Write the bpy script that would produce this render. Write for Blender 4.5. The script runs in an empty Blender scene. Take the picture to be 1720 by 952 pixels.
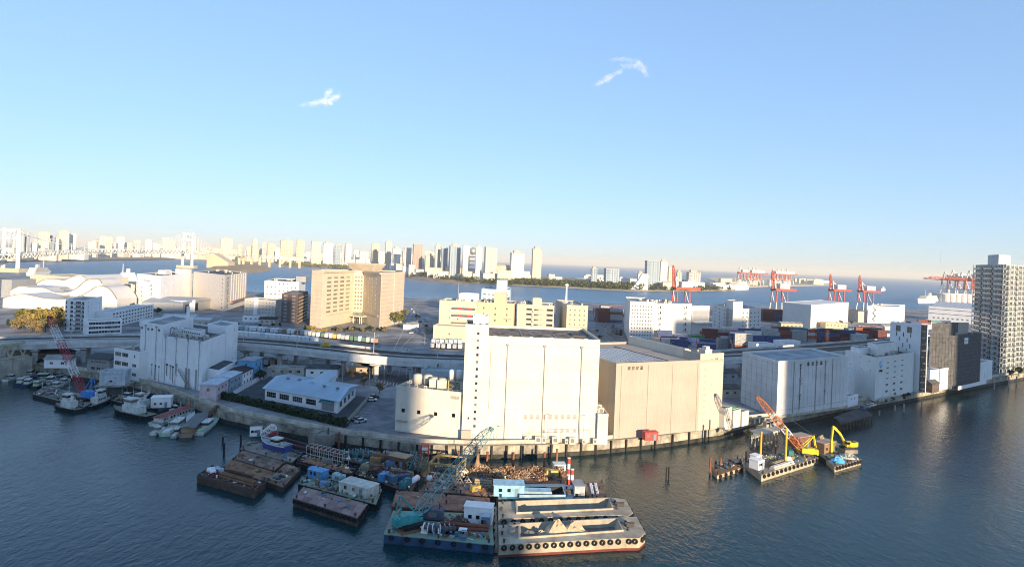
import bpy, math, random
from mathutils import Vector, Matrix
random.seed(7)
R = math.radians
# ------------------------------------------------------------------ camera, sky, sun, exposure
scene = bpy.context.scene
COL = scene.collection
CAM_H = 60.0          # the photographer stands on a high balcony
FOC = 1000.0          # focal length in pixels of the 1720 px wide frame
ROLL = math.atan(0.040)
PPX, PPY = 860.0, 438.6
cd = bpy.data.cameras.new('camera')
cd.sensor_width = 36.0
cd.lens = 36.0 * FOC / 1720.0
cd.shift_y = -(476.0 - PPY) / 1720.0
cd.clip_start = 0.5
cd.clip_end = 80000.0
cam = bpy.data.objects.new('camera', cd)
COL.objects.link(cam)
cam.location = (0, 0, CAM_H)
cr, sr = math.cos(ROLL), math.sin(ROLL)
# image right = (cr,0,sr) , image up = (-sr,0,cr): the horizon sinks to the right
cam.matrix_world = Matrix(((cr, -sr, 0, 0), (0, 0, -1, 0), (sr, cr, 0, CAM_H), (0, 0, 0, 1)))
scene.camera = cam

SUN_AZ = Vector((0.45, -0.893, 0)).normalized()      # horizontal direction towards the sun
SUN_EL = R(10.0)
world = bpy.data.worlds.new('World')
scene.world = world
world.use_nodes = True
wn, wl = world.node_tree.nodes, world.node_tree.links
sky = wn.new('ShaderNodeTexSky')
sky.sky_type = 'NISHITA'
sky.sun_disc = False
sky.sun_elevation = SUN_EL
sky.sun_rotation = math.atan2(SUN_AZ.x, SUN_AZ.y)
sky.altitude = 60
sky.air_density = 1.0
sky.dust_density = 0.2
sky.ozone_density = 3.0
bg = wn['Background']
bg.inputs['Strength'].default_value = 0.15
# the photograph's soft tone response to the sky: the whole dome, evenly
gm_ = wn.new('ShaderNodeGamma')
gm_.inputs['Gamma'].default_value = 0.46
wl.new(sky.outputs['Color'], gm_.inputs['Color'])
tn_ = wn.new('ShaderNodeMix')
tn_.data_type = 'RGBA'
tn_.blend_type = 'MULTIPLY'
tn_.inputs['Factor'].default_value = 1.0
tn_.inputs['B'].default_value = (.535, .685, .905, 1)
wl.new(gm_.outputs['Color'], tn_.inputs['A'])
wl.new(tn_.outputs['Result'], bg.inputs['Color'])
sd = bpy.data.lights.new('sun', 'SUN')
sd.energy = 2.5
sd.angle = R(0.55)
sd.color = (1.0, 0.77, 0.51)
sun = bpy.data.objects.new('sun', sd)
COL.objects.link(sun)
sv = Vector((SUN_AZ.x * math.cos(SUN_EL), SUN_AZ.y * math.cos(SUN_EL), math.sin(SUN_EL)))
sun.rotation_euler = sv.to_track_quat('Z', 'Y').to_euler()
sun.location = (200, -260, 160)
vs = scene.view_settings
vs.view_transform = 'Standard'
vs.look = 'None'
vs.gamma = 1.0
vs.exposure = 2.06
scene.cycles.filter_width = 1.05
scene.cycles.max_bounces = 6
scene.cycles.diffuse_bounces = 3
scene.cycles.glossy_bounces = 3
scene.cycles.volume_bounces = 0
scene.cycles.transparent_max_bounces = 40
scene.cycles.caustics_reflective = False
scene.cycles.caustics_refractive = False

# ------------------------------------------------------------------ picture <-> place
def ray(px, py):
    dx, dy = px - PPX, PPY - py
    return Vector((dx * cr - dy * sr, FOC, dx * sr + dy * cr))
def G(px, py, z=0.0):
    """the place at height z that is seen at that spot"""
    d = ray(px, py)
    t = (z - CAM_H) / d.z
    return Vector((d.x * t, d.y * t, z))
def AT(px, py, Y):
    d = ray(px, py)
    t = Y / d.y
    return Vector((d.x * t, Y, CAM_H + d.z * t))
def PX(p):
    a, b = p[0] * FOC / p[1], (p[2] - CAM_H) * FOC / p[1]
    return PPX + a * cr + b * sr, PPY - (-a * sr + b * cr)
def HT(p, py):
    """height of the point above p that is seen at picture row py"""
    a = p[0] * FOC / p[1]
    dy = PPY - py
    dx = (a + dy * sr) / cr
    return CAM_H + (dx * sr + dy * cr) * p[1] / FOC

# ------------------------------------------------------------------ materials
MATS = {}
def lin(c):
    return tuple((v / 12.92 if v <= .04045 else ((v + .055) / 1.055) ** 2.4) for v in c)
def M(name, col=(.5, .5, .5), rough=.7, var=.12, scale=.6, metal=0., streak=0., bump=0., col2=None, mix=.5, spec=.35, detail=5, world=False):
    if name in MATS:
        return MATS[name]
    if any(k in name for k in ('crane', 'boom', 'boat_', 'deckhouse', 'cabin', 'engine', 'booth', 'container', 'frame_', 'winch', 'pump', 'excavator', 'port_')):
        streak, var = max(streak, .45), max(var, .2)
    m = bpy.data.materials.new(name)
    m.use_nodes = True
    n, l = m.node_tree.nodes, m.node_tree.links
    b = n['Principled BSDF']
    b.inputs['Roughness'].default_value = rough
    b.inputs['Metallic'].default_value = metal
    b.inputs['Specular IOR Level'].default_value = spec
    tc = n.new('ShaderNodeTexCoord')
    src = tc.outputs['Object']
    if world:
        gm = n.new('ShaderNodeNewGeometry')
        src = gm.outputs['Position']
    nz = n.new('ShaderNodeTexNoise')
    nz.inputs['Scale'].default_value = scale
    nz.inputs['Detail'].default_value = detail
    nz.inputs['Roughness'].default_value = .62
    l.new(src, nz.inputs['Vector'])
    mx = n.new('ShaderNodeMix')
    mx.data_type = 'RGBA'
    c2 = col2 or tuple(v * (1 - 2.2 * var) for v in col)
    c1 = tuple(min(1., v * (1 + .5 * var)) for v in col) if col2 is None else col
    mx.inputs['A'].default_value = (*c1, 1)
    mx.inputs['B'].default_value = (*c2, 1)
    rp = n.new('ShaderNodeMapRange')
    rp.inputs['From Min'].default_value = .5 - .3 * (1 - mix) - .02
    rp.inputs['From Max'].default_value = .5 + .35 * (1 - mix) + .02
    l.new(nz.outputs['Fac'], rp.inputs['Value'])
    l.new(rp.outputs['Result'], mx.inputs['Factor'])
    out = mx.outputs['Result']
    if streak:
        mp = n.new('ShaderNodeMapping')
        mp.inputs['Scale'].default_value = (1.1, 1.1, .06)
        l.new(src, mp.inputs['Vector'])
        n2 = n.new('ShaderNodeTexNoise')
        n2.inputs['Scale'].default_value = 1.0
        n2.inputs['Detail'].default_value = 6
        l.new(mp.outputs['Vector'], n2.inputs['Vector'])
        r2 = n.new('ShaderNodeMapRange')
        r2.inputs['From Min'].default_value = .48
        r2.inputs['From Max'].default_value = .78
        r2.inputs['To Max'].default_value = streak
        l.new(n2.outputs['Fac'], r2.inputs['Value'])
        m2 = n.new('ShaderNodeMix')
        m2.data_type = 'RGBA'
        m2.inputs['B'].default_value = (*[v * .42 for v in col], 1)
        l.new(r2.outputs['Result'], m2.inputs['Factor'])
        l.new(out, m2.inputs['A'])
        out = m2.outputs['Result']
    l.new(out, b.inputs['Base Color'])
    if bump:
        n3 = n.new('ShaderNodeTexNoise')
        n3.inputs['Scale'].default_value = scale * 6
        n3.inputs['Detail'].default_value = 4
        l.new(src, n3.inputs['Vector'])
        bp = n.new('ShaderNodeBump')
        bp.inputs['Strength'].default_value = bump
        bp.inputs['Distance'].default_value = .1
        l.new(n3.outputs['Fac'], bp.inputs['Height'])
        l.new(bp.outputs['Normal'], b.inputs['Normal'])
    MATS[name] = m
    return m
def glassM(name, col=(.03, .045, .06), rough=.08, var=.5, scale=.12):
    if name in MATS: return MATS[name]
    m = M(name, col, rough, var, scale, spec=.6)
    n, l = m.node_tree.nodes, m.node_tree.links
    # behind every pane its own blind or dark room
    oi, mr, mx = n.new('ShaderNodeObjectInfo'), n.new('ShaderNodeMapRange'), n.new('ShaderNodeMix')
    mr.inputs['From Min'].default_value, mr.inputs['From Max'].default_value, mr.inputs['To Max'].default_value = .55, 1., .32
    l.new(oi.outputs['Random'], mr.inputs['Value'])
    mx.data_type = 'RGBA'
    mx.inputs['B'].default_value = (.55, .53, .48, 1)
    b = n['Principled BSDF']
    l.new(b.inputs['Base Color'].links[0].from_socket, mx.inputs['A'])
    l.new(mr.outputs['Result'], mx.inputs['Factor'])
    l.new(mx.outputs['Result'], b.inputs['Base Color'])
    return m

# ------------------------------------------------------------------ mesh builder
class MB:
    def __init__(s):
        s.v, s.f, s.m = [], [], []
        s.cur = 0
    def add(s, vs, fs):
        o = len(s.v)
        s.v += [tuple(p) for p in vs]
        for f in fs:
            s.f.append(tuple(i + o for i in f))
            s.m.append(s.cur)
        return s
    def quad(s, a, b, c, d):
        return s.add([a, b, c, d], [(0, 1, 2, 3)])
    def box(s, x0, x1, y0, y1, z0, z1):
        return s.add([(x0, y0, z0), (x1, y0, z0), (x1, y1, z0), (x0, y1, z0), (x0, y0, z1), (x1, y0, z1), (x1, y1, z1), (x0, y1, z1)],
                     [(0, 3, 2, 1), (4, 5, 6, 7), (0, 1, 5, 4), (1, 2, 6, 5), (2, 3, 7, 6), (3, 0, 4, 7)])
    def prism(s, poly, z0, z1, bottom=True, top=True):
        """poly counter-clockwise; z1 may be a list"""
        n = len(poly)
        zt = z1 if isinstance(z1, (list, tuple)) else [z1] * n
        vs = [(p[0], p[1], z0) for p in poly] + [(p[0], p[1], zt[i]) for i, p in enumerate(poly)]
        fs = [(i, (i + 1) % n, n + (i + 1) % n, n + i) for i in range(n)]
        if top: fs.append(tuple(range(n, 2 * n)))
        if bottom: fs.append(tuple(range(n - 1, -1, -1)))
        return s.add(vs, fs)
    def extr(s, prof, x0, x1):
        """profile of (y,z) pulled along x"""
        n = len(prof)
        vs = [(x0, p[0], p[1]) for p in prof] + [(x1, p[0], p[1]) for p in prof]
        fs = [(i, (i + 1) % n, n + (i + 1) % n, n + i) for i in range(n)]
        fs += [tuple(range(n - 1, -1, -1)), tuple(range(n, 2 * n))]
        return s.add(vs, fs)
    def bar(s, p, q, w, h=None):
        p, q = Vector(p), Vector(q)
        d = q - p
        if d.length < 1e-6: return s
        h = h or w
        d.normalize()
        up = Vector((0, 0, 1)) if abs(d.z) < .95 else Vector((0, 1, 0))
        a = d.cross(up).normalized() * (w / 2)
        b = a.normalized().cross(d).normalized() * (h / 2)
        vs = [p - a - b, p + a - b, p + a + b, p - a + b, q - a - b, q + a - b, q + a + b, q - a + b]
        return s.add(vs, [(0, 1, 2, 3), (7, 6, 5, 4), (0, 4, 5, 1), (1, 5, 6, 2), (2, 6, 7, 3), (3, 7, 4, 0)])
    def tube(s, p, q, r0, r1=None, n=8, cap=True):
        p, q = Vector(p), Vector(q)
        r1 = r0 if r1 is None else r1
        d = (q - p).normalized()
        up = Vector((0, 0, 1)) if abs(d.z) < .95 else Vector((0, 1, 0))
        a = d.cross(up).normalized()
        b = a.cross(d).normalized()
        vs = []
        for c, r in ((p, r0), (q, r1)):
            for i in range(n):
                t = 2 * math.pi * i / n
                vs.append(c + a * (r * math.cos(t)) + b * (r * math.sin(t)))
        fs = [(i, n + i, n + (i + 1) % n, (i + 1) % n) for i in range(n)]
        if cap: fs += [tuple(range(n)), tuple(range(2 * n - 1, n - 1, -1))]
        return s.add(vs, fs)
    def path(s, pts, r, n=6):
        for i in range(len(pts) - 1):
            s.tube(pts[i], pts[i + 1], r, r, n)
        return s
    def ring(s, c, axis, R_, r, n=12, k=6):
        c, d = Vector(c), Vector(axis).normalized()
        up = Vector((0, 0, 1)) if abs(d.z) < .95 else Vector((0, 1, 0))
        a = d.cross(up).normalized()
        b = a.cross(d).normalized()
        vs, fs = [], []
        for i in range(n):
            t = 2 * math.pi * i / n
            e = a * math.cos(t) + b * math.sin(t)
            for j in range(k):
                u = 2 * math.pi * j / k
                vs.append(c + e * (R_ + r * math.cos(u)) + d * (r * math.sin(u)))
        for i in range(n):
            for j in range(k):
                fs.append((i * k + j, ((i + 1) % n) * k + j, ((i + 1) % n) * k + (j + 1) % k, i * k + (j + 1) % k))
        return s.add(vs, fs)
    def lathe(s, prof, c=(0, 0, 0), n=12):
        """profile of (r,z) turned about the vertical through c"""
        vs, fs = [], []
        for r, z in prof:
            for i in range(n):
                t = 2 * math.pi * i / n
                vs.append((c[0] + r * math.cos(t), c[1] + r * math.sin(t), c[2] + z))
        for j in range(len(prof) - 1):
            for i in range(n):
                fs.append((j * n + i, j * n + (i + 1) % n, (j + 1) * n + (i + 1) % n, (j + 1) * n + i))
        fs.append(tuple(range(n - 1, -1, -1)))
        fs.append(tuple(range((len(prof) - 1) * n, len(prof) * n)))
        return s.add(vs, fs)
    def mesh(s, name, mats, smooth=False):
        me = bpy.data.meshes.new(name)
        me.from_pydata(s.v, [], s.f)
        for m in (mats if isinstance(mats, (list, tuple)) else [mats]):
            me.materials.append(m)
        if any(s.m): me.polygons.foreach_set('material_index', s.m)
        if smooth: me.polygons.foreach_set('use_smooth', [True] * len(s.f))
        me.update()
        return me
    def build(s, name, mats, parent=None, smooth=False, loc=None, rz=0):
        return put(name, s.mesh(name, mats, smooth), parent, loc, rz)
def put(name, me, parent=None, loc=None, rz=0):
    o = bpy.data.objects.new(name, me)
    COL.objects.link(o)
    if parent: o.parent = parent
    if loc is not None: o.location = loc
    if rz: o.rotation_euler = (0, 0, rz)
    return o
def tag(o, label=None, cat=None, group=None, kind=None):
    if label: o['label'] = label
    if cat: o['category'] = cat
    if group: o['group'] = group
    if kind: o['kind'] = kind
    return o
def thing(name, label, cat, loc=(0, 0, 0), rz=0, group=None):
    return tag(put(name, None, None, loc, rz), label, cat, group)
def structure(o, label=None):
    return tag(o, label, None, None, 'structure')
def nth(i):
    return 'first second third fourth fifth sixth seventh eighth ninth tenth'.split()[i] if i < 10 else '%d%s' % (i + 1, {1: 'st', 2: 'nd', 3: 'rd'}.get((i + 1) % 10, 'th') if (i + 1) % 100 not in (11, 12, 13) else 'th')
def clone(root, loc, rz=0, label=None, group=None, scale=None):
    def rec(o, par):
        c = o.copy()
        COL.objects.link(c)
        if par: c.parent = par
        for k in o.children: rec(k, c)
        return c
    r = rec(root, None)
    r.location = loc
    r.rotation_euler = (0, 0, rz)
    if scale: r.scale = (scale,) * 3 if not isinstance(scale, tuple) else scale
    if label: r['label'] = label
    if group: r['group'] = group
    return r
def text_mesh(body, size, depth=.04, bold=0.0):
    c = bpy.data.curves.new('lettering', 'FONT')
    c.body = body
    c.size = size
    c.extrude = depth
    c.offset = bold
    c.align_x, c.align_y = 'CENTER', 'CENTER'
    c.resolution_u = 3
    o = bpy.data.objects.new('lettering', c)
    COL.objects.link(o)
    dg = bpy.context.evaluated_depsgraph_get()
    me = bpy.data.meshes.new_from_object(o.evaluated_get(dg))
    bpy.data.objects.remove(o)
    # stand it up: text plane xy -> xz, facing -y
    me.transform(Matrix.Rotation(R(90), 4, 'X'))
    return me
# ------------------------------------------------------------------ buildings
WIN = {}
def win_mesh(w, h, glass, frame, nx=2, nz=1, fw=.07):
    k = (round(w, 2), round(h, 2), glass.name, frame.name, nx, nz)
    if k in WIN: return WIN[k]
    b = MB()
    b.box(-w / 2, w / 2, -.02, .04, -h / 2, h / 2)
    b.cur = 1
    for s_ in (-1, 1):
        b.box(s_ * w / 2 - (fw if s_ > 0 else 0), s_ * w / 2 + (fw if s_ < 0 else 0), -.08, -.021, -h / 2, h / 2)
        b.box(-w / 2 + fw, w / 2 - fw, -.08, -.021, s_ * h / 2 - (fw if s_ > 0 else 0), s_ * h / 2 + (fw if s_ < 0 else 0))
    for i in range(1, nx):
        x = -w / 2 + w * i / nx
        b.box(x - fw / 2, x + fw / 2, -.07, -.021, -h / 2 + fw, h / 2 - fw)
    for i in range(1, nz):
        z = -h / 2 + h * i / nz
        b.box(-w / 2 + fw, w / 2 - fw, -.065, -.021, z - fw / 2, z + fw / 2)
    WIN[k] = b.mesh('window', [glass, frame])
    return WIN[k]
FI = {'F': 0, 'R': 1, 'K': 2, 'L': 3}
def offset_poly(poly, e):
    """convex counter-clockwise polygon moved outwards by e"""
    n, out = len(poly), []
    for i in range(n):
        p, a, c = Vector(poly[i]), Vector(poly[i - 1]), Vector(poly[(i + 1) % n])
        d1, d2 = (p - a).normalized(), (c - p).normalized()
        n1, n2 = Vector((d1.y, -d1.x)), Vector((d2.y, -d2.x))
        m = (n1 + n2)
        m = m / max(.25, m.dot(n1))
        out.append(p + m * e)
    return out
class Bld:
    """a block on a four-cornered plot P0 front left, P1 front right, P2 back right, P3 back left; H tall above the ground"""
    def __init__(s, name, label, cat, pts, H, wall, roof=None, group=None, parapet=.8, coping=None, root=None, z=0.):
        A = Vector(pts[0])
        d = Vector(pts[1]) - A
        rz = math.atan2(d.y, d.x)
        if root is None:
            s.root = thing(name, label, cat, A, rz, group)
        else: s.root = root
        inv = Matrix.Rotation(-rz, 2)
        s.q = [inv @ (Vector(p).xy - A.xy) for p in pts]
        s.rz, s.A, s.H, s.z = rz, A, H, z
        s.wall, s.roofm, s.par, s.cop = wall, roof or M('roof_grey', (.30, .30, .30), .85, .25, .25), parapet, coping or wall
        s.ops = {k: [] for k in range(len(s.q))}
        s.W = s.flen('F')
        s.D = s.flen('R')
    def edge(s, face):
        i = FI.get(face, face)
        return s.q[i], s.q[(i + 1) % len(s.q)]
    def flen(s, face):
        a, b = s.edge(face)
        return (b - a).length
    def fp(s, face, u, z, out=0.):
        a, b = s.edge(face)
        d = (b - a).normalized()
        p = a + d * u + Vector((d.y, -d.x)) * out
        return Vector((p.x, p.y, z + s.z))
    def rot(s, face):
        a, b = s.edge(face)
        return math.atan2(b.y - a.y, b.x - a.x)
    def world(s, x, y, z=0):
        """a spot in the block's own axes as a place"""
        v = Matrix.Rotation(s.rz, 2) @ Vector((x, y))
        return Vector((s.A.x + v.x, s.A.y + v.y, s.A.z + z))
    def uv(s, face, px, py=None, z=None):
        """u along the face (and z) of the picture spot px, py as seen on that face"""
        a, b = s.edge(face)
        A3, B3 = s.world(a.x, a.y), s.world(b.x, b.y)
        d = ray(px, py)
        e = (B3 - A3).normalized()
        nrm = Vector((e.y, -e.x, 0))
        o = Vector((0, 0, CAM_H))
        t = (A3 - o).dot(nrm) / d.dot(nrm)
        p = o + d * t
        return (p - A3).xy.dot(e.xy), p.z - s.A.z - s.z
    def win(s, face, u, z, w, h, glass=None, frame=None, nx=2, nz=1, rec=.18, name='window'):
        L = s.flen(face)
        if u - w / 2 < .1 or u + w / 2 > L - .1 or z + h / 2 > s.H - .1 or z - h / 2 < .02: return
        glass = glass or glassM('window_glass')
        frame = frame or M('window_frame', (.45, .46, .47), .5)
        s.ops[FI.get(face, face)].append((u - w / 2, u + w / 2, z - h / 2, z + h / 2))
        return put(name, win_mesh(w, h, glass, frame, nx, nz), s.root, s.fp(face, u, z, -rec), s.rot(face))
    def grid(s, face, us, zs, w, h, **k):
        for z in zs:
            for u in us: s.win(face, u, z, w, h, **k)
    def rows(s, face, n, zs, w, h, m0=1.5, m1=None, **k):
        L = s.flen(face)
        m1 = m0 if m1 is None else m1
        s.grid(face, [m0 + (L - m0 - m1) * (i + .5) / n for i in range(n)], zs, w, h, **k)
    def on(s, face, name, mb, mat, u=0, z=0, out=0, parent=None, smooth=False):
        """a part modelled with x along the face, -y outwards, z up"""
        return mb.build(name, mat, parent or s.root, smooth, s.fp(face, u, z, out), s.rot(face))
    def text(s, face, body, size, u, z, mat, out=.06, bold=.0, kern=1.0, name='letter'):
        n = len(body)
        for i, ch in enumerate(body):
            if ch == ' ': continue
            k = ('t', ch, size, bold, mat.name)
            if k not in WIN:
                WIN[k] = text_mesh(ch, size, .05, bold)
                WIN[k].materials.clear()
                WIN[k].materials.append(mat)
            put(name, WIN[k], s.root, s.fp(face, u + (i - (n - 1) / 2) * size * kern, z, out), s.rot(face))
    def finish(s, rec=.18, roof=True, faces=None):
        b = MB()
        n = len(s.q)
        for face in (range(n) if faces is None else faces):
            L = s.flen(face)
            ops = s.ops[face]
            P = lambda u, z, o=0.: s.fp(face, u, z, o)
            if not ops:
                b.quad(P(0, 0), P(L, 0), P(L, s.H), P(0, s.H))
                continue
            zsl = sorted({0., s.H} | {round(o[2], 4) for o in ops} | {round(o[3], 4) for o in ops})
            for z0, z1 in zip(zsl, zsl[1:]):
                if z1 - z0 < 1e-4: continue
                zc = (z0 + z1) / 2
                row = sorted((o[0], o[1]) for o in ops if o[2] < zc < o[3])
                x = 0.
                for (a, c) in row:
                    if a > x + 1e-4: b.quad(P(x, z0), P(a, z0), P(a, z1), P(x, z1))
                    x = max(x, c)
                if x < L - 1e-4: b.quad(P(x, z0), P(L, z0), P(L, z1), P(x, z1))
            for (a, c, z0, z1) in ops:
                b.quad(P(a, z0), P(c, z0), P(c, z0, -rec), P(a, z0, -rec))
                b.quad(P(a, z1, -rec), P(c, z1, -rec), P(c, z1), P(a, z1))
                b.quad(P(a, z0, -rec), P(a, z1, -rec), P(a, z1), P(a, z0))
                b.quad(P(c, z0), P(c, z1), P(c, z1, -rec), P(c, z0, -rec))
        b.build('wall', s.wall, s.root)
        if roof:
            H, p = s.H + s.z, s.par
            r = offset_poly(s.q, -.02)
            MB().add([(v.x, v.y, H - p) for v in r], [tuple(range(n))]).build('roof', s.roofm, s.root)
            o, i = offset_poly(s.q, .04), offset_poly(s.q, -.35)
            vs = [(v.x, v.y, H + .06) for v in o] + [(v.x, v.y, H + .06) for v in i] + [(v.x, v.y, H - p + .01) for v in o] + [(v.x, v.y, H - p + .01) for v in i]
            fs = []
            for k in range(n):
                j = (k + 1) % n
                fs += [(k, j, n + j, n + k), (2 * n + k, 2 * n + j, j, k), (n + k, n + j, 3 * n + j, 3 * n + k), (2 * n + j, 2 * n + k, 3 * n + k, 3 * n + j)]
            MB().add(vs, fs).build('parapet', s.cop, s.root)
        return s
def foot(A, B, C=None, D=None, z0=4., depth=None, zc=None, zd=None):
    """plot from picture spots: A front left, B front right, C back right or D back left (at height zc/zd when only its top shows)"""
    A, B = G(*A, z0), G(*B, z0)
    if C is not None:
        C = G(*C, z0 if zc is None else zc)
        C.z = z0
        D = A + C - B
    elif D is not None:
        D = G(*D, z0 if zd is None else zd)
        D.z = z0
        C = B + D - A
    else:
        d = (B - A).normalized()
        n = Vector((-d.y, d.x, 0)) * depth
        C, D = B + n, A + n
    return [A, B, C, D]
def rect(p, w, d, rz=0., z0=4.):
    """plot of w by d with its front middle at p"""
    c, s_ = math.cos(rz), math.sin(rz)
    return [Vector((p[0] + c * x - s_ * y, p[1] + s_ * x + c * y, z0)) for x, y in ((-w / 2, 0), (w / 2, 0), (w / 2, d), (-w / 2, d))]
def sub(b, x0, x1, y0, y1, H, wall, z=0., **k):
    """a second volume of the same building in its own axes"""
    c = Bld('x', None, None, [b.world(x, y) for x, y in ((x0, y0), (x1, y0), (x1, y1), (x0, y1))], H, wall, root=b.root, **k)
    c.q = [Vector((x0, y0)), Vector((x1, y0)), Vector((x1, y1)), Vector((x0, y1))]
    c.rz, c.A, c.z = b.rz, b.A, z
    return c

def subf(b, x0, x1, y0, y1, H, wall, z=0., **k):
    """a second volume given in fractions of the block's plot"""
    c = Bld('x', None, None, [b.world(0, 0), b.world(1, 0), b.world(1, 1), b.world(0, 1)], H, wall, root=b.root, **k)
    q = b.q
    c.q = [q[0] + (q[1] - q[0]) * x + (q[3] - q[0]) * y for x, y in ((x0, y0), (x1, y0), (x1, y1), (x0, y1))]
    c.rz, c.A, c.z, c.W = b.rz, b.A, z, c.flen('F')
    c.D = c.flen('R')
    return c
def qf(b, fx, fy, z=0.):
    q = b.q
    v = q[0] + (q[1] - q[0]) * fx + (q[3] - q[0]) * fy
    return Vector((v.x, v.y, z))
def gable(parent, pts, z0, z1, mat, over=.5, name='roof', along=True):
    """pitched roof over four local corners; ridge parallel to the front when along"""
    q = offset_poly([Vector((p[0], p[1])) for p in pts], over)
    if not along: q = q[1:] + q[:1]
    m0, m1 = (q[0] + q[3]) / 2, (q[1] + q[2]) / 2
    e = lambda v, z: (v.x, v.y, z)
    t = .18
    m = MB()
    m.add([e(q[0], z0), e(q[1], z0), e(q[2], z0), e(q[3], z0), e(m0, z1), e(m1, z1)], [(0, 1, 5, 4), (2, 3, 4, 5), (1, 2, 5), (3, 0, 4)])
    m.add([e(v, z0 - t) for v in q] + [e(v, z0) for v in q], [(3, 2, 1, 0), (0, 1, 5, 4), (1, 2, 6, 5), (2, 3, 7, 6), (3, 0, 4, 7)])
    return m.build(name, mat, parent)
# ------------------------------------------------------------------ water, land, quays
def water_mat():
    m = bpy.data.materials.new('harbour_water')
    m.use_nodes = True
    n, l = m.node_tree.nodes, m.node_tree.links
    b = n['Principled BSDF']
    b.inputs['Base Color'].default_value = (.010, .044, .062, 1)
    b.inputs['Roughness'].default_value = .05
    # basin dark, bay bluer: its base colour also carries reflected high sky
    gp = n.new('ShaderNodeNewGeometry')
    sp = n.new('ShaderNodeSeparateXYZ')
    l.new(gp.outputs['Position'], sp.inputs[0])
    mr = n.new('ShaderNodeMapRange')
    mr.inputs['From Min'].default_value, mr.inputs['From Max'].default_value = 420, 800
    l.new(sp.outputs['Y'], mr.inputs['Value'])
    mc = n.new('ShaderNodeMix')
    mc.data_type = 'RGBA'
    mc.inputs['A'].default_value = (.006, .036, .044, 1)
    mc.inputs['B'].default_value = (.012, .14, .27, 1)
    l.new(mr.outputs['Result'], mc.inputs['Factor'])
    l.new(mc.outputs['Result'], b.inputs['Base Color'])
    rr = n.new('ShaderNodeMapRange')
    rr.inputs['From Min'].default_value, rr.inputs['From Max'].default_value = 420, 1100
    rr.inputs['To Min'].default_value, rr.inputs['To Max'].default_value = .05, .34
    l.new(sp.outputs['Y'], rr.inputs['Value'])
    l.new(rr.outputs['Result'], b.inputs['Roughness'])
    b.inputs['IOR'].default_value = 1.333
    b.inputs['Specular IOR Level'].default_value = .5
    g = n.new('ShaderNodeNewGeometry')
    mp = n.new('ShaderNodeMapping')
    mp.inputs['Rotation'].default_value = (0, 0, R(25))
    mp.inputs['Scale'].default_value = (1, .55, 1)
    l.new(g.outputs['Position'], mp.inputs['Vector'])
    h = None
    for sc_, w in ((.42, .36), (1.2, .22), (3.0, .09)):
        t = n.new('ShaderNodeTexNoise')
        t.inputs['Scale'].default_value = sc_
        t.inputs['Detail'].default_value = 3
        t.inputs['Distortion'].default_value = .4
        l.new(mp.outputs['Vector'], t.inputs['Vector'])
        k = n.new('ShaderNodeMath')
        k.operation = 'MULTIPLY'
        k.inputs[1].default_value = w
        l.new(t.outputs['Fac'], k.inputs[0])
        if h is None: h = k
        else:
            a = n.new('ShaderNodeMath')
            a.operation = 'ADD'
            l.new(h.outputs[0], a.inputs[0])
            l.new(k.outputs[0], a.inputs[1])
            h = a
    # calmer and livelier patches
    t = n.new('ShaderNodeTexNoise')
    t.inputs['Scale'].default_value = .012
    t.inputs['Detail'].default_value = 3
    l.new(g.outputs['Position'], t.inputs['Vector'])
    r = n.new('ShaderNodeMapRange')
    r.inputs['From Min'].default_value = .3
    r.inputs['From Max'].default_value = .7
    r.inputs['To Min'].default_value = .55
    r.inputs['To Max'].default_value = 1.1
    l.new(t.outputs['Fac'], r.inputs['Value'])
    # the open bay beyond the quays is choppier than the sheltered basin
    sx = n.new('ShaderNodeSeparateXYZ')
    l.new(g.outputs['Position'], sx.inputs[0])
    rb = n.new('ShaderNodeMapRange')
    rb.inputs['From Min'].default_value = 420
    rb.inputs['From Max'].default_value = 900
    rb.inputs['To Min'].default_value = .75
    rb.inputs['To Max'].default_value = 5
    l.new(sx.outputs['Y'], rb.inputs['Value'])
    mu = n.new('ShaderNodeMath')
    mu.operation = 'MULTIPLY'
    l.new(r.outputs['Result'], mu.inputs[0])
    l.new(rb.outputs['Result'], mu.inputs[1])
    bp = n.new('ShaderNodeBump')
    l.new(mu.outputs[0], bp.inputs['Distance'])
    bp.inputs['Strength'].default_value = 1.0
    l.new(h.outputs[0], bp.inputs['Height'])
    l.new(bp.outputs['Normal'], b.inputs['Normal'])
    return m
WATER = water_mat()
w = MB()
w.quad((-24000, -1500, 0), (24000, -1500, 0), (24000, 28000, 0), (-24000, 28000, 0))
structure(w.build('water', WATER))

QW = [(-160, 640), (-40, 632), (30, 624), (110, 634), (200, 649), (262, 668), (330, 694), (380, 712), (470, 731), (580, 752), (700, 768), (800, 771), (900, 769),
      (1000, 763), (1100, 753), (1210, 737), (1258, 722), (1330, 714), (1420, 694), (1480, 684), (1600, 660), (1720, 637), (1850, 612), (2100, 575)]
SH = [(2100, 540), (1850, 532), (1720, 527), (1640, 525), (1300, 518), (1000, 514), (700, 506), (420, 495), (230, 478), (190, 474), (0, 466), (-200, 458)]
Q = [G(x, y, 0) for x, y in QW]
S_ = [G(x, y, 0) for x, y in SH]
LZ = 4.0
asphalt = M('asphalt', (.30, .302, .305), .9, .35, .05, bump=.2, world=True, detail=8)
conc = M('concrete', (.54, .50, .42), .85, .22, .25, streak=.5, bump=.15)
concd = M('concrete_old', (.42, .385, .31), .9, .35, .3, streak=.7, bump=.2)
dark_wet = M('weedy_concrete', (.05, .05, .042), .8, .4, .4, bump=.2)
land = MB()
poly = Q + S_
n_ = len(poly)
land.add([(p.x, p.y, LZ) for p in poly], [tuple(range(n_))])
ground = structure(land.build('ground', asphalt))
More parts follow.
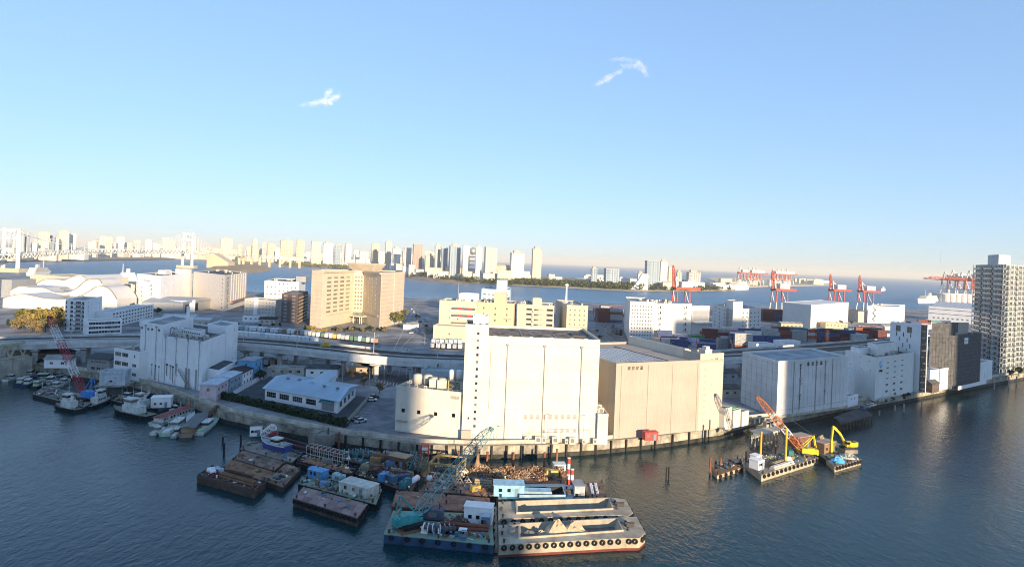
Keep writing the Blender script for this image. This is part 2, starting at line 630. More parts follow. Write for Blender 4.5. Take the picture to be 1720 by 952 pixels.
# quay wall: weedy foot, concrete face, narrow ledge, flood wall
for nm, z0, z1, off0, off1, mt in (('quay_foot', -2.5, 1.3, .0, .0, dark_wet), ('quay_face', 1.3, LZ, .25, .25, concd), ('flood_wall', LZ - .02, LZ + 1.15, 1.6, 2.0, conc)):
    b = MB()
    nor = []
    for i in range(len(Q)):
        a, c = Q[max(0, i - 1)], Q[min(len(Q) - 1, i + 1)]
        d = (c - a).normalized()
        nor.append(Vector((-d.y, d.x, 0)))
    for i in range(len(Q) - 1):
        o = [Q[i] + nor[i] * off0, Q[i + 1] + nor[i + 1] * off0]
        k = [Q[i] + nor[i] * (off0 + .4), Q[i + 1] + nor[i + 1] * (off0 + .4)]
        e = lambda p, z: (p.x, p.y, z)
        b.quad(e(o[0], z0), e(o[1], z0), e(o[1], z1), e(o[0], z1))
        b.quad(e(o[0], z1), e(o[1], z1), e(k[1], z1), e(k[0], z1))
        b.quad(e(k[1], z0), e(k[0], z0), e(k[0], z1), e(k[1], z1))
    o = b.build(nm, mt, ground if nm != 'flood_wall' else None)
    if nm == 'flood_wall': tag(o, 'long low concrete flood wall along the harbour quay', 'wall')
quay_top = MB()
for i in range(len(Q) - 1):
    a, c, d, e = Q[i] + nor[i] * .02, Q[i + 1] + nor[i + 1] * .02, Q[i + 1] + nor[i + 1] * 5, Q[i] + nor[i] * 5
    quay_top.quad(*[(p.x, p.y, LZ + .006) for p in (a, c, d, e)])
quay_top.build('quay_apron', M('quay_apron', (.34, .31, .25), .9, .3, .2, bump=.2, world=True), ground)

# ------------------------------------------------------------------ unseen towers added behind the photographer (sized and placed to shade the water and the left of the view)
tw_wall = M('tower_wall', (.55, .53, .5), .8, .1)
def shade_tower(label, pts, H):
    b = Bld('apartment_tower', label, 'building', pts, H, tw_wall)  # unseen block, added for the shade it throws
    sl = MB()
    for k in range(1, int(H / 3.2)):
        z = k * 3.2
        o = offset_poly(b.q, .5)
        sl.prism([(v.x, v.y) for v in o], z - .1, z + .1)
    sl.build('floor_slab', M('slab_white', (.7, .69, .66), .8), b.root)
    for f in 'K':
        b.rows(f, 5, [k * 3.2 - 1.6 for k in range(2, int(H / 3.2), 2)], 3.2, 1.9)
    b.finish()
LDIR = Vector((-SUN_AZ.x, -SUN_AZ.y))
UDIR = Vector((-LDIR.y, LDIR.x)) * -1            # across the light, to the right
def ut(u, t):
    p = UDIR * u + LDIR * t
    return Vector((p.x, p.y, 0))
def cast(label, u0, u1, t0, t1, H):
    a, b_, c, d = ut(u0, t1), ut(u1, t1), ut(u1, t0), ut(u0, t0)
    shade_tower(label, [d, c, b_, a], H)
# ------------------------------------------------------------------ towers added behind the camera, out of view, to shade the left and the right of the harbour
cast('tallest unseen tower, added behind the camera to shade the left basin', -88, 60, -450, -420, 187)
cast('unseen tower, added behind the camera to shade the emblem office', 200, 312, -450, -420, 150)
cast('broad unseen tower, added behind the camera to shade the container yards', 342, 425, -450, -420, 158)

glass = glassM('window_glass')
glass_d = glassM('dark_glass', (.012, .016, .02), .1)
frame_g = M('window_frame', (.45, .46, .47), .5)
cream = M('cream_render', (.66, .62, .53), .85, .07, .15, streak=.15)
white = M('white_render', (.86, .86, .85), .85, .05, .15, streak=.2)
white2 = M('white_panel', (.86, .865, .87), .7, .05, .2, streak=.2)
tan = M('tan_panel', (.38, .345, .30), .8, .06, .1, streak=.1)
greyp = M('grey_panel', (.72, .71, .69), .8, .10, .12, streak=.16)
pipe_g = M('pipe_grey', (.30, .30, .29), .6, .1)
pipe_d = M('pipe_dark', (.09, .09, .09), .6, .2)
steel = M('galvanised_steel', (.42, .43, .43), .45, .12, 2., metal=.6)
ac_m = M('unit_white', (.56, .54, .48), .6, .08, 1.)
black = M('black_paint', (.02, .02, .022), .5)
gravel = M('gravel_roof', (.34, .29, .245), 1., .4, .35, bump=.4, detail=9, spec=0)
roofd = M('roof_dark', (.085, .09, .095), .8, .3, .3)
roofc = M('roof_concrete', (.33, .33, .32), .85, .25, .2)
def wpx(b, face, px, py, w, h, **k):
    u, z = b.uv(face, px, py)
    return b.win(face, u, z, w, h, **k)
def downpipe(b, face, u, z0, z1, mat=pipe_g, r=.13, hop=True):
    p = MB()
    p.tube((0, -.22, z0), (0, -.22, z1), r, r, 6)
    if hop: p.box(-.4, .4, -.5, .0, z1, z1 + .6)
    for z in range(int(z0) + 2, int(z1), 4): p.box(-.16, .16, -.25, 0, z, z + .12)
    return b.on(face, 'downpipe', p, mat, u)
def seams(b, face, us, z0, z1, mat, w=.09, name='panel_joint'):
    me = MB().box(-w / 2, w / 2, -.025, .0, z0, z1).mesh(name, mat)
    for u in us: put(name, me, b.root, b.fp(face, u, 0), b.rot(face))
def bands(b, face, zs, mat, u0=0, u1=None, h=.09, name='panel_joint'):
    u1 = b.flen(face) if u1 is None else u1
    me = MB().box(u0, u1, -.02, .0, -h / 2, h / 2).mesh(name, mat)
    for z in zs: put(name, me, b.root, b.fp(face, 0, z), b.rot(face))
AC = {}
def ac_unit(parent, loc, rz=0, s=(1.0, .5, 1.2), name='air_conditioner'):
    k = s
    if k not in AC:
        m = MB().box(-s[0] / 2, s[0] / 2, -s[1] / 2, s[1] / 2, 0.1, s[2])
        m.cur = 1
        m.ring((0, -s[1] / 2 - .02, s[2] * .55), (0, 1, 0), min(s[0], s[2]) * .3, .05, 12, 4)
        m.box(-s[0] * .3, s[0] * .3, -s[1] / 2 - .015, -s[1] / 2 - .001, s[2] * .3, s[2] * .8)
        m.box(-s[0] / 2, s[0] / 2, -s[1] / 2, -s[1] / 2 + .1, 0, .1)
        m.box(-s[0] / 2, s[0] / 2, s[1] / 2 - .1, s[1] / 2, 0, .1)
        AC[k] = m.mesh(name, [ac_m, M('grille_dark', (.20, .19, .17), .6)])
    return put(name, AC[k], parent, loc, rz)
def tank(parent, loc, r, h, mat, name='water_tank'):
    m = MB().lathe([(r, 0), (r, h * .82), (r * .9, h * .93), (r * .55, h), (.05, h * 1.02)], (0, 0, .4), 14)
    for a in range(4): m.box(r * .6 * math.cos(a * 1.57 + .7) - .1, r * .6 * math.cos(a * 1.57 + .7) + .1, r * .6 * math.sin(a * 1.57 + .7) - .1, r * .6 * math.sin(a * 1.57 + .7) + .1, 0, .42)
    return m.build(name, mat, parent, True, loc)
def railing(pts, h=1.1, step=1.6, r=.035, mid=2):
    m = MB()
    for a, c in zip(pts, pts[1:]):
        a, c = Vector(a), Vector(c)
        L = (c - a).length
        n = max(1, int(L / step))
        for i in range(n + 1):
            p = a.lerp(c, i / n)
            m.bar(p, p + Vector((0, 0, h)), r * 2)
        for k in range(mid):
            z = h * (k + 1) / mid
            m.bar(a + Vector((0, 0, z)), c + Vector((0, 0, z)), r * 2)
    return m
def roof_kit(b, n, x0, x1, y0, y1, z, seed=1):
    rnd = random.Random(seed)
    for i in range(n):
        x, y = rnd.uniform(x0, x1), rnd.uniform(y0, y1)
        k = rnd.random()
        if k < .6: ac_unit(b.root, (x, y, z), rnd.choice((0, 1.57)), rnd.choice(((1.6, .8, 1.5), (1., .5, 1.2), (2.2, 1.1, 1.8))))
        elif k < .85: MB().box(-.7, .7, -.5, .5, 0, .9).box(-.8, .8, -.6, .6, .9, 1.0).build('vent_hood', steel, b.root, loc=(x, y, z))
        else: MB().tube((0, 0, 0), (0, 0, 1.6), .25, .25, 8).lathe([(.5, 1.6), (.45, 1.9), (.1, 2.1)], (0, 0, 0), 8).build('vent_pipe', steel, b.root, loc=(x, y, z))

# ------------------------------------------------------------------ cream warehouse
P = foot((776, 738), (1001, 744), depth=31)
b = Bld('cold_storage_warehouse', 'tall cream windowless warehouse with downpipes and a narrow stair tower, behind the scrap barges', 'warehouse', P, 32.4, cream, gravel)
uL = b.uv('F', 818, 640)[0]
W, H = b.W, b.H
for i in range(9): wpx(b, 'F', 882.5 + i * 10.33, 700, 1.15, 1.5, nx=1, glass=M('louvre_grey', (.36, .35, .31), .6), rec=.1)
for px, py in ((933, 723), (944, 723), (953, 723), (965, 723), (913, 724)): wpx(b, 'F', px, py, 1.1, 1.2, nx=1, rec=.1, glass=M('louvre_grey'))
b.finish()
tw = sub(b, -.25, uL, -.3, 13, 35.9, cream, roof=roofd)
for py in [560 + i * 11.95 for i in range(14)]:
    wpx(tw, 'F', 803.3 - (py - 560) * .042, py, .85, .95, nx=1)
wpx(tw, 'F', 794.5, 571.5, .8, .9, nx=1, glass=frame_g)
for px, py in ((786.5, 702), (796.5, 702.5)): wpx(tw, 'F', px, py, .6, .8, nx=1)
tw.finish()
zb = b.uv('F', 900, 688)[1]
seams(b, 'F', [uL + .8], zb, H - 3.2, pipe_d, .12, 'panel_frame')
bands(b, 'F', [zb, H - 2.6], M('joint_cream', (.45, .41, .33), .8), uL + .8, W, .12, 'panel_frame')
bands(b, 'F', [zb + (H - 2.6 - zb) * t for t in (.19, .43, .64, .78)], M('joint_cream'), uL + 1, W, .06)
for px in (850, 913, 975): downpipe(b, 'F', b.uv('F', px, 650)[0], .2, H - 2.8)
sub(b, 2.0, uL - .3, 3.5, 10, 3.0, white, z=35.2, parapet=.3).finish()
for i in range(3): MB().tube((0, 0, 0), (0, 0, .9), .22).box(-.4, .4, -.4, .4, .9, 1.1).build('vent_pipe', steel, b.root, loc=(3 + i * 2, 2, 35.1))
for i, x in enumerate((uL + 2, uL + 7, uL + 13.5, uL + 20, uL + 26.5, W - 4)):
    MB().box(-.45, .45, -.45, .45, 0, .55).box(-.55, .55, -.55, .55, .55, .7).build('roof_vent', white, b.root, loc=(x, 2.6, H - .79))
MB().box(-2.2, 2.2, -4, 4, 0, .35).build('roof_hatch', roofd, b.root, loc=(W - 4.6, 17, H - .79))
for x in (uL + 11, uL + 22): MB().box(-.12, .12, 1, 29, 0, .12).build('roof_joint', M('joint_cream'), b.root, loc=(x, 0, H - .8))
# low left wing
P2 = foot((663, 723), (773.5, 736.4), depth=17)
lw = Bld('x', None, None, P2, 14.4, cream, roofc, root=b.root)
off = Matrix.Rotation(-b.rz, 2) @ (P2[0].xy - b.A.xy)
a_ = Matrix.Rotation(lw.rz - b.rz, 2)
lw.q = [a_ @ v + off for v in lw.q]
lw.rz, lw.A = b.rz, b.A
for px, py in ((677, 689), (703, 692), (731.5, 695), (761.5, 697.5)): wpx(lw, 'F', px, py, 1.25, 1.3, nx=1, glass=glass_d)
wpx(lw, 'F', 763.5, 667.5, 3.0, 1.1, nx=6, glass=M('louvre_grey'))
wpx(lw, 'F', 675.5, 719, 2.6, 2.3, nx=1, nz=5, glass=M('shutter_grey', (.33, .34, .35), .5), name='shutter_door')
lw.on('F', 'canopy', MB().box(-1.9, 1.9, -.9, 0, 0, .18), steel, lw.uv('F', 675.5, 712)[0], 3.4)
lw.finish()
zt = 14.4 - .8
def lwp(u, v):
    q0, q1, q3 = lw.q[0], lw.q[1], lw.q[3]
    p = q0 + (q1 - q0) * u + (q3 - q0) * v
    return (p.x, p.y, zt)
ct = M('cooling_tower', (.55, .50, .43), .7, .12)
for u, v in ((.16, .5), (.32, .52)):
    x, y, z = lwp(u, v)
    tank(b.root, (x, y, z), 1.5, 3.2, ct, 'cooling_tower')
for u, v in ((.47, .35), (.60, .33)):
    x, y, z = lwp(u, v)
    MB().box(-1.5, 1.5, -1.3, 1.3, .3, 3.1).lathe([(1.1, 3.1), (1.15, 3.5), (.95, 3.5)], (0, 0, 0), 12).build('cooling_tower', ct, b.root, loc=(x, y, z))
x, y, z = lwp(.79, .38)
stand = MB()
for sx in (-2.2, 0, 2.2):
    for sy in (-1.2, 1.2): stand.bar((sx, sy, 0), (sx, sy, 3.2), .18)
for zz in (1.6, 3.2): stand.box(-2.4, 2.4, -1.4, 1.4, zz - .1, zz)
for k in (-1, 1): stand.bar((-2.2, k * 1.2, 0), (0, k * 1.2, 1.6), .1).bar((2.2, k * 1.2, 0), (0, k * 1.2, 1.6), .1)
sd_ = stand.build('tank_stand', M('stand_yellow', (.40, .36, .18), .7, .2), b.root, loc=(x, y, z))
for k in (-1.15, 1.15): tank(b.root, (x + k, y, z + 3.2), 1.0, 2.9, white, 'water_tank')
x, y, z = lwp(.94, .3)
MB().box(-1.2, 1.2, -1, 1, 0, 2.6).box(-1.3, 1.3, -1.1, 1.1, 2.6, 2.75).build('machine_box', ct, b.root, loc=(x, y, z))
for u, v in ((.05, .5), (.10, .25), (.24, .2), (.4, .15)): ac_unit(b.root, lwp(u, v), 0, (1., .5, 1.2))
railing([lwp(.02, .06), lwp(.98, .06)], 1.2).build('railing', steel, b.root)
MB().path([lwp(.05, .8), lwp(.95, .8)], .1).path([(p[0], p[1], p[2] + .5) for p in (lwp(.05, .85), lwp(.95, .85))], .08).build('roof_pipe', M('pipe_red', (.35, .12, .07)), b.root)
# low right wing
rw = sub(b, W + .05, W + 3.3, -1.2, 22, 9.6, cream, roof=roofc)
for px, py in ((1004.5, 705), (1004, 720)): wpx(rw, 'F', px, py, 1.6, 1.1, nx=2, glass=M('louvre_grey'))
rw.finish()
for i in range(2): ac_unit(b.root, (W + 1.6, 2 + i * 4, 8.85), 0, (1.8, 1.0, 1.9))
# plant along the foot of the facade
for i in range(13):
    u = b.uv('F', 884 + i * 9.5, 735)[0]
    if i in (1, 4, 6, 9, 11): continue
    ac_unit(b.root, (u, -1.4 - (i % 3) * .15, 0), 0, ((1.3, .7, 1.9), (1., .5, 1.5), (1.9, .9, 2.2))[i % 3])
pp = MB()
for (x0, x1, z) in ((uL + 14, uL + 24, 3.2), (uL + 20, W - 2, 4.2), (uL + 12, uL + 18, 2.6)): pp.path([(x0, -.6, 0), (x0, -.6, z), (x1, -.6, z), (x1, -.6, 0)], .06)
pp.build('wall_pipe', steel, b.root)
for px, ztop in ((918, 9), (978, 9), (834, 5)):
    u = b.uv('F', px, 730)[0]
    MB().tube((0, 0, 0), (0, 0, ztop), .08, .06).bar((0, 0, ztop), (1.4, -.3, ztop + .1), .1).box(1.1, 1.7, -.42, -.18, ztop - .02, ztop + .12).build('wall_lamp', steel, b.root, loc=(u, -1.9, 0))
MB().box(-1.5, 1.5, -1.0, 0, 0, 3.2).build('meter_cabinet', tan, b.root, loc=(b.uv('F', 783, 728)[0], -.35, 0))
MB().box(-.5, .5, -.1, .02, 0, 2.2).build('door', M('door_blue', (.33, .42, .48), .5), b.root, loc=(b.uv('F', 796.5, 731)[0], -.35, 0))

# ------------------------------------------------------------------ tan warehouse
P = foot((1030.4, 737), (1211, 719), depth=45)
b = Bld('cold_storage_warehouse', 'tan panelled warehouse with dark lettering on its facade and solar panels on the roof', 'warehouse', P, 24.4, tan, M('tan_roof', (.40, .35, .30), .85, .1, .2))
W, H = b.W, b.H
uT = b.uv('F', 1174, 660)[0]
jt = M('joint_tan', (.20, .18, .15), .8)
for px, py in ((1171, 719), (1125.5, 727)): wpx(b, 'F', px, py, 1.2, 2.0, nx=1, glass=glass_d, name='door')
b.finish()
seams(b, 'F', [b.uv('F', px, 670)[0] for px in (1042, 1087, 1128, 1170)], 0, H - .1, jt, .16)
seams(b, 'F', [1.3 + i * 1.05 for i in range(40) if 1.3 + i * 1.05 < uT], 0.4, H - 1, M('joint_tan_faint', (.42, .37, .30), .8), .05)
bands(b, 'F', [1.2 + i * 1.5 for i in range(15)], M('joint_tan_faint'), .3, uT, .045)
seams(b, 'L', [2 + i * 3 for i in range(14)], 0.4, H - .4, M('joint_tan_faint'), .06)
uu, zz = b.uv('F', 1067, 618.3)
b.text('F', '東京定温', 1.25, uu, zz, M('sign_brown', (.06, .05, .04), .6), bold=.012, kern=1.3)
tw = sub(b, uT, W - .03, -.03, 9, H + 2.2, M('stair_cream', (.50, .45, .37), .8, .06, .1, streak=.2), roof=tan)
wpx(tw, 'F', 1204, 602.5, 1.4, .7, nx=2)
for px in (1196, 1211): wpx(tw, 'F', px, 603, .4, .5, nx=1)
for i in range(12):
    wpx(tw, 'F', 1184.5 - i * .32, 620.3 + i * 10.6, 1.25, .6, nx=2)
for i in range(5): wpx(tw, 'F', 1196 - i, 624.5 + i * 20.6, .4, .8, nx=1)
tw.finish()
sub(b, uT + 3.5, uT + 6.5, 1.5, 5, 1.8, cream, z=H + 1.5, parapet=.2).finish()
sub(b, uT + 4.3, uT + 5.8, 2, 4, 2.8, cream, z=H + 1.5, parapet=.2).finish()
rwall = sub(b, uT + 1.2, uT + 3.0, 9.5, 44.6, 3.2, cream, z=H - .8, roof=M('roof_moss', (.24, .23, .17), .9, .3), parapet=.4)
rwall.finish()
# solar panels in rows on the left half of the roof
pan = MB()
pan.box(0, 1.75, 0, 27.5, 0, .07)
pan.cur = 1
for i in range(17): pan.box(-.02, 1.77, i * 1.7 - .04, i * 1.7 + .04, .05, .09)
pme = pan.mesh('solar_panel', [M('solar_cells', (.17, .18, .20), .25, .1, .3, spec=.7), M('solar_frame', (.55, .56, .57), .4, metal=.3)])
for i in range(11): put('solar_panel', pme, b.root, (1.2 + i * 2.05, 5 + 0, H - .62))
MB().box(1, 1.15, 4, 38, 0, .3).box(24.2, 24.35, 4, 38, 0, .3).build('cable_tray', roofd, b.root, loc=(0, 0, H - .8))
# ------------------------------------------------------------------ grey panelled warehouse
P = foot((1304, 701), (1421.5, 683.5), D=(1244, 676))
b = Bld('cold_storage_warehouse', 'grey weathered panel warehouse with big black lettering, standing at the water edge', 'warehouse', P, 21.6, greyp, M('roof_bluegrey', (.30, .34, .38), .7, .25, .15))
b.finish()
W, H = b.W, b.H
jg = M('joint_grey', (.13, .13, .12), .8)
for px in (1332.5, 1369.5, 1397): downpipe(b, 'F', b.uv('F', px, 640)[0], .2, H - .6, pipe_g, .11, False)
n_ = 17
seams(b, 'F', [W * i / n_ for i in range(1, n_)], 0.05, H - .1, M('joint_grey_faint', (.26, .26, .25), .8), .06)
bands(b, 'F', [2.6], jg, 0, W, .09)
seams(b, 'L', [b.flen('L') * i / 7 for i in range(1, 7)], .05, H - .1, jg, .08)
bands(b, 'L', [2.6], jg, 0, None, .09)
bands(b, 'L', [5.5 + i * 2.9 for i in range(6)], M('joint_grey_faint'), 0, None, .05)
for px, tops in ((1343, (.9, .62, .34)), (1385, (.92, .66, .38))):
    u = b.uv('F', px, 650)[0]
    m = MB()
    for t in tops:
        z = H * t
        m.path([(0, -.2, z - 5.4), (0, -.2, z)], .1)
        for k in (-1, 1):
            m.path([(0, -.2, z), (k * .9, -.35, z + .8)], .08).path([(0, -.2, z - 1.6), (k * .7, -.35, z - .9)], .07)
        m.box(-.25, .25, -.4, 0, z - .3, z + .1)
    b.on('F', 'exhaust_pipe', m, pipe_d if px < 1360 else steel, u)
uu, zz = b.uv('F', 1368.5, 610.6)
b.text('F', '東京定温', 1.65, uu, zz, black, bold=.03, kern=1.72)
b.on('F', 'plinth', MB().box(-.3, W + .3, -.5, -.03, -.3, .7), conc)
# steel landing stage beside it
stage = thing('landing_stage', 'dark timber landing stage on piles in front of the grey warehouse corner', 'landing stage', G(1405, 697, 3))
lo = stage.location
c4 = [G(*p, 3.2) - lo for p in ((1400, 700), (1413, 710), (1465, 697), (1450, 682))]
MB().prism([c4[0], c4[1], c4[2], c4[3]], -.5 + 0, .2).build('deck', M('stage_deck', (.10, .10, .10), .9, .3, .3), stage)
for i in range(11):
    p = c4[1].lerp(c4[2], i / 10)
    MB().tube((p.x, p.y + .2, -5), (p.x, p.y + .2, -.5), .2).build('pile', M('pile_rust', (.19, .11, .07), .85, .35, 1.), stage)
for i in range(4):
    p = c4[1].lerp(c4[0], (i + 1) / 5)
    MB().tube((p.x + .2, p.y, -5), (p.x + .2, p.y, -.5), .2).build('pile', M('pile_rust'), stage)
# ------------------------------------------------------------------ white office with round blue emblem
P = foot((1469, 673.6), (1533, 658), D=(1420, 588.7), zd=23.2)
wm = M('white_office', (.76, .76, .72), .8, .05, .2, streak=.15)
b = Bld('office_warehouse', 'white seven storey building with a round blue emblem and long window strips', 'building', P, 19.4, wm, roofd)
W, H = b.W, b.H
def vr(k): return (601 + 4.2, 0)[0]
for r, (dy, h) in enumerate(((4, .55), (12.7, .55), (21.5, .55), (30.6, .55), (41, 1.0), (52, 1.0))):
    for c in range(3):
        px = 1491.5 + c * 12.2 - r * .45
        py = 605.5 + dy - 4.5 - c * 2.1 + .6
        wpx(b, 'F', px, py + 3.2, 2.7 if r < 4 else 2.9, h, nx=4 if r < 4 else 2, glass=glass_d)
for px, py in ((1428.5, 611), (1436, 617), (1444, 609), (1445.5, 600), (1447, 619), (1461, 606.5), (1461.5, 622)): wpx(b, 'L', px, py, .7, .5, nx=1, glass=glass_d)
wpx(b, 'F', 1503, 661, 2.5, 1.2, nx=3)
wpx(b, 'F', 1493, 664.5, 1.0, 2.0, nx=1, glass=glass_d, name='door')
b.finish()
uu, zz = b.uv('F', 1479.6, 611)
disc = MB().tube((0, -.12, 0), (0, 0, 0), 1.55, 1.55, 24)
em = b.on('F', 'emblem', disc, M('emblem_blue', (.10, .36, .66), .5, .3, .6, col2=(.55, .75, .88)), uu, zz)
MB().add([(-.7, -.14, -.9), (.9, -.14, -.2), (1.0, -.14, .6), (.3, -.14, .9)], [(0, 1, 2, 3)]).build('emblem_pale_patch', M('emblem_pale', (.75, .85, .9)), em)  # pale four-cornered patch laid on the emblem disc
MB().box(-.55, -.05, -.15, -.13, -1.75, -1.1).build('emblem_mark', black, em)
MB().box(.55, 1.05, -.15, -.13, -1.2, -.75).build('emblem_mark', black, em)
uu, zz = b.uv('F', 1479, 622.6)
b.text('F', '富士物流', .98, uu, zz, black, bold=.05, kern=.86)
pb = subf(b, .25, .8, .3, .6, 5.2, M('white_office'), z=H - .8, parapet=.3)
wpx(pb, 'F', 1472.8, 580, .7, 1.2, nx=1, glass=glass_d)
pb.finish()
subf(b, .02, .3, .55, .85, 3.0, white2, z=H - .8, parapet=.2).finish()
roof_kit(b, 14, W * .08, W * .92, 1.5, 5, H - .8, 4)
for i in range(9): MB().box(-.5, .5, -.4, .4, 0, 1.4).build('ground_cabinet', ac_m, b.root, loc=(1.5 + i * 1.5, -1.6 - (i % 2) * .5, 0))
railing([(0.5, -3.2, 0), (W + 4, -3.2, 0)], 1.1).build('fence_rail', steel, b.root)
# small white block between the warehouse and the office
P = foot((1422, 668), (1436, 665), depth=9)
b = Bld('annex_building', 'narrow white windowless annex beside the grey warehouse', 'building', P, 13, white2)
b.finish()
P = foot((1424, 684), (1441, 680), depth=4)
b = Bld('site_cabin', 'small white two storey cabin on the quay beside the grey warehouse', 'cabin', P, 4.6, white2)
b.rows('F', 2, [3.2], .9, .8)
b.finish()
# ------------------------------------------------------------------ white and black slab
P = foot((1543, 659), (1553.5, 659), D=(1495.7, 540), zd=36.9)
bw = Bld('slab_building', 'tall narrow white building with a black end wall and scattered slit windows', 'building', P, 32.9, M('white_tower', (.78, .79, .80), .7, .03, .2), roofd)
b = bw
for px, py in ((1508.7, 551), (1527.5, 554)): wpx(b, 'L', px, py, 2.4, 3.0, nx=2, nz=1, glass=M('louvre_brown', (.2, .16, .11), .6))
for px, py in ((1506, 560), (1517.5, 561.5), (1529.5, 563.5), (1510.5, 568.5), (1523.5, 571.5), (1504.5, 577), (1516.3, 579), (1528, 581), (1509, 586), (1522, 589)):
    wpx(b, 'L', px, py, .55, 2.1, nx=1, glass=glass_d)
b.finish()
bl = MB()
L = b.flen('F')
b.on('F', 'curtain_wall', MB().box(0, L - .5, -.12, -.01, .1, b.H + .1), M('black_cladding', (.012, .013, .015), .25, .4, .5, spec=.6))
wme = MB().box(-.5, .5, -.02, 0, -.35, .35).mesh('window', glassM('glass_pale', (.12, .14, .16), .1))
rnd = random.Random(3)
for k in range(10):
    for u in (.25, .5, .75):
        if rnd.random() < .75: put('window', wme, b.root, b.fp('F', L * u, 1.8 + k * 3.1, .14), b.rot('F'))
b.on('F', 'end_fin', MB().box(L - .45, L, -.5, .3, 0, b.H + .3), white)
bands(b, 'F', [1 + k * 3.1 for k in range(10)], M('black_band', (.04, .042, .045), .4), 0, L - .6, .12)
# ------------------------------------------------------------------ building wrapped in dark scaffold netting
P = foot((1601, 653), (1645, 643), D=(1562, 563), zd=31)
net = M('scaffold_net', (.11, .113, .12), .9, .25, .5, streak=.2)
b = Bld('scaffolded_building', 'building wrapped in dark grey scaffold netting with a white site banner', 'building', P, 27.2, net, roofd)
b.finish()
poles = MB()
for f in 'FL':
    L = b.flen(f)
    n_ = int(L / 1.8)
    for i in range(n_ + 1):
        for o in (.15,):
            poles.bar(b.fp(f, L * i / n_, 0, o), b.fp(f, L * i / n_, b.H + 1.2, o), .07)
    for k in range(15): poles.bar(b.fp(f, 0, 1.9 * k, .15), b.fp(f, L, 1.9 * k, .15), .06)
poles.build('scaffold', M('scaffold_pole', (.17, .175, .18), .5, metal=.4), b.root)
uu, zz = b.uv('F', 1622, 572)
b.on('F', 'site_banner', MB().box(-2.6, 2.6, -.06, 0, -1.6, 1.6), white2, uu, zz, .25)
b.on('F', 'banner_lettering', MB().box(-.9, 1.6, -.02, 0, -.3, .3).ring((-1.6, -.01, 0), (0, 1, 0), .45, .1, 12, 4), M('logo_grey', (.45, .55, .6)), uu, zz, .33)
subf(b, .0, .5, .45, .95, 6.5, net, z=b.H - .5).finish()
subf(b, .5, .95, .5, .95, 6.0, tan, z=b.H - .5).finish()
roof_kit(b, 8, 1, b.W - 1, 1, b.D * .4, b.H - .8, 9)
MB().box(0, 3.4, 0, 2.4, 0, 2.5).build('roof_cabin', white2, b.root, loc=(2, b.D * .25, b.H - .8))
hm = MB().box(0, b.flen('F') + 3, -1.0, -.8, 0, 1.9).build('site_hoarding', white2, b.root, loc=(-1, -1.5, 0))
# small buildings between
P = foot((1561, 657), (1576, 655.5), depth=10)
b = Bld('small_building', 'small white two storey house next to the black end wall', 'building', P, 10.5, white)
b.rows('F', 1, [3.0], 2.0, 2.0)
b.finish()
P = foot((1578, 655.5), (1596, 652), depth=12)
b = Bld('small_building', 'pale blue-white windowless block beside the scaffolded building', 'building', P, 10.8, white2)
wpx(b, 'F', 1585, 649, .8, .8, nx=1)
wpx(b, 'F', 1592, 648, .8, .8, nx=1)
b.finish()
P = foot((1565.5, 660), (1577, 657.5), depth=4)
b = Bld('small_house', 'tiny brown house with a dark roof in front of the white blocks', 'house', P, 4.2, M('house_brown', (.12, .09, .08), .8))
b.rows('F', 3, [2.8], .7, .9, m0=.3)
b.finish(roof=False)
MB().add([(-.4, -.4, 4.2), (b.W + .4, -.4, 4.2), (b.W + .4, 4.4, 4.2), (-.4, 4.4, 4.2), (-.4, 2, 6), (b.W + .4, 2, 6)], [(0, 1, 5, 4), (2, 3, 4, 5), (1, 2, 5), (3, 0, 4), (3, 2, 1, 0)]).build('roof', roofd, b.root)
P = foot((1646, 641), (1666, 636), depth=12)
b = Bld('curved_white_building', 'low white building with a rounded corner at the foot of the tower', 'building', P, 10.5, white)
wpx(b, 'F', 1653.5, 629, .5, 3.0, nx=1)
b.finish()
# ------------------------------------------------------------------ apartment tower at the right edge
P = foot((1683, 628), (1724, 621), D=(1639, 445), zd=70)
b = Bld('apartment_tower', 'tall grey apartment tower with balconies on every floor', 'apartment tower', P, 66, M('tower_grey', (.46, .48, .48), .8, .08, .3), roofc)
W, H = b.W, b.H
FL_ = 21
fh = H / FL_
slab = M('tower_slab', (.52, .54, .54), .8, .08, .5)
rail_g = glassM('balcony_glass', (.42, .45, .44), .15)
dk = M('tower_recess', (.16, .16, .155), .6)
for f in 'LF':
    L = b.flen(f)
    nb = 6
    for k in range(FL_):
        z = k * fh
        for i in range(nb):
            u = L * (i + .5) / nb
            wv = L / nb
            if f == 'L' and i == 2 and False: continue
            b.win(f, u, z + fh * .46, wv * .72, fh * .62, nx=3, frame=slab, rec=.25)
b.finish(rec=.25)
for f in 'LF':
    L = b.flen(f)
    bal = MB().box(0, L * .30, -1.35, 0, -.12, .12).mesh('balcony_slab', slab)
    ral = MB().box(.05, L * .30 - .05, -1.35, -1.29, .12, 1.12).box(.05, .11, -1.29, 0, .12, 1.12).box(L * .3 - .11, L * .3 - .05, -1.29, 0, .12, 1.12).mesh('balcony_rail', rail_g)
    post = MB().box(-.12, .12, -1.3, -1.05, 0, H).mesh('balcony_post', slab)
    for j, u0 in enumerate((0.0, .35, .70)):
        for k in range(1, FL_):
            o = put('balcony', bal, b.root, b.fp(f, L * u0, k * fh), b.rot(f))
            put('balcony_rail', ral, o)
        for u in (.005, .10, .20, .295): put('balcony_post', post, b.root, b.fp(f, L * (u0 + u), 0), b.rot(f))
subf(b, .02, .5, .25, .6, 7, slab, z=H - .8, parapet=.4).finish()
MB().tube((0, 0, 0), (0, 0, 9), .08, .04).build('mast', steel, b.root, loc=(W * .3, b.D * .8, H))
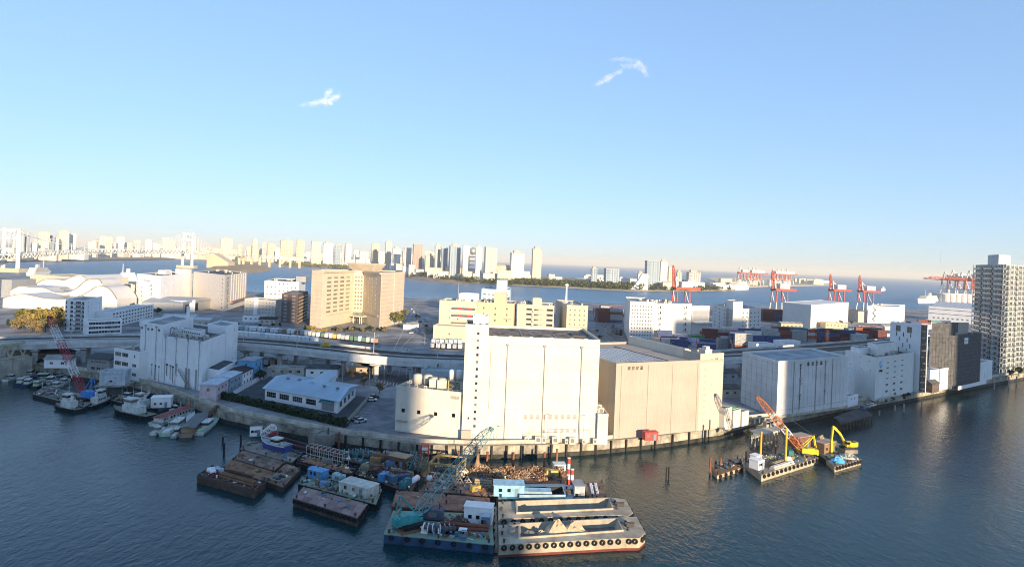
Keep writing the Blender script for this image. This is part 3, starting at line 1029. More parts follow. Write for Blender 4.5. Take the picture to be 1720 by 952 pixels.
# ------------------------------------------------------------------ big white warehouse at the left
P = foot((233.6, 634.5), (338, 656.6), C=(396.5, 622))
b = Bld('cold_storage_warehouse', 'large white warehouse block with pipes on its front, above the moored tugboats', 'warehouse', P, 19.4, white2, roofd)
W, H = b.W, b.H
b.finish()
jw = M('joint_white', (.40, .41, .43), .8)
for px in (278, 296, 315.5, 335): downpipe(b, 'F', b.uv('F', px, 600)[0], .2, H - .5, jw, .1)
hb = subf(b, -.004, .37, -.004, .75, 23.8, white2, roof=roofc)
for px, py in ((238.5, 550.5), (249, 552.5), (255.5, 553), (267, 554.5)): wpx(hb, 'F', px, py, 1.5, 1.0, nx=2, glass=glass_d)
wpx(hb, 'F', 240.5, 562.5, .8, .9, nx=1, glass=glass_d)
hb.finish()
for px in (243.5, 261.5): downpipe(hb, 'F', hb.uv('F', px, 600)[0], .2, 22.5, jw, .1)
rt = subf(b, .70, 1.004, .62, 1.0, 22.4, white2, roof=M('roof_bluegrey'))
for i in range(8):
    wpx(rt, 'R', 394 - i * .1 - (i % 2) * 2.5, 554 + i * 9.6, .9, .9, nx=2, glass=glass_d)
rt.finish()
# flat-roofed outbuilding on the right face
an = subf(b, .9, 1.18, .12, .6, 8.0, white2, roof=roofd, parapet=.15)
an.finish()
an = subf(b, 1.0, 1.12, .62, 1.05, 4.6, white2, roof=roofd, parapet=.2)
an.finish()
rc = subf(b, .45, .78, .30, .42, 2.6, white, z=H - .8, roof=roofc, parapet=.2)
rc.rows('F', 9, [1.3], .9, .7, m0=.4, glass=glass_d)
rc.finish()
roof_rnd = random.Random(11)
for i in range(12):
    p = qf(b, roof_rnd.uniform(.42, .9), roof_rnd.uniform(.06, .26), H - .79)
    ac_unit(b.root, p, roof_rnd.choice((0, 1.57)), roof_rnd.choice(((1.6, .8, 1.5), (1., .5, 1.2), (2.2, 1.1, 1.8))))
for i in range(2):
    p = qf(b, .42 + i * .05, .10, H - .79)
    MB().path([(0, 0, 0), (0, 0, 3.4), (1.2, .4, 4.2), (1.6, .4, 3.6)], .28, 8).build('exhaust_duct', steel, b.root, loc=p)
for i in range(5): MB().tube((0, 0, 0), (0, 0, 1.5), .14).build('vent_pipe', steel, b.root, loc=qf(b, .5 + i * .09, .04, H - .79))
railing([qf(b, .39, .01, H - .1), qf(b, .99, .01, H - .1), qf(b, .99, .6, H - .1)], .9).build('railing', steel, b.root)
MB().tube((0, 0, 0), (0, 0, 6), .7, .7, 12).build('chimney', white, b.root, loc=qf(b, .3, .7, 23))
for i, px in enumerate((256, 262, 268, 281, 287, 291, 297)):
    u, z = b.uv('F', px, 612 + (i % 3) * 2)
    m = MB().path([(0, -.2, 0), (0, -.2, -4 - i % 3), (.5, -.2, -4.6 - i % 3)], .1).box(-.35, .35, -.4, 0, -.3, .4)
    b.on('F', 'wall_pipe', m, pipe_d if i % 2 else pipe_g, u, z)
for px in (313, 318, 330): b.on('F', 'wall_duct', MB().box(-.25, .25, -.5, -.02, 0, 8), M('joint_white'), b.uv('F', px, 630)[0], 0)
st = MB()
for i in range(14): st.box(i * .55, i * .55 + .6, -1.6, -.5, 7.2 - i * .5, 7.3 - i * .5)
st.bar((0, -1.6, 8.2), (7.6, -1.6, 1.2), .08).bar((0, -1.6, 7.2), (7.6, -1.6, .2), .25)
b.on('F', 'outside_stair', st, steel, b.uv('F', 304, 640)[0], 0)
# three storey office wing on its left
P = foot((190, 632), (233, 640), depth=14)
b = Bld('office_wing', 'white three storey office with dark ribbon windows left of the white warehouse', 'building', P, 12.2, white, roofd)
for k in range(3):
    z = 2.0 + k * 3.8
    for i, u in enumerate((.16, .44)): b.win('F', b.W * u, z + .3, b.W * .24, 1.7, nx=4, glass=glass_d)
    b.win('F', b.W * .80, z + .3, b.W * .16 if k < 2 else 1.0, 1.3, nx=3 if k < 2 else 1, glass=glass_d)
b.finish()
roof_kit(b, 7, 1.5, b.W - 1.5, 3, 11, b.H - .8, 5)
railing([(.3, .3, b.H), (b.W - .3, .3, b.H)], 1.0).build('railing', steel, b.root)
# ------------------------------------------------------------------ blue roofed office
z0 = LZ
pts = [G(444.7, 671, z0), G(567, 694, z0), G(597, 666, z0)]
pts.append(pts[0] + pts[2] - pts[1])
b = Bld('low_office', 'single storey white office with a broad pale blue metal roof beside the hedge', 'office', pts, 4.3, white)
W = b.W
for i in range(4): b.win('F', W * (.09 + .185 * i), 2.3, W * .135, 2.0, nx=5, nz=2, glass=glass_d)
b.win('F', W * .87, 1.7, W * .16, 3.0, nx=1, nz=6, glass=M('shutter_grey'), name='shutter_door')
L = b.flen('R')
for i in range(4): b.win('R', L * (.16 + .22 * i), 2.3, L * .13, 2.0, nx=2, nz=2, glass=glass_d)
b.finish(roof=False)
bluer = M('blue_metal_roof', (.36, .48, .58), .5, .06, .15, spec=.5)
gable(b.root, b.q, 4.5, 6.5, bluer, .9)
q = [qf(b, x, y) for x, y in ((.42, .45), (.62, .45), (.62, 1.35), (.42, 1.35))]
gable(b.root, q, 5.2, 7.2, bluer, .4, 'cross_roof', along=False)
wg = Bld('x', None, None, [b.world(*p.xy) for p in q], 5.2, white, root=b.root)
wg.q = [p.xy for p in q]
wg.rz, wg.A = b.rz, b.A
wg.finish(roof=False)
for fx, fy in ((.17, .45), (.33, .48), (.72, .35), (.90, .35)):
    MB().lathe([(.5, 0), (.5, .5), (.85, .6), (.6, .95), (.1, 1.1)], (0, 0, 0), 10).build('roof_ventilator', steel, b.root, True, qf(b, fx, fy, 6.2))
# seams of the metal roof
sm = MB().box(-.03, .03, 0, 1, 0, .05)
for i in range(1, 40):
    a, c, d = qf(b, i / 40, -.06, 4.56), qf(b, i / 40, .5, 6.53), qf(b, i / 40, 1.06, 4.56)
    if .40 < i / 40 < .64: d = None
    s_ = MB().bar(a, c, .07)
    if d is not None: s_.bar(c, d, .07)
    s_.build('roof_seam', bluer, b.root)
b.on('F', 'awning', MB().add([(-W * .09, -1.5, 3.3), (W * .09, -1.5, 3.3), (W * .09, 0, 4.1), (-W * .09, 0, 4.1), (-W * .09, -1.5, 3.15), (W * .09, -1.5, 3.15)], [(0, 1, 2, 3), (4, 5, 1, 0)]), M('awning_teal', (.09, .20, .22)), W * .87)
# yard of the office
yd = MB()
yp = [G(*p, LZ + .004) for p in ((380, 668), (584, 716), (622, 668), (455, 632))]
yd.add(yp, [(0, 1, 2, 3)]).build('yard_asphalt', M('yard_asphalt', (.075, .078, .085), .9, .2, .2, world=True), ground)
# hedge along the quay
def leaf_cloud(n, shape, size, rnd, mb=None, squash=.8):
    m = mb or MB()
    for i in range(n):
        c = Vector(shape(rnd))
        nrm = Vector((rnd.gauss(0, 1), rnd.gauss(0, 1), rnd.gauss(.4, 1))).normalized()
        a = nrm.orthogonal().normalized()
        a.rotate(Matrix.Rotation(rnd.uniform(0, 6.28), 3, nrm))
        c2 = nrm.cross(a)
        s_ = size * rnd.uniform(.6, 1.35)
        m.add([c - a * s_ - c2 * s_ * .6, c + a * s_ - c2 * s_ * .6, c + a * s_ * .7 + c2 * s_ * .7, c - a * s_ * .7 + c2 * s_ * .7], [(0, 1, 2, 3)])
    return m
def leafM(name, c, c2):
    m = M(name, c, .7, .2, 1.2, col2=c2, mix=.4)
    return m
lf_dark = leafM('leaf_dark', (.035, .06, .02), (.012, .025, .01))
h0, h1 = G(366, 667, LZ), G(583, 717, LZ)
hd = h1 - h0
hn = Vector((-hd.y, hd.x, 0)).normalized()
rh = random.Random(5)
def hs(r):
    t = r.random()
    k = r.choice((0, 1, 2))
    zt = 2.2 + .35 * math.sin(t * 60) + .2 * math.sin(t * 131)
    if k == 0: p = (r.uniform(-.9, .9), zt + r.uniform(-.2, .15))
    elif k == 1: p = (-.9 + r.uniform(-.15, .2), r.uniform(0, zt))
    else: p = (r.uniform(-.8, .8), r.uniform(0, zt))
    return hd * t + hn * p[0] + Vector((0, 0, p[1]))
hedge = thing('hedge', 'long dark clipped hedge on the quay in front of the blue roofed office', 'hedge', h0)
leaf_cloud(7000, hs, .28, rh).build('leaves', lf_dark, hedge)
tk = MB()
for i in range(24): tk.tube(hd * (i / 23), hd * (i / 23) + Vector((0, 0, 1.6)), .1, .05, 5)
tk.build('stem', M('bark', (.09, .07, .05), .9), hedge)
def panel_fence(label, A, B, h, mat, pitch=2.0):
    t = thing('fence', label, 'fence', A)
    d = B - A
    n = max(1, round(d.length / pitch))
    rz = math.atan2(d.y, d.x)
    L = d.length / n
    pm = MB().box(.06, L - .06, -.04, .04, .1, h).box(.06, L - .06, -.06, .06, h - .12, h).mesh('panel', mat)
    po = MB().box(-.07, .07, -.08, .08, 0, h + .08).mesh('post', steel)
    for i in range(n + 1):
        v = d * (i / n)
        if i < n: put('panel', pm, t, v, rz)
        put('post', po, t, v, rz)
    return t
panel_fence('white panel fence between the small houses and the office yard', G(391, 665, LZ), G(441, 636, LZ), 2.0, white2)
panel_fence('pale fence between the office yard and the car park', G(583, 713, LZ), G(621, 669, LZ), 1.8, conc)
# ------------------------------------------------------------------ row of small houses
def house(label, A, B, dep, h, wm, rm, ridge=1.0, rows=(1.6, 4.2), nwin=3, name='small_house'):
    P = foot(A, B, depth=dep)
    b = Bld(name, label, 'house', P, h, wm)
    for z in rows:
        b.rows('F', nwin, [z], 1.3, 1.2, m0=.5)
    b.rows('L', 1, [rows[-1]], 1.1, 1.2)
    b.finish(roof=False)
    gable(b.root, b.q, h + .15, h + ridge, rm, .35)
    return b
house('narrow pale pink two storey house at the quay end of the row', (363, 674), (383, 662.5), 6, 6.0, M('pink_wall', (.62, .50, .52), .8), M('roof_paleblue', (.50, .58, .64), .6), .5)
house('grey-blue two storey house with a pale roof, second in the row', (385, 661.5), (405, 650.5), 7, 6.2, M('greyblue_wall', (.30, .38, .44), .8), M('roof_paleblue'), .7)
house('white house with a dark brown roof, third in the row', (407, 649.5), (424, 640.5), 8, 5.6, white, M('roof_brown', (.045, .03, .028), .8), 1.1)
b = house('tall bright blue house at the landward end of the row', (425.5, 640), (440, 632.5), 7, 8.6, M('blue_wall', (.16, .42, .68), .7), M('roof_bluegrey'), .5, rows=(1.5, 4.2, 6.8), nwin=2)
st = MB()
for i in range(12): st.box(.2 + i * .32, .55 + i * .32, -1.1, -.2, .4 + i * .5, .5 + i * .5)
st.bar((.2, -1.1, .4), (4.2, -1.1, 6.6), .3, .12)
b.on('F', 'outside_stair', st, M('stair_dark', (.04, .06, .1)), .5)
# small buildings by the tugboats
P = foot((146, 624), (183, 627), depth=9)
b = Bld('workshop', 'old grey two storey workshop with a dark tiled roof behind the boat yard', 'workshop', P, 6.0, M('workshop_wall', (.34, .33, .31), .85, .15), roofd)
b.rows('F', 6, [4.6], 1.0, .8)
b.rows('F', 3, [1.8], 2.0, 1.2)
b.finish(roof=False)
gable(b.root, b.q, 6.1, 7.9, M('roof_tile_dark', (.07, .07, .075), .8, .2, 2.), .6)
base_p = G(178, 645, 3.2)
P = rect(G(188, 651, 3.2), 9, 6, .25, 4.2)
b = Bld('stilt_cabin', 'pale blue cabin with a green roof on a jetty above the water', 'cabin', P, 5.6, M('cabin_paleblue', (.55, .62, .68), .7), M('roof_green', (.16, .24, .19)))
b.win('F', 4, 1.6, 1.2, .9, glass=glass_d)
b.on('F', 'clapboard_band', MB().box(0, b.W, -.05, 0, 2.7, 2.85), jw)
b.finish()
pm_ = MB().tube((0, 0, -6), (0, 0, 0), .3)
for x, y in ((.6, -.5), (8.4, -.5), (.6, 4.5), (8.4, 4.5)): MB().tube((x, y, -6), (x, y, 0), .28).build('pile', M('pile_steel', (.32, .30, .28), .7, .3), b.root)
MB().box(-1.5, 10.5, -2.2, 7, -.3, -.01).build('jetty_deck', concd, b.root)

# ------------------------------------------------------------------ railway viaduct
VPX = [(-160, 580), (-60, 577), (0, 575), (60, 573), (120, 571.5), (180, 570), (234, 569.5), (310, 570.5), (398, 575), (460, 580), (520, 586), (585, 593.5), (650, 600), (710, 603), (773, 605.5), (900, 608), (1050, 607), (1140, 604), (1230, 600), (1330, 593), (1420, 585), (1600, 570), (1850, 553)]
VP = [G(x, y, 15.2) for x, y in VPX]
def resample(pts, step):
    out, acc = [Vector(pts[0])], 0.
    for a, c in zip(pts, pts[1:]):
        L = (c - a).length
        t = step - acc
        while t <= L:
            out.append(a.lerp(c, t / L))
            t += step
        acc = (acc + L) % step if L >= step - acc else acc + L
    return out
def smooth(pts, n=2):
    for _ in range(n):
        pts = [pts[0]] + [(pts[i - 1] + pts[i] * 2 + pts[i + 1]) / 4 for i in range(1, len(pts) - 1)] + [pts[-1]]
    return pts
VL = smooth(resample(VP, 6.0), 4)
def nrm_at(P_, i):
    d = P_[min(i + 1, len(P_) - 1)] - P_[max(i - 1, 0)]
    return Vector((-d.y, d.x, 0)).normalized()
VN = [nrm_at(VL, i) for i in range(len(VL))]
via = thing('railway_viaduct', 'long concrete railway viaduct on piers crossing behind the warehouses', 'viaduct', VL[0])
vo = VL[0].copy()
DW = 23.0
vconc = M('viaduct_concrete', (.62, .62, .60), .85, .18, .12, streak=.4)
def sweep(name, prof, mat, parent=via, P_=VL, N_=VN, origin=vo, rng=None, closed=True):
    """profile of (offset away from the camera, height) along the line"""
    m = MB()
    n = len(prof)
    idx = list(range(len(P_))) if rng is None else list(rng)
    vs = []
    for i in idx:
        for (o, z) in prof:
            p = P_[i] + N_[i] * o - origin
            vs.append((p.x, p.y, z - origin.z))
    fs = []
    for k in range(len(idx) - 1):
        for j in range(n if closed else n - 1):
            a, c = k * n + j, k * n + (j + 1) % n
            fs.append((a, a + n, c + n, c))
    m.add(vs, fs)
    return m.build(name, mat, parent)
sweep('girder', [(.2, 13.2), (.2, 11.6), (1.5, 11.2), (9, 11.2), (10, 11.6), (10, 13.2)], vconc)
sweep('girder', [(12.6, 13.2), (12.6, 11.6), (14, 11.2), (21.5, 11.2), (DW - .2, 11.6), (DW - .2, 13.2)], vconc)
sweep('deck', [(0, 13.9), (0, 13.2), (DW, 13.2), (DW, 13.9)], vconc)
sweep('ballast', [(1.2, 14.15), (1.2, 13.92), (DW - 1.2, 13.92), (DW - 1.2, 14.15)], M('ballast', (.075, .068, .06), .95, .35, .8, bump=.4))
for o in (3.2, 4.3, 7.6, 8.7, 13.6, 14.7, 18.0, 19.1):
    sweep('rail', [(o, 14.16), (o, 14.3), (o + .12, 14.3), (o + .12, 14.16)], M('rail_steel', (.20, .17, .15), .4, metal=.6))
sweep('cable_trough', [(10.9, 14.0), (10.9, 14.5), (11.9, 14.5), (11.9, 14.0)], vconc)
sweep('back_parapet', [(DW - .35, 13.9), (DW - .35, 15.1), (DW, 15.1), (DW, 13.9)], vconc)
pp_ = MB().box(-2.95, 2.95, 0, .28, 0, 1.28).box(-2.95, 2.95, -.06, .34, 1.28, 1.42)
for k in range(7): pp_.box(-2.9 + k * .97 - .06, -2.9 + k * .97 + .06, -.07, 0, 0, 1.27)
pme = pp_.mesh('parapet_panel', M('parapet_white', (.66, .67, .67), .8, .12, .3, streak=.35))
for i in range(0, len(VL) - 1):
    px = PX(VL[i])[0]
    if -120 < px < 1300:
        d = VL[i + 1] - VL[i]
        c = (VL[i] + VL[i + 1]) / 2 - vo
        put('parapet_panel', pme, via, (c.x, c.y, 13.9 - vo.z), math.atan2(d.y, d.x))
pier = MB().tube((0, 4.5, -9.2), (0, 4.5, -3.2), 1.15, 1.15, 12).tube((0, 17.5, -9.2), (0, 17.5, -3.2), 1.15, 1.15, 12).add(
    [(-1.3, .6, -1.9), (1.3, .6, -1.9), (1.3, .6, -2.5), (-1.3, .6, -2.5), (1.3, 3, -3.4), (-1.3, 3, -3.4), (1.3, 19, -3.4), (-1.3, 19, -3.4), (1.3, 22.4, -2.5), (-1.3, 22.4, -2.5), (1.3, 22.4, -1.9), (-1.3, 22.4, -1.9)],
    [(0, 1, 10, 11), (0, 3, 2, 1), (3, 5, 4, 2), (5, 7, 6, 4), (7, 9, 8, 6), (9, 11, 10, 8), (1, 2, 4, 6, 8, 10), (11, 9, 7, 5, 3, 0)])
pime = pier.mesh('pier', vconc)
for i in range(1, len(VL) - 1, 3):
    px = PX(VL[i])[0]
    if -140 < px < 1500:
        d = VL[i + 1] - VL[i - 1]
        q = VL[i] - vo
        put('pier', pime, via, (q.x, q.y, 13.2 - vo.z), math.atan2(d.y, d.x))
# catenary masts
mm = MB().tube((0, 0, 0), (0, 0, 9.5), .16, .12, 6).bar((0, 0, 7.6), (0, 3.6, 8.0), .09).bar((0, 0, 6.6), (0, 3.4, 7.9), .06).bar((0, 3.6, 8.2), (0, 3.6, 6.9), .05)
for k in range(6): mm.tube((0, -.02, 8.5 + k * .15), (0, .35, 8.5 + k * .15), .05, .05, 5)
mme = mm.mesh('mast', M('mast_grey', (.50, .51, .52), .5, .1, metal=.3))
k = 0
for i in range(3, len(VL) - 3, 6):
    px = PX(VL[i])[0]
    if not (-60 < px < 770 or 1205 < px < 1300): continue
    d = VL[i + 1] - VL[i - 1]
    q = VL[i] + VN[i] * (1.0 if k % 2 else 11.4)
    o = put('catenary_mast', mme, None, (q.x, q.y, 13.92 if k % 2 else 14.5), math.atan2(d.y, d.x))
    tag(o, 'grey catenary mast with a bracket arm on the viaduct, %s from the left' % nth(k), 'mast', 'masts on the viaduct')
    k += 1
wires = thing('overhead_wire', 'thin overhead contact wires strung above the viaduct tracks', 'wire', vo)
wm_ = M('wire_dark', (.06, .06, .06), .5)
for o in (3.7, 8.1, 14.1):
    m = MB()
    for i in range(0, len(VL) - 6, 6):
        a, c = VL[i] + VN[i] * o - vo, VL[i + 6] + VN[i + 6] * o - vo
        m.bar((a.x, a.y, 21 - vo.z), (c.x, c.y, 21 - vo.z), .035)
    m.build('contact_wire', wm_, wires)
# small yellow works trolley on the track
iv = min(range(len(VL)), key=lambda i: abs(PX(VL[i])[0] - 510))
q = VL[iv] + VN[iv] * 14.2
tr = thing('track_trolley', 'small yellow maintenance trolley on the viaduct track', 'rail vehicle', (q.x, q.y, 14.3), math.atan2(VN[iv].y, VN[iv].x) - 1.57)
yel = M('machine_yellow', (.62, .40, .03), .5, .1)
MB().box(-2.4, 2.4, -1, 1, .4, 1.1).build('chassis', yel, tr)
MB().box(-.4, 1.6, -.9, .9, 1.1, 2.5).build('cab', yel, tr)
for x in (-1.6, 1.6):
    for y in (-.55, .55): MB().tube((x, y - .06, .35), (x, y + .06, .35), .35, .35, 10).build('wheel', black, tr)
# ------------------------------------------------------------------ trees
def tree_meshes(seed, h, r, kind='round', n=420, leaf=.42):
    rnd = random.Random(seed)
    t = MB()
    t.tube((0, 0, 0), (0, 0, h * .45), .16 + h * .012, .10 + h * .006, 6)
    lobes = []
    for i in range(6):
        a = rnd.uniform(0, 6.28)
        if kind == 'cone':
            z = h * rnd.uniform(.2, .95)
            rr = r * (1.05 - z / h) * .6
        else:
            z = h * rnd.uniform(.45, .85)
            rr = r * rnd.uniform(.3, .65)
        p = Vector((math.cos(a) * rr, math.sin(a) * rr, z))
        lobes.append((p, r * rnd.uniform(.42, .68) * (.7 if kind == 'cone' else 1)))
        t.tube((0, 0, h * rnd.uniform(.25, .42)), p, .10, .03, 5)
    def sh(q):
        c, s_ = q.choice(lobes)
        v = Vector((q.gauss(0, 1), q.gauss(0, 1), q.gauss(0, 1))).normalized() * s_ * q.uniform(.55, 1.05)
        return c + Vector((v.x, v.y, v.z * .8))
    return t, leaf_cloud(n, sh, leaf, rnd)
bark = M('bark')
LEAF = {'gold': leafM('leaf_gold', (.38, .27, .06), (.20, .15, .04)), 'olive': leafM('leaf_olive', (.17, .16, .04), (.07, .08, .02)),
        'green': leafM('leaf_green', (.06, .085, .025), (.025, .04, .012)), 'dark': lf_dark, 'russet': leafM('leaf_russet', (.27, .20, .08), (.14, .11, .04))}
TP = {}
for i, k in enumerate(('gold', 'olive', 'green', 'dark', 'russet')):
    for j in range(2):
        t, c = tree_meshes(i * 10 + j, 9, 3.4, 'cone' if k == 'dark' and j else 'round', 460, .45)
        TP[k, j] = (t.mesh('trunk', bark), c.mesh('crown', LEAF[k]))
tree_n = 0
def tree(px, py, k, hpx, label, group, z=LZ, name='tree', wide=1.0):
    global tree_n
    tree_n += 1
    p = G(px, py, z)
    s_ = (HT(p, py - hpx) - z) / 9.5
    o = thing(name, label, 'tree', p, tree_n * 1.7, group)
    tm, cm = TP[k, tree_n % 2]
    put('trunk', tm, o)
    put('crown', cm, o)
    o.scale = (s_ * wide, s_ * wide, s_)
    return o
# ------------------------------------------------------------------ hotel on a curved plot
P = [G(*p, LZ) for p in ((520.6, 549), (539, 551), (592, 540), (608, 540.5), (637, 551), (676, 541))]
P += [P[5] + Vector((-14, 34, 0)), P[2] + Vector((3, 44, 0)), P[0] + Vector((-4, 32, 0))]
hot = M('hotel_beige', (.60, .52, .40), .85, .06, .2, streak=.05)
hot2 = M('hotel_tan', (.55, .47, .37), .85, .06, .2)
b = Bld('hotel', 'large beige hotel with a folded facade full of windows and a flared roof crown', 'hotel', P, 43, hot, roofc)
fh = 3.25
wgl = glassM('hotel_glass', (.24, .205, .15), .15)
for k in range(9):
    z = 11.5 + k * fh
    L = b.flen(1)
    for i in range(4): b.win(1, L * (.20 + .2 * i), z, L * .13, 1.45, nx=3, glass=wgl)
    L = b.flen(3)
    for i in range(4): b.win(3, L * (.16 + .2 * i), z, 1.9, 1.5, nx=2, glass=wgl)
    L = b.flen(2)
    for i in range(3): b.win(2, L * (.2 + .3 * i), z, 1.5, 1.6, nx=2, glass=wgl)
    L = b.flen(4)
    b.win(4, L * .52, z, 1.0, 1.4, nx=1, glass=wgl)
b.finish()
for f, nm in ((0, 'end_wall'), (4, 'end_wall')):
    L = b.flen(f)
    m = MB()
    for k in range(14):
        if f == 4:
            m.box(.05, L * .48, -.35, 0, k * 3.1, k * 3.1 + 2.98).box(L * .56, L - .05, -.35, 0, k * 3.1, k * 3.1 + 2.98)
        else: m.box(.05, L * .48, -.35, 0, k * 3.1, k * 3.1 + 2.98).box(L * .5, L - .05, -.35, 0, k * 3.1, k * 3.1 + 2.98)
    b.on(f, 'cladding', m, hot2)
for f in (1, 3):
    L = b.flen(f)
    b.on(f, 'cornice', MB().box(0, L, -1.4, 0, 41.6, 42.9), hot2)
    b.on(f, 'balcony_band', MB().box(L * .1, L * .92, -.5, 0, 8.2, 9.6), hot2)
cx = (b.q[2] + b.q[3]) / 2
cr_ = MB()
lo_ = [(cx.x - 9, cx.y + 3), (cx.x + 11, cx.y + 3), (cx.x + 9, cx.y + 16), (cx.x - 8, cx.y + 16)]
hi_ = [(cx.x - 13, cx.y - 1), (cx.x + 15, cx.y - 1), (cx.x + 12, cx.y + 20), (cx.x - 11, cx.y + 20)]
vs_ = [(x, y, 42.3) for x, y in lo_] + [(x, y, 48.5) for x, y in hi_] + [(x, y, 49.3) for x, y in hi_]
cr_.add(vs_, [(i, (i + 1) % 4, 4 + (i + 1) % 4, 4 + i) for i in range(4)] + [(4 + i, 4 + (i + 1) % 4, 8 + (i + 1) % 4, 8 + i) for i in range(4)] + [(8, 9, 10, 11)])
cr_.build('roof_crown', hot2, b.root)
m = MB().box(-11, 13, -9, 2, 5.2, 6.4)
m.build('entrance_canopy', M('canopy_glass', (.45, .48, .40), .2, .1, spec=.6), b.root, loc=(cx.x, cx.y - 1, 0))
m = MB()
for x in (-10, -3.5, 3.5, 10, 12): m.tube((x, -8.4, 0), (x, -8.4, 5.2), .3, .3, 8)
m.build('canopy_column', white, b.root, loc=(cx.x, cx.y - 1, 0))
gm = MB()
for i in range(12): gm.box(-10.5 + i * 1.95, -8.7 + i * 1.95, -7, -6.9, .2, 8.4)
gm.build('lobby_glazing', glassM('lobby_glass', (.20, .24, .20), .12), b.root, loc=(cx.x, cx.y + 5, 0))

# ------------------------------------------------------------------ generic mid-distance blocks
def block(name, label, cat, pts, H, wall, roof=None, F=None, Rr=None, Lf=None, kit=0, seed=1, glassm=None, **k):
    """F/R/L: (columns, rows, w, h, bottom margin, top margin)"""
    b = Bld(name, label, cat, pts, H, wall, roof, **k)
    for f, g in (('F', F), ('R', Rr), ('L', Lf)):
        if not g: continue
        nc, nr, w, h, mb_, mt = g
        zs = [mb_ + (H - mb_ - mt) * (i + .5) / nr for i in range(nr)]
        b.rows(f, nc, zs, w, h, m0=.8, nx=2, glass=glassm or glass_d)
    b.finish()
    if kit:
        rn = random.Random(seed)
        for i in range(kit):
            p = qf(b, rn.uniform(.1, .9), rn.uniform(.1, .9), b.H - b.par + .01)
            ac_unit(b.root, p, rn.choice((0, 1.57)), rn.choice(((1.6, .8, 1.5), (3., 1.6, 2.2), (2.2, 1.1, 1.8))))
    return b
# white distribution centre, left
b = block('distribution_centre', 'tall white distribution centre with small dot-like windows behind the left viaduct', 'warehouse', foot((227.5, 517), (268, 523), C=(322, 511)), 31, white2, roofd, Rr=(4, 7, 1.3, 1.3, 3, 5), kit=8)
for i in range(7):
    for px in (229.7, 237.5): put('window', win_mesh(1.0, 1.2, glass_d, frame_g, 1), b.root, b.fp('F', b.uv('F', px, 500)[0], 4 + i * 3.8, .03), b.rot('F'))
    if i < 6:
        u = b.uv('F', 254, 500)[0]
        put('window', win_mesh(1.2, 1.4, glass_d, frame_g, 1), b.root, b.fp('F', u, 3.5 + i * 3.8, .03), b.rot('F'))
        b.on('F', 'balcony', MB().box(-3, 3, -1, 0, -.15, .15), jw, u, 2.4 + i * 3.8)
u, z = b.uv('F', 247, 471.2)
b.on('F', 'lettering', MB().box(-6, 5, -.05, 0, -.5, .5), M('logo_faded', (.36, .38, .42)), u, z, .02)
subf(b, .3, .6, .4, .6, 4, white, z=30.2, parapet=.3).finish()
subf(b, .55, 1.0, .75, .95, 5, white, z=30.2, parapet=.3).finish()
b = block('distribution_centre', 'white and beige distribution centre with a zigzag outside stair and ribbed wall', 'warehouse', foot((323, 512), (376, 523), C=(413, 510)), 33, M('beige_panel', (.60, .57, .54), .8, .05), roofd, F=(3, 6, 1.2, 1.3, 6, 3), kit=8, seed=2)
L = b.flen('R')
for i in range(7):
    b.on('R', 'wall_rib', MB().box(-.25, .25, -.7, 0, 7, 32.5), M('rib_grey', (.42, .40, .38)), L * (.25 + .11 * i))
b.on('R', 'loading_canopy', MB().box(L * .2, L, -3, 0, 6, 7.4), M('canopy_red', (.30, .17, .15)))
zz_ = MB()
for k in range(8):
    s_ = 1 if k % 2 else -1
    zz_.bar((-s_ * 2.2, -.8, 2 + k * 3.6), (s_ * 2.2, -.8, 5.6 + k * 3.6), .9, .25).box(-2.8, 2.8, -1.5, -.1, 5.5 + k * 3.6, 5.65 + k * 3.6)
b.on('R', 'outside_stair', zz_, steel, L * .08)
for i in range(8): put('window', win_mesh(1.4, 1.6, glass_d, frame_g, 1), b.root, b.fp('F', b.flen('F') * .93, 3 + i * 3.7, .03), b.rot('F'))
# grey shed and its office
b = block('depot_office', 'small white two storey depot office joined to the grey shed', 'building', foot((281, 524), (305, 526), depth=14), 10.5, white2, roofc, F=(3, 2, 1.8, 1.3, 1, 2))
P = foot((307, 527), (354, 518), depth=34)
b = Bld('vehicle_shed', 'wide grey vehicle shed with a barrel roof and a dark open front', 'shed', P, 9, M('shed_grey', (.30, .32, .34), .7, .08), roofd)
b.win('F', b.W * .30, 4.0, b.W * .46, 7.0, nx=1, glass=black, name='shed_shade_pane')  # black pane fills the doorway, standing in for the shaded interior
b.finish(roof=False, rec=.18)
m = MB()
vs_ = []
for i in range(9):
    t = i / 8
    for y in (-.03, 1.0):
        p = qf(b, t, y, 9 + 3.0 * math.sin(math.pi * t))
        vs_.append(p)
m.add(vs_, [(2 * i, 2 * i + 2, 2 * i + 3, 2 * i + 1) for i in range(8)])
m.add([vs_[2 * i] for i in range(9)], [tuple(range(9))]).build('roof', M('shed_roof', (.36, .39, .42), .6), b.root)
seams(b, 'F', [b.W * (.6 + .05 * i) for i in range(8)], 0, 9, jw, .1)
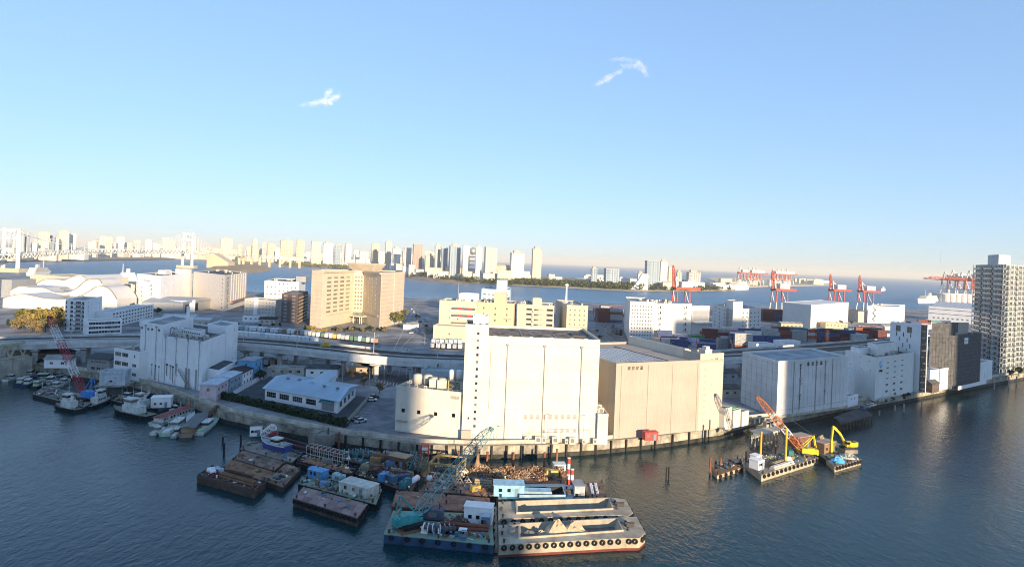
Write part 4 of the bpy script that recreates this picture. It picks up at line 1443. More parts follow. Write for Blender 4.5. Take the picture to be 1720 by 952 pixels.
# apartment block in the trees
P = foot((108, 556), (141, 557.5), C=(170, 546))
b = Bld('apartment_block', 'pale seven storey apartment block with dark stacked balconies beside the golden trees', 'apartment block', P, 20.2, white2, roofc)
for k in range(7):
    z = 1.7 + k * 2.75
    b.win('F', b.W * .05, z, 1.0, 1.6, nx=1)
    b.win('F', b.W * .33, z, b.W * .14, 1.9, nx=2, glass=glass_d)
    b.win('F', b.W * .66, z, b.W * .26, 2.0, nx=3, glass=glass_d)
    b.win('F', b.W * .90, z, b.W * .12, 1.9, nx=2, glass=glass_d)
    b.win('R', b.flen('R') * .2, z, .8, 1.5, nx=1)
    b.win('R', b.flen('R') * .85, z, .8, 1.5, nx=1)
b.finish()
bm = MB().box(0, b.W * .46, -1.1, 0, -.1, .1).box(0, b.W * .46, -1.1, -1.03, .1, 1.0).mesh('balcony', jw)
for k in range(7): put('balcony', bm, b.root, b.fp('F', b.W * .5, .75 + k * 2.75), b.rot('F'))
b = block('long_apartment', 'long white four storey housing slab running back from the viaduct', 'building', foot((187, 551), (257, 534), depth=11), 11, white, M('roof_pale', (.52, .55, .56), .8), F=(14, 4, 2.6, 1.2, .6, .6))
b = block('low_apartment', 'low white three storey housing with dark openings beside the viaduct', 'building', foot((146, 563), (204, 560), depth=12), 9, white, roofc, F=(10, 3, 1.6, 1.5, .3, .6))
# offices in front of the hotel's left end
b = block('office_block', 'cream and white four storey office block near the parked trucks', 'office', foot((410, 527), (461.6, 531.6), depth=18), 13.8, M('office_cream', (.58, .56, .51), .8), roofc, F=(9, 4, 1.1, .8, 1, 1), kit=4, seed=4)
b.on('F', 'stair_tower', MB().box(-2, 2, -.8, 0, 0, 15.2), white, b.W * .38)
b = block('office_block', 'larger white office block with a ribbon of windows behind the brown apartments', 'office', foot((443, 511), (500, 513), C=(512, 505)), 25, white, roofd, F=(8, 6, 2.0, 1.0, 2, 1), kit=5, seed=5)
subf(b, .85, 1.15, .3, .9, 6, M('shed_grey'), z=24, parapet=.3).finish()
P = foot((471.5, 541), (499, 543.5), C=(516, 534))
b = Bld('apartment_block', 'dark brown tiled eight storey apartment block with balconies on its sunny side', 'apartment block', P, 23, M('brown_tile', (.17, .12, .10), .8, .1), roofc)
for k in range(8):
    for u in (.25, .75): b.win('F', b.W * u, 2 + k * 2.75, b.W * .2, 1.4, nx=2, glass=glassM('glass_light', (.35, .36, .38), .2), frame=white)
b.finish()
L = b.flen('R')
bm = MB().box(0, L, -1.2, 0, -.1, .1).box(0, L, -1.2, -1.1, .1, 1.1).mesh('balcony', M('balcony_cream', (.55, .48, .36)))
for k in range(8): put('balcony', bm, b.root, b.fp('R', 0, .7 + k * 2.75), b.rot('R'))
# ------------------------------------------------------------------ cluster behind the cream warehouse
c1 = M('cluster_cream', (.56, .50, .38), .85, .06, .2, streak=.1)
b = block('factory_building', 'cream factory building with recessed galleries and red panels left of the tan block', 'factory', foot((736, 565), (799, 568), depth=26), 26, c1, roofc, F=(1, 1, 1, 1, 1, 1), kit=9, seed=6)
red = M('panel_red', (.40, .06, .05), .6)
for k, z in enumerate((9, 14.5, 19.5)):
    b.on('F', 'gallery', MB().box(b.W * .3, b.W * .98, -1.2, 0, -.9, .1), white, 0, z)
    b.on('F', 'gallery_shade_sheet', MB().box(b.W * .32, b.W * .96, -.06, -.01, .1, 1.9), M('dull_grey', (.12, .12, .11)), 0, z)  # flat dark sheet on the wall stands in for shade inside the gallery
    for u in (.55, .8): b.on('F', 'red_panel', MB().box(-1.6, 1.6, -.12, -.06, .2, 1.8), red, b.W * u, z)
subf(b, .45, .95, .5, .9, 5.5, white2, z=25.2, parapet=.3).finish()
MB().tube((0, 0, 0), (0, 0, 13), .12, .06).build('antenna', steel, b.root, loc=qf(b, .45, .3, 25))
b = block('gabled_shed', 'low cream shed with a slanted roof below the factory building', 'shed', foot((727, 572), (781, 575), depth=16), 10.5, c1, M('shed_pale', (.52, .48, .42)), F=(1, 1, 1, 1, 1, 1))
b = block('office_block', 'plain tan four storey block with few windows behind the stair tower', 'building', foot((799, 566), (861, 569), depth=30), 25.5, M('cluster_tan', (.52, .44, .31), .85, .05), roofc, F=(3, 5, 1.0, 1.5, 2, 2), kit=5, seed=7)
subf(b, .45, .78, .1, .4, 8, M('cluster_tan'), z=24.7, parapet=.3).finish()
b.text('F', 'ROCK', 1.5, b.uv('F', 852, 536)[0], b.uv('F', 852, 536)[1], M('sign_brown'))
pale = M('pale_blue_wall', (.42, .58, .66), .7, .05)
b = block('blue_building', 'pale blue industrial building with a square turret near the bay', 'building', foot((807, 537), (854, 539), C=(857, 530)), 29, pale, M('roof_pale'), F=(6, 4, 2.5, 1.1, 10, 3), kit=3)
subf(b, .52, .88, .1, .6, 9, pale, z=28.5, parapet=.3).finish()
P = foot((867, 566), (929, 569), depth=30)
b = Bld('car_park_building', 'multi storey car park with open ramp decks behind the cream warehouse', 'car park', P, 24.5, M('carpark_cream', (.50, .46, .38), .85, .06), roofc)
for k in range(6):
    z = 2.5 + k * 3.7
    b.win('F', b.W * .32, z, b.W * .15, 1.5, nx=1, glass=black, name='deck_shade_pane')  # black panes stand in for the shade between the parking decks
    for u in (.52, .68): b.win('F', b.W * u, z - .3, b.W * .13, 1.4, nx=1, glass=black, name='deck_shade_pane')
    b.win('F', b.W * .88, z, b.W * .17, 1.7, nx=1, glass=black, name='deck_shade_pane')
b.finish(rec=.6)
for k in range(6): b.on('F', 'ramp_parapet', MB().bar((b.W * .42, -1.1, 1.1 + k * 3.7), (b.W * .78, -1.1, 2.5 + k * 3.7), .25, 1.2), M('carpark_cream'))
kit_r = random.Random(8)
for i in range(10):
    p = qf(b, kit_r.uniform(.1, .9), kit_r.uniform(.1, .9), 23.7)
    ac_unit(b.root, p, 0, (2.6, 1.4, 2.2))
subf(b, .4, .65, .3, .6, 5, M('carpark_cream'), z=23.7, parapet=.3).finish()
b = block('office_block', 'cream block with a grid of tiny windows beside the car park ramps', 'building', foot((950, 571), (985.5, 573), D=(932, 556)), 25.8, c1, roofc, F=(4, 6, .9, .9, 3, 2), Lf=(1, 6, .8, .9, 3, 2), kit=4, seed=9)
MB().tube((0, 0, 0), (0, 0, 13), .9, .5, 10).lathe([(.5, 13), (1.6, 13.6), (1.6, 14.4), (.4, 15)], (0, 0, 0), 10).build('radar_mast', white, b.root, loc=qf(b, .3, .6, 25))
# ------------------------------------------------------------------ white facility to the right
wf = M('facility_white', (.66, .65, .62), .8, .04, .2, streak=.1)
P = foot((1056, 572), (1096, 573), D=(1048, 557))
b = block('facility_office', 'rounded white office end with a dense grid of small square windows', 'building', P, 29.5, wf, roofc, F=(8, 10, 1.0, 1.1, .3, 2.2), kit=4, seed=10)
P = foot((1096.5, 564), (1160, 563), depth=40)
b = block('cold_storage_warehouse', 'broad white windowless cold store between the office end and the grey wing', 'warehouse', P, 26.5, wf, roofc, kit=14, seed=11)
for px in (1109, 1152):
    for k in range(5):
        u = b.uv('F', px, 530)[0]
        put('window', win_mesh(1.3, 1.8, glass_d, frame_g, 1), b.root, b.fp('F', u, 5 + k * 4.6, .03), b.rot('F'))
        b.on('F', 'balcony', MB().box(-2.2, 1.6, -1.2, 0, -.12, .12).box(-2.2, -2.1, -1.2, 0, .1, 1.1), jw, u, 3.9 + k * 4.6)
u, z = b.uv('F', 1136, 519.7)
b.on('F', 'lettering', MB().box(-3.4, -2.2, -.05, 0, -.4, .4).box(-1.8, 3.6, -.05, 0, -.35, .35), M('logo_faded'), u, z, .02)
P = foot((1161, 561), (1190, 560), depth=36)
b = block('warehouse_wing', 'grey and white warehouse wing with a recessed grey wall panel', 'warehouse', P, 24, wf, roofc)
b.on('F', 'wall_panel', MB().box(.5, b.W - .5, -.06, -.01, 11, 20), M('shed_grey'))
b.on('F', 'loading_canopy', MB().box(0, b.W, -4, 0, 9.8, 10.4), white)
P = foot((1229, 563), (1277, 559), D=(1196, 549))
b = block('facility_office', 'white six storey building with dark window bands and a lift tower', 'building', P, 22.5, wf, roofc, F=(7, 5, 2.2, 1.0, 2, 2), Lf=(4, 6, 3.2, 1.4, 1.5, 1.5), kit=5, seed=12)
subf(b, .0, .32, -.02, .3, 29, wf, parapet=.4).finish()
# white boxes further right
b = block('cold_storage_warehouse', 'big plain white windowless warehouse in the container yard', 'warehouse', foot((1361, 551), (1424, 541), D=(1314, 544)), 23.5, wf, wf, parapet=.2)
for k in range(3): b.on('F', 'gutter', MB().box(b.W * .62, b.W * .98, -.1, 0, -.12, .12), jw, 0, 6 + k * 6)
seams(b, 'F', [b.W * .35, b.W * .5], 0, 23, M('joint_white'), .2)
b = block('warehouse_block', 'white warehouse block with an outside stair behind the container stacks', 'warehouse', foot((1457, 542), (1507, 543), C=(1519, 538)), 20, white2, roofc, kit=2)
m = MB()
for k in range(5): m.bar((-2 * (1 if k % 2 else -1), -.8, 1 + k * 3.6), (2 * (1 if k % 2 else -1), -.8, 4.6 + k * 3.6), .9, .25).box(-2.6, 2.6, -1.5, -.1, 4.5 + k * 3.6, 4.65 + k * 3.6)
b.on('F', 'outside_stair', m, pipe_d, b.W * .2)
b = block('warehouse_block', 'low grey-white block left of the stair warehouse', 'warehouse', foot((1441, 541), (1457, 541.5), depth=20), 13, M('shed_pale'), roofc)
P = foot((1559, 538), (1640, 545), depth=60)
b = block('long_hall', 'long white quayside hall with a glazed monitor roof near the tower', 'hall', P, 19, white2, M('hall_roof', (.45, .52, .58), .4), parapet=.2)
for z in (10, 15.5): b.on('F', 'dark_band', MB().box(.5, b.W - .5, -.06, 0, -.35, .35), M('dull_grey'), 0, z)
for i in range(9): b.on('F', 'louvre', MB().box(-1.2, 1.2, -.08, 0, -1, 1), M('shed_grey'), b.W * (.12 + .1 * i), 4.5)
vs_ = [qf(b, 0.02, .05, 19.1), qf(b, .98, .05, 19.1), qf(b, .98, .5, 25), qf(b, .02, .5, 25), qf(b, .98, .95, 19.1), qf(b, .02, .95, 19.1)]
MB().add(vs_, [(0, 1, 2, 3), (3, 2, 4, 5), (0, 3, 5), (1, 4, 2)]).build('monitor_roof', M('hall_roof'), b.root)
for i in range(12):
    t = .05 + i * .08
    MB().bar(qf(b, t, .05, 19.2), qf(b, t, .5, 25.1), .35).build('roof_rib', M('rib_grey'), b.root)
b = block('site_office', 'white cabin-like office with two dark windows behind the grey warehouse', 'building', foot((1270, 597), (1300, 597), depth=9), 8, white2, M('roof_bluegrey'), F=(2, 1, 1.8, 1.2, 3, .5))
b = block('site_office', 'second white yard office with dark windows right of the first', 'building', foot((1316, 594), (1344, 593), depth=9), 8.5, white2, M('roof_pale'), F=(2, 1, 1.8, 1.2, 3, .5))
b = block('low_workshop', 'long low grey workshop under the viaduct edge beside the low cream wing', 'workshop', foot((706, 655), (775, 660), depth=16), 8.5, M('workshop_pale', (.45, .46, .48), .8, .06), M('roof_teal', (.35, .45, .46)), F=(4, 1, 1.6, 1.0, 4, 1), kit=2)
# ------------------------------------------------------------------ wave-roofed theatre hall
def wave_hall():
    t = thing('wave_roof_hall', 'white hall with large overlapping wave-shaped facade walls on the waterfront', 'hall', G(100, 522, LZ))
    o = Vector(t.location)
    wm = M('wave_white', (.58, .585, .58), .7, .04, .1)
    # each wave wall: picture outline of its top edge, standing at its own distance
    waves = [([(5, 501), (15, 497), (30, 494), (45, 494), (60, 497), (75, 500), (88, 501), (105, 501.5), (120, 500), (135, 496), (150, 489), (160, 482), (170, 480), (182, 483), (190, 491), (197, 502)], 520.5, 'front wave wall'),
             ([(18, 487), (30, 481), (38, 480), (50, 481.5), (62, 482), (76, 483), (90, 489), (105, 491), (118, 489), (130, 483), (140, 474), (150, 469), (160, 468), (168, 470), (172, 476)], 509, 'back wave wall'),
             ([(62, 476), (70, 471), (80, 468.5), (95, 468), (108, 470), (118, 466), (128, 462.5), (138, 462.5), (143, 466)], 500, 'rear crest')]
    for prof, yb, nm in waves:
        D = G(100, yb, LZ).y
        pts = [AT(px, py, D) for px, py in prof]
        # finer curve
        f = []
        for i in range(len(pts) - 1):
            p0, p1, p2, p3 = pts[max(i - 1, 0)], pts[i], pts[i + 1], pts[min(i + 2, len(pts) - 1)]
            for k in range(4):
                s_ = k / 4
                f.append(.5 * ((2 * p1) + (-p0 + p2) * s_ + (2 * p0 - 5 * p1 + 4 * p2 - p3) * s_ ** 2 + (-p0 + 3 * p1 - 3 * p2 + p3) * s_ ** 3))
        f.append(pts[-1])
        m, n = MB(), len(f)
        vs = [(p.x - o.x, p.y - o.y, p.z - o.z) for p in f] + [(p.x - o.x, p.y - o.y, -.1) for p in f]
        dep = 26 if nm != 'rear crest' else 60
        vs += [(v[0], v[1] + dep, v[2]) for v in vs[:n]] + [(v[0], v[1] + dep, -.1) for v in vs[:n]]
        fs = []
        for i in range(n - 1):
            fs += [(n + i, n + i + 1, i + 1, i), (i, i + 1, 2 * n + i + 1, 2 * n + i)]
        fs += [(n, 0, 2 * n, 3 * n), (n - 1, 2 * n - 1, 4 * n - 1, 3 * n - 1)]
        m.add(vs, fs).build('wave_wall', wm, t, smooth=False)
        e = MB()
        for i in range(n - 1):
            e.bar(Vector(vs[i]) + Vector((0, -.4, -.2)), Vector(vs[i + 1]) + Vector((0, -.4, -.2)), .7, .5)
        e.build('wave_rim', M('wave_rim', (.24, .22, .18), .7), t)
    for i in range(4):
        for (px, py, yb) in ((103 + i * 3.8, 484.7 - i * .4, 509), (104 + i * 3.8, 498.2 - i * .45, 520.5)):
            p = AT(px, py, G(100, yb, LZ).y - .8) - o
            MB().box(-.9, .9, -.2, 0, -.9, .9).build('sign_character', M('sign_grey', (.22, .21, .17)), t, loc=p)
    # flat roofed part on the left
    D = G(100, 503, LZ).y
    a, c = AT(2, 492, D) - o, AT(20, 470, D) - o
    MB().box(a.x, c.x, 0 + (D - o.y), D - o.y + 30, -.1, c.z).build('side_block', M('shed_grey'), t)
wave_hall()
b = block('terminal_roof', 'flat cream terminal building behind the wave-shaped hall', 'building', foot((50, 476), (150, 482), depth=60), 12, M('terminal_cream', (.55, .50, .40), .8), M('terminal_cream'))
b = block('terminal_building', 'long low cream quay building beside the moored ferry', 'building', foot((160, 489), (226, 489), depth=20), 8, M('terminal_cream'), M('terminal_cream'))
# golden and green trees around it
rt_ = random.Random(21)
spots = [(30, 552, 'dark', 22), (38, 556, 'russet', 24), (46, 554, 'russet', 26), (55, 556, 'gold', 26), (62, 552, 'olive', 30), (70, 556, 'olive', 24), (79, 552, 'gold', 28), (88, 550, 'gold', 26), (97, 547, 'gold', 24), (104, 546, 'gold', 22), (92, 556, 'russet', 20), (101, 557, 'russet', 20), (66, 540, 'dark', 18), (40, 538, 'dark', 18), (14, 548, 'dark', 12), (50, 558, 'russet', 22), (76, 558, 'russet', 18), (34, 545, 'olive', 24), (52, 545, 'gold', 24), (72, 543, 'gold', 24), (84, 544, 'olive', 26), (95, 540, 'gold', 22), (26, 557, 'russet', 18), (60, 560, 'russet', 20), (68, 562, 'russet', 18),
         (178, 520, 'gold', 16), (186, 518, 'gold', 17), (195, 514, 'olive', 17), (203, 512, 'olive', 15), (212, 507, 'olive', 19), (220, 505, 'dark', 18), (210, 522, 'dark', 11), (218, 526, 'dark', 14), (225, 522, 'dark', 12), (176, 536, 'dark', 10), (183, 530, 'dark', 10)]
tc_ = {}
for i, (x, y, k, h) in enumerate(sorted(spots)):
    nm = {'gold': 'golden autumn tree', 'olive': 'yellow-green tree', 'dark': 'dark evergreen tree', 'russet': 'russet bare-looking tree'}[k]
    side = 'below the wave-shaped hall' if x < 120 else 'between wave-shaped hall and distribution centre'
    tc_[nm, side] = tc_.get((nm, side), -1) + 1
    tree(x, y, k, h * 1.2, '%s %s, %s from the left' % (nm, side, nth(tc_[nm, side])), '%ss %s' % (nm, side), wide=.95)
for x, y, k, h, lb in ((670, 548, 'olive', 30, 'rounded olive-yellow tree at the right corner of the hotel'), (265, 528, 'dark', 12, 'round dark shrub tree in front of the white distribution centre'), (523, 560, 'gold', 16, 'golden tree at the left foot of the hotel'), (535, 565, 'gold', 14, 'low golden tree beside the parked trucks'), (545, 562, 'gold', 12, 'small yellow tree below the hotel entrance'),
                       (437, 640, 'dark', 20, 'dark green tree behind the blue house'), (1042, 564, 'dark', 12, 'dark tree beside the road left of the white office end'), (1259, 737, 'green', 15, 'dark leafy tree leaning over the quay beside the timber jetty'), (1489, 676, 'dark', 7, 'small round shrub below the white office'), (1500, 673, 'dark', 7, 'small dark shrub right of the first below the white office'), (1517, 670, 'dark', 11, 'dark tree on the quay in front of the black end wall'), (1524, 668, 'dark', 10, 'second dark tree on the quay by the white slab'), (1699, 634, 'green', 14, 'green tree at the foot of the apartment tower'), (1711, 631, 'green', 16, 'larger green tree at the picture edge by the apartment tower')):
    tree(x, y, k, h, lb, None, wide=1.2)
for i in range(16):
    tree(552 + i * 6.3, 558 - (i % 3) * 1.0, 'dark' if i % 3 else 'russet', 7 + (i % 4), 'low shrub tree along the hotel forecourt, %s from the left' % nth(i), 'shrubs along the hotel forecourt', wide=1.5)
# ------------------------------------------------------------------ barges
rust = M('rust_deck', (.20, .105, .07), .9, .3, .35, bump=.3, col2=(.06, .035, .025), mix=.3, detail=8)
rust_o = M('rust_orange', (.30, .155, .08), .9, .3, .3, bump=.3, col2=(.10, .055, .035), mix=.35, detail=8)
rust_p = M('rust_pink', (.28, .185, .17), .9, .3, .25, bump=.3, col2=(.12, .08, .075), mix=.3, detail=8)
deck_g = M('deck_grey', (.30, .29, .26), .9, .3, .3, bump=.3, col2=(.12, .10, .08), mix=.4, detail=8)
deck_gr = M('deck_green', (.20, .34, .26), .8, .2, .25, bump=.2, col2=(.22, .22, .16), mix=.5, detail=8)
deck_c = M('deck_cream', (.50, .45, .35), .85, .2, .3, bump=.2, col2=(.22, .19, .15), mix=.5, detail=8)
hull_r = M('hull_rust', (.11, .075, .058), .85, .3, .5, streak=.6, bump=.3)
hull_b = M('hull_blue', (.035, .085, .18), .7, .25, .4, streak=.4)
hull_k = M('hull_black', (.018, .018, .02), .7, .3, .5)
hull_c = M('hull_cream', (.42, .37, .28), .8, .15, .4, streak=.55)
hull_red = M('antifouling_red', (.16, .04, .03), .8, .2)
rubber = M('tyre_rubber', (.015, .015, .016), .85, .2, 2.)
TY = MB().ring((0, 0, 0), (0, 1, 0), .42, .19, 12, 6).mesh('tyre', rubber, True)
BOL = MB().lathe([(.22, 0), (.18, .1), (.18, .5), (.3, .55), (.3, .7), (.1, .75)], (0, 0, 0), 10).mesh('bollard', M('bollard_iron', (.05, .05, .05), .6), True)
def plateM(name, c1=None, c2=None):
    """steel deck plates: each plate its own tone of rust"""
    if name in MATS: return MATS[name]
    m = M(name, c1, .9, .3, .5, bump=.3, col2=c2, mix=.35, detail=8)
    n, l = m.node_tree.nodes, m.node_tree.links
    oi = n.new('ShaderNodeObjectInfo')
    mr = n.new('ShaderNodeMapRange')
    mr.inputs['To Min'].default_value = .65
    mr.inputs['To Max'].default_value = 1.35
    l.new(oi.outputs['Random'], mr.inputs['Value'])
    hs_ = n.new('ShaderNodeHueSaturation')
    l.new(mr.outputs['Result'], hs_.inputs['Value'])
    bs = n['Principled BSDF']
    lk = bs.inputs['Base Color'].links[0]
    l.new(lk.from_socket, hs_.inputs['Color'])
    l.new(hs_.outputs['Color'], bs.inputs['Base Color'])
    return m
class Barge:
    def __init__(s, label, FL, FR, BR, BL=None, z=1.5, hull=hull_r, deck=rust, plates=None, tyres=0, tyres_r=0, coam=.0, name='barge', cat='barge', band=None):
        p = [G(*FL, z), G(*FR, z), G(*BR, z)]
        p.append(G(*BL, z) if BL else p[0] + p[2] - p[1])
        s.o = p[0].copy()
        s.o.z = 0
        s.z = z
        s.t = thing(name, label, cat, s.o)
        s.q = [(v - p[0]).xy for v in p]
        top, bot = s.q, offset_poly(s.q, -.35)
        m = MB()
        n = 4
        md = offset_poly(s.q, .02)
        vs = [(v.x, v.y, -1.2) for v in bot] + [(v.x, v.y, .25) for v in md] + [(v.x, v.y, z - .12) for v in md]
        m.add(vs, [(i, (i + 1) % n, n + (i + 1) % n, n + i) for i in range(n)] + [(n + i, n + (i + 1) % n, 2 * n + (i + 1) % n, 2 * n + i) for i in range(n)])
        m.build('hull', hull, s.t)
        d = offset_poly(s.q, .1)
        MB().prism(d, z - .14, z).build('deck', deck, s.t)
        if band:
            MB().prism(offset_poly(s.q, .06), .3, .75, False, False).build('boot_stripe', band, s.t)
        if plates:
            mat, nx, ny = plates
            rn = random.Random(len(label))
            for i in range(nx):
                for j in range(ny):
                    a, c, e, f = [s.f((i + u) / nx, (j + v) / ny) for u, v in ((.015, .02), (.985, .02), (.985, .98), (.015, .98))]
                    h = z + .03 + rn.uniform(0, .05)
                    o = MB().prism([a, c, e, f], z - .02, h).build('deck_plate', mat, s.t)
        for (a, c, k) in ((0, 1, tyres), (1, 2, tyres_r)):
            A, B = s.q[a], s.q[c]
            d = (B - A).normalized()
            nr = Vector((d.y, -d.x))
            for i in range(k):
                v = A + (B - A) * ((i + .5) / k) + nr * .32
                put('tyre', TY, s.t, (v.x, v.y, z - .55), math.atan2(d.y, d.x))
        for fx, fy in ((.04, .06), (.96, .06), (.96, .94), (.04, .94), (.5, .05)):
            v = s.f(fx, fy)
            put('bollard', BOL, s.t, (v.x, v.y, z))
        if coam:
            i_, o_ = offset_poly(s.q, -.25), offset_poly(s.q, -.05)
            vs = [(v.x, v.y, z) for v in o_] + [(v.x, v.y, z + coam) for v in o_] + [(v.x, v.y, z + coam) for v in i_] + [(v.x, v.y, z) for v in i_]
            fs = []
            for k in range(4):
                j = (k + 1) % 4
                fs += [(k, j, 4 + j, 4 + k), (4 + k, 4 + j, 8 + j, 8 + k), (8 + k, 8 + j, 12 + j, 12 + k)]
            MB().add(vs, fs).build('bulwark', hull, s.t)
    def f(s, x, y):
        a = s.q[0].lerp(s.q[1], x)
        c = s.q[3].lerp(s.q[2], x)
        return a.lerp(c, y)
    def P(s, x, y, dz=0.):
        v = s.f(x, y)
        return Vector((s.o.x + v.x, s.o.y + v.y, s.z + dz))
    def rz(s):
        d = s.q[1] - s.q[0]
        return math.atan2(d.y, d.x)
# --- loose gear
def hut(label, p, rz, w, d, h, wall, roof, name='deck_cabin', over=.15):
    t = thing(name, label, 'cabin', p, rz)
    MB().box(-w / 2, w / 2, -d / 2, d / 2, 0, h).build('wall', wall, t)
    MB().box(-w / 2 - over, w / 2 + over, -d / 2 - over, d / 2 + over, h, h + .14).build('roof', roof, t)
    MB().box(-.45, .45, -.04, 0, .05, 2.0).build('door', M('door_grey', (.20, .24, .28), .6), t, loc=(w * .25, -d / 2, 0))
    for x in (-w * .28, 0): MB().box(-.4, .4, -.05, 0, 1.1, 1.9).build('window', glass_d, t, loc=(x, -d / 2, 0))
    return t
def engine(label, p, rz, s_, mat, name='generator'):
    t = thing(name, label, 'machine', p, rz)
    MB().box(-1.2 * s_, 1.2 * s_, -.55 * s_, .55 * s_, .15 * s_, 1.25 * s_).box(-1.1 * s_, -.3 * s_, -.5 * s_, .5 * s_, 1.25 * s_, 1.4 * s_).build('housing', mat, t)
    MB().box(-1.3 * s_, 1.3 * s_, -.6 * s_, .6 * s_, 0, .15 * s_).build('skid', black, t)
    MB().tube((.7 * s_, 0, 1.2 * s_), (.7 * s_, 0, 1.9 * s_), .09 * s_).build('exhaust', pipe_d, t)
    MB().box(-.5 * s_, .5 * s_, -.57 * s_, -.551 * s_, .4 * s_, 1.0 * s_).build('grille', M('grille_dark'), t)
    return t
def winch(label, p, rz, s_, mat, group=None, name='winch'):
    t = thing(name, label, 'winch', p, rz, group)
    MB().tube((-.8 * s_, 0, .8 * s_), (.8 * s_, 0, .8 * s_), .38 * s_, .38 * s_, 12).build('drum', M('rope_steel', (.12, .11, .10), .6), t)
    for x in (-.8, 0, .8): MB().tube(((x - .06) * s_, 0, .8 * s_), ((x + .06) * s_, 0, .8 * s_), .75 * s_, .75 * s_, 16).build('flange', mat, t)
    MB().box(-1.2 * s_, 1.2 * s_, -.7 * s_, .7 * s_, 0, .18 * s_).box(-1.15 * s_, -.95 * s_, -.4 * s_, .4 * s_, .1 * s_, .9 * s_).box(.95 * s_, 1.15 * s_, -.4 * s_, .4 * s_, .1 * s_, .9 * s_).build('frame', mat, t)
    return t
def pipes(label, a, c, n, r, mat, name='steel_pipe_bundle', cat='pipes'):
    """a bundle of pipes lying from a to c"""
    a, c = Vector(a), Vector(c)
    t = thing(name, label, cat, a)
    d = c - a
    sd__ = Vector((-d.y, d.x, 0)).normalized()
    k = 0
    row, left = 0, n
    per = max(2, int(math.ceil(n / 2)))
    while left > 0:
        m_ = min(per - row, left)
        if m_ < 1: m_ = left
        for i in range(m_):
            off = sd__ * ((i - (m_ - 1) / 2) * 2.05 * r) + Vector((0, 0, r + row * 1.75 * r))
            MB().tube(off, d + off, r, r, 8).build('pipe', mat, t)
        left -= m_
        row += 1
        if row > 3: break
    return t
def heap(label, p, w, d, h, mat, seed, n=60, piece=.5, name='scrap_heap', cat='scrap heap', rz=0, pal=None):
    """a mound with loose pieces on it"""
    rnd = random.Random(seed)
    t = thing(name, label, cat, p, rz)
    m = MB()
    N, K = 14, 5
    vs = [(0, 0, h)]
    for k in range(1, K + 1):
        for i in range(N):
            a = 2 * math.pi * i / N
            rr = k / K * (1 + .15 * math.sin(3 * a + seed) + rnd.uniform(-.08, .08))
            z = max(0, h * (1 - (k / K) ** 1.4) * rnd.uniform(.75, 1.15)) if k < K else -.02
            vs.append((math.cos(a) * w / 2 * rr, math.sin(a) * d / 2 * rr, z))
    fs = [(0, 1 + i, 1 + (i + 1) % N) for i in range(N)]
    for k in range(K - 1):
        for i in range(N):
            a, c = 1 + k * N + i, 1 + k * N + (i + 1) % N
            fs.append((a, a + N, c + N, c))
    m.add(vs, fs).build('mound', mat, t)
    if n:
        mats = pal or [mat]
        pm = MB()
        for i in range(n):
            a, rr = rnd.uniform(0, 6.28), math.sqrt(rnd.random()) * .9
            x, y = math.cos(a) * w / 2 * rr, math.sin(a) * d / 2 * rr
            z = h * (1 - rr ** 1.4) + .1
            pm.cur = rnd.randrange(len(mats))
            v = Vector((rnd.gauss(0, 1), rnd.gauss(0, 1), rnd.gauss(0, .5))).normalized() * piece * rnd.uniform(.4, 1.4)
            k = rnd.random()
            c = Vector((x, y, z))
            if k < .45: pm.bar(c - v, c + v, piece * .16, piece * .3)
            elif k < .75: pm.tube(c - v * .6, c + v * .6, piece * .25, piece * .25, 7)
            else: pm.ring(c, v, piece * .45, piece * .13, 10, 4)
        tag(pm.build('loose_pieces', mats, t), kind='stuff')
    return t
def lattice(m, p, q, w0, w1, n, r, up=None):
    """square lattice boom between p and q"""
    p, q = Vector(p), Vector(q)
    d = (q - p).normalized()
    u = Vector((0, 0, 1)) if abs(d.z) < .9 else Vector((0, 1, 0))
    a = d.cross(u).normalized()
    b_ = a.cross(d).normalized()
    def cor(t, k):
        w_ = (w0 + (w1 - w0) * t) / 2 * min(1, .35 + 6 * t, .35 + 6 * (1 - t))
        s1, s2 = ((-1, -1), (1, -1), (1, 1), (-1, 1))[k]
        return p.lerp(q, t) + a * (w_ * s1) + b_ * (w_ * s2)
    for i in range(n):
        t0, t1 = i / n, (i + 1) / n
        for k in range(4):
            m.bar(cor(t0, k), cor(t1, k), r * 2)
            j = (k + 1) % 4
            if i % 2 == 0: m.bar(cor(t0, k), cor(t1, j), r * 1.2)
            else: m.bar(cor(t0, j), cor(t1, k), r * 1.2)
            m.bar(cor(t1, k), cor(t1, j), r * 1.2)
    return m
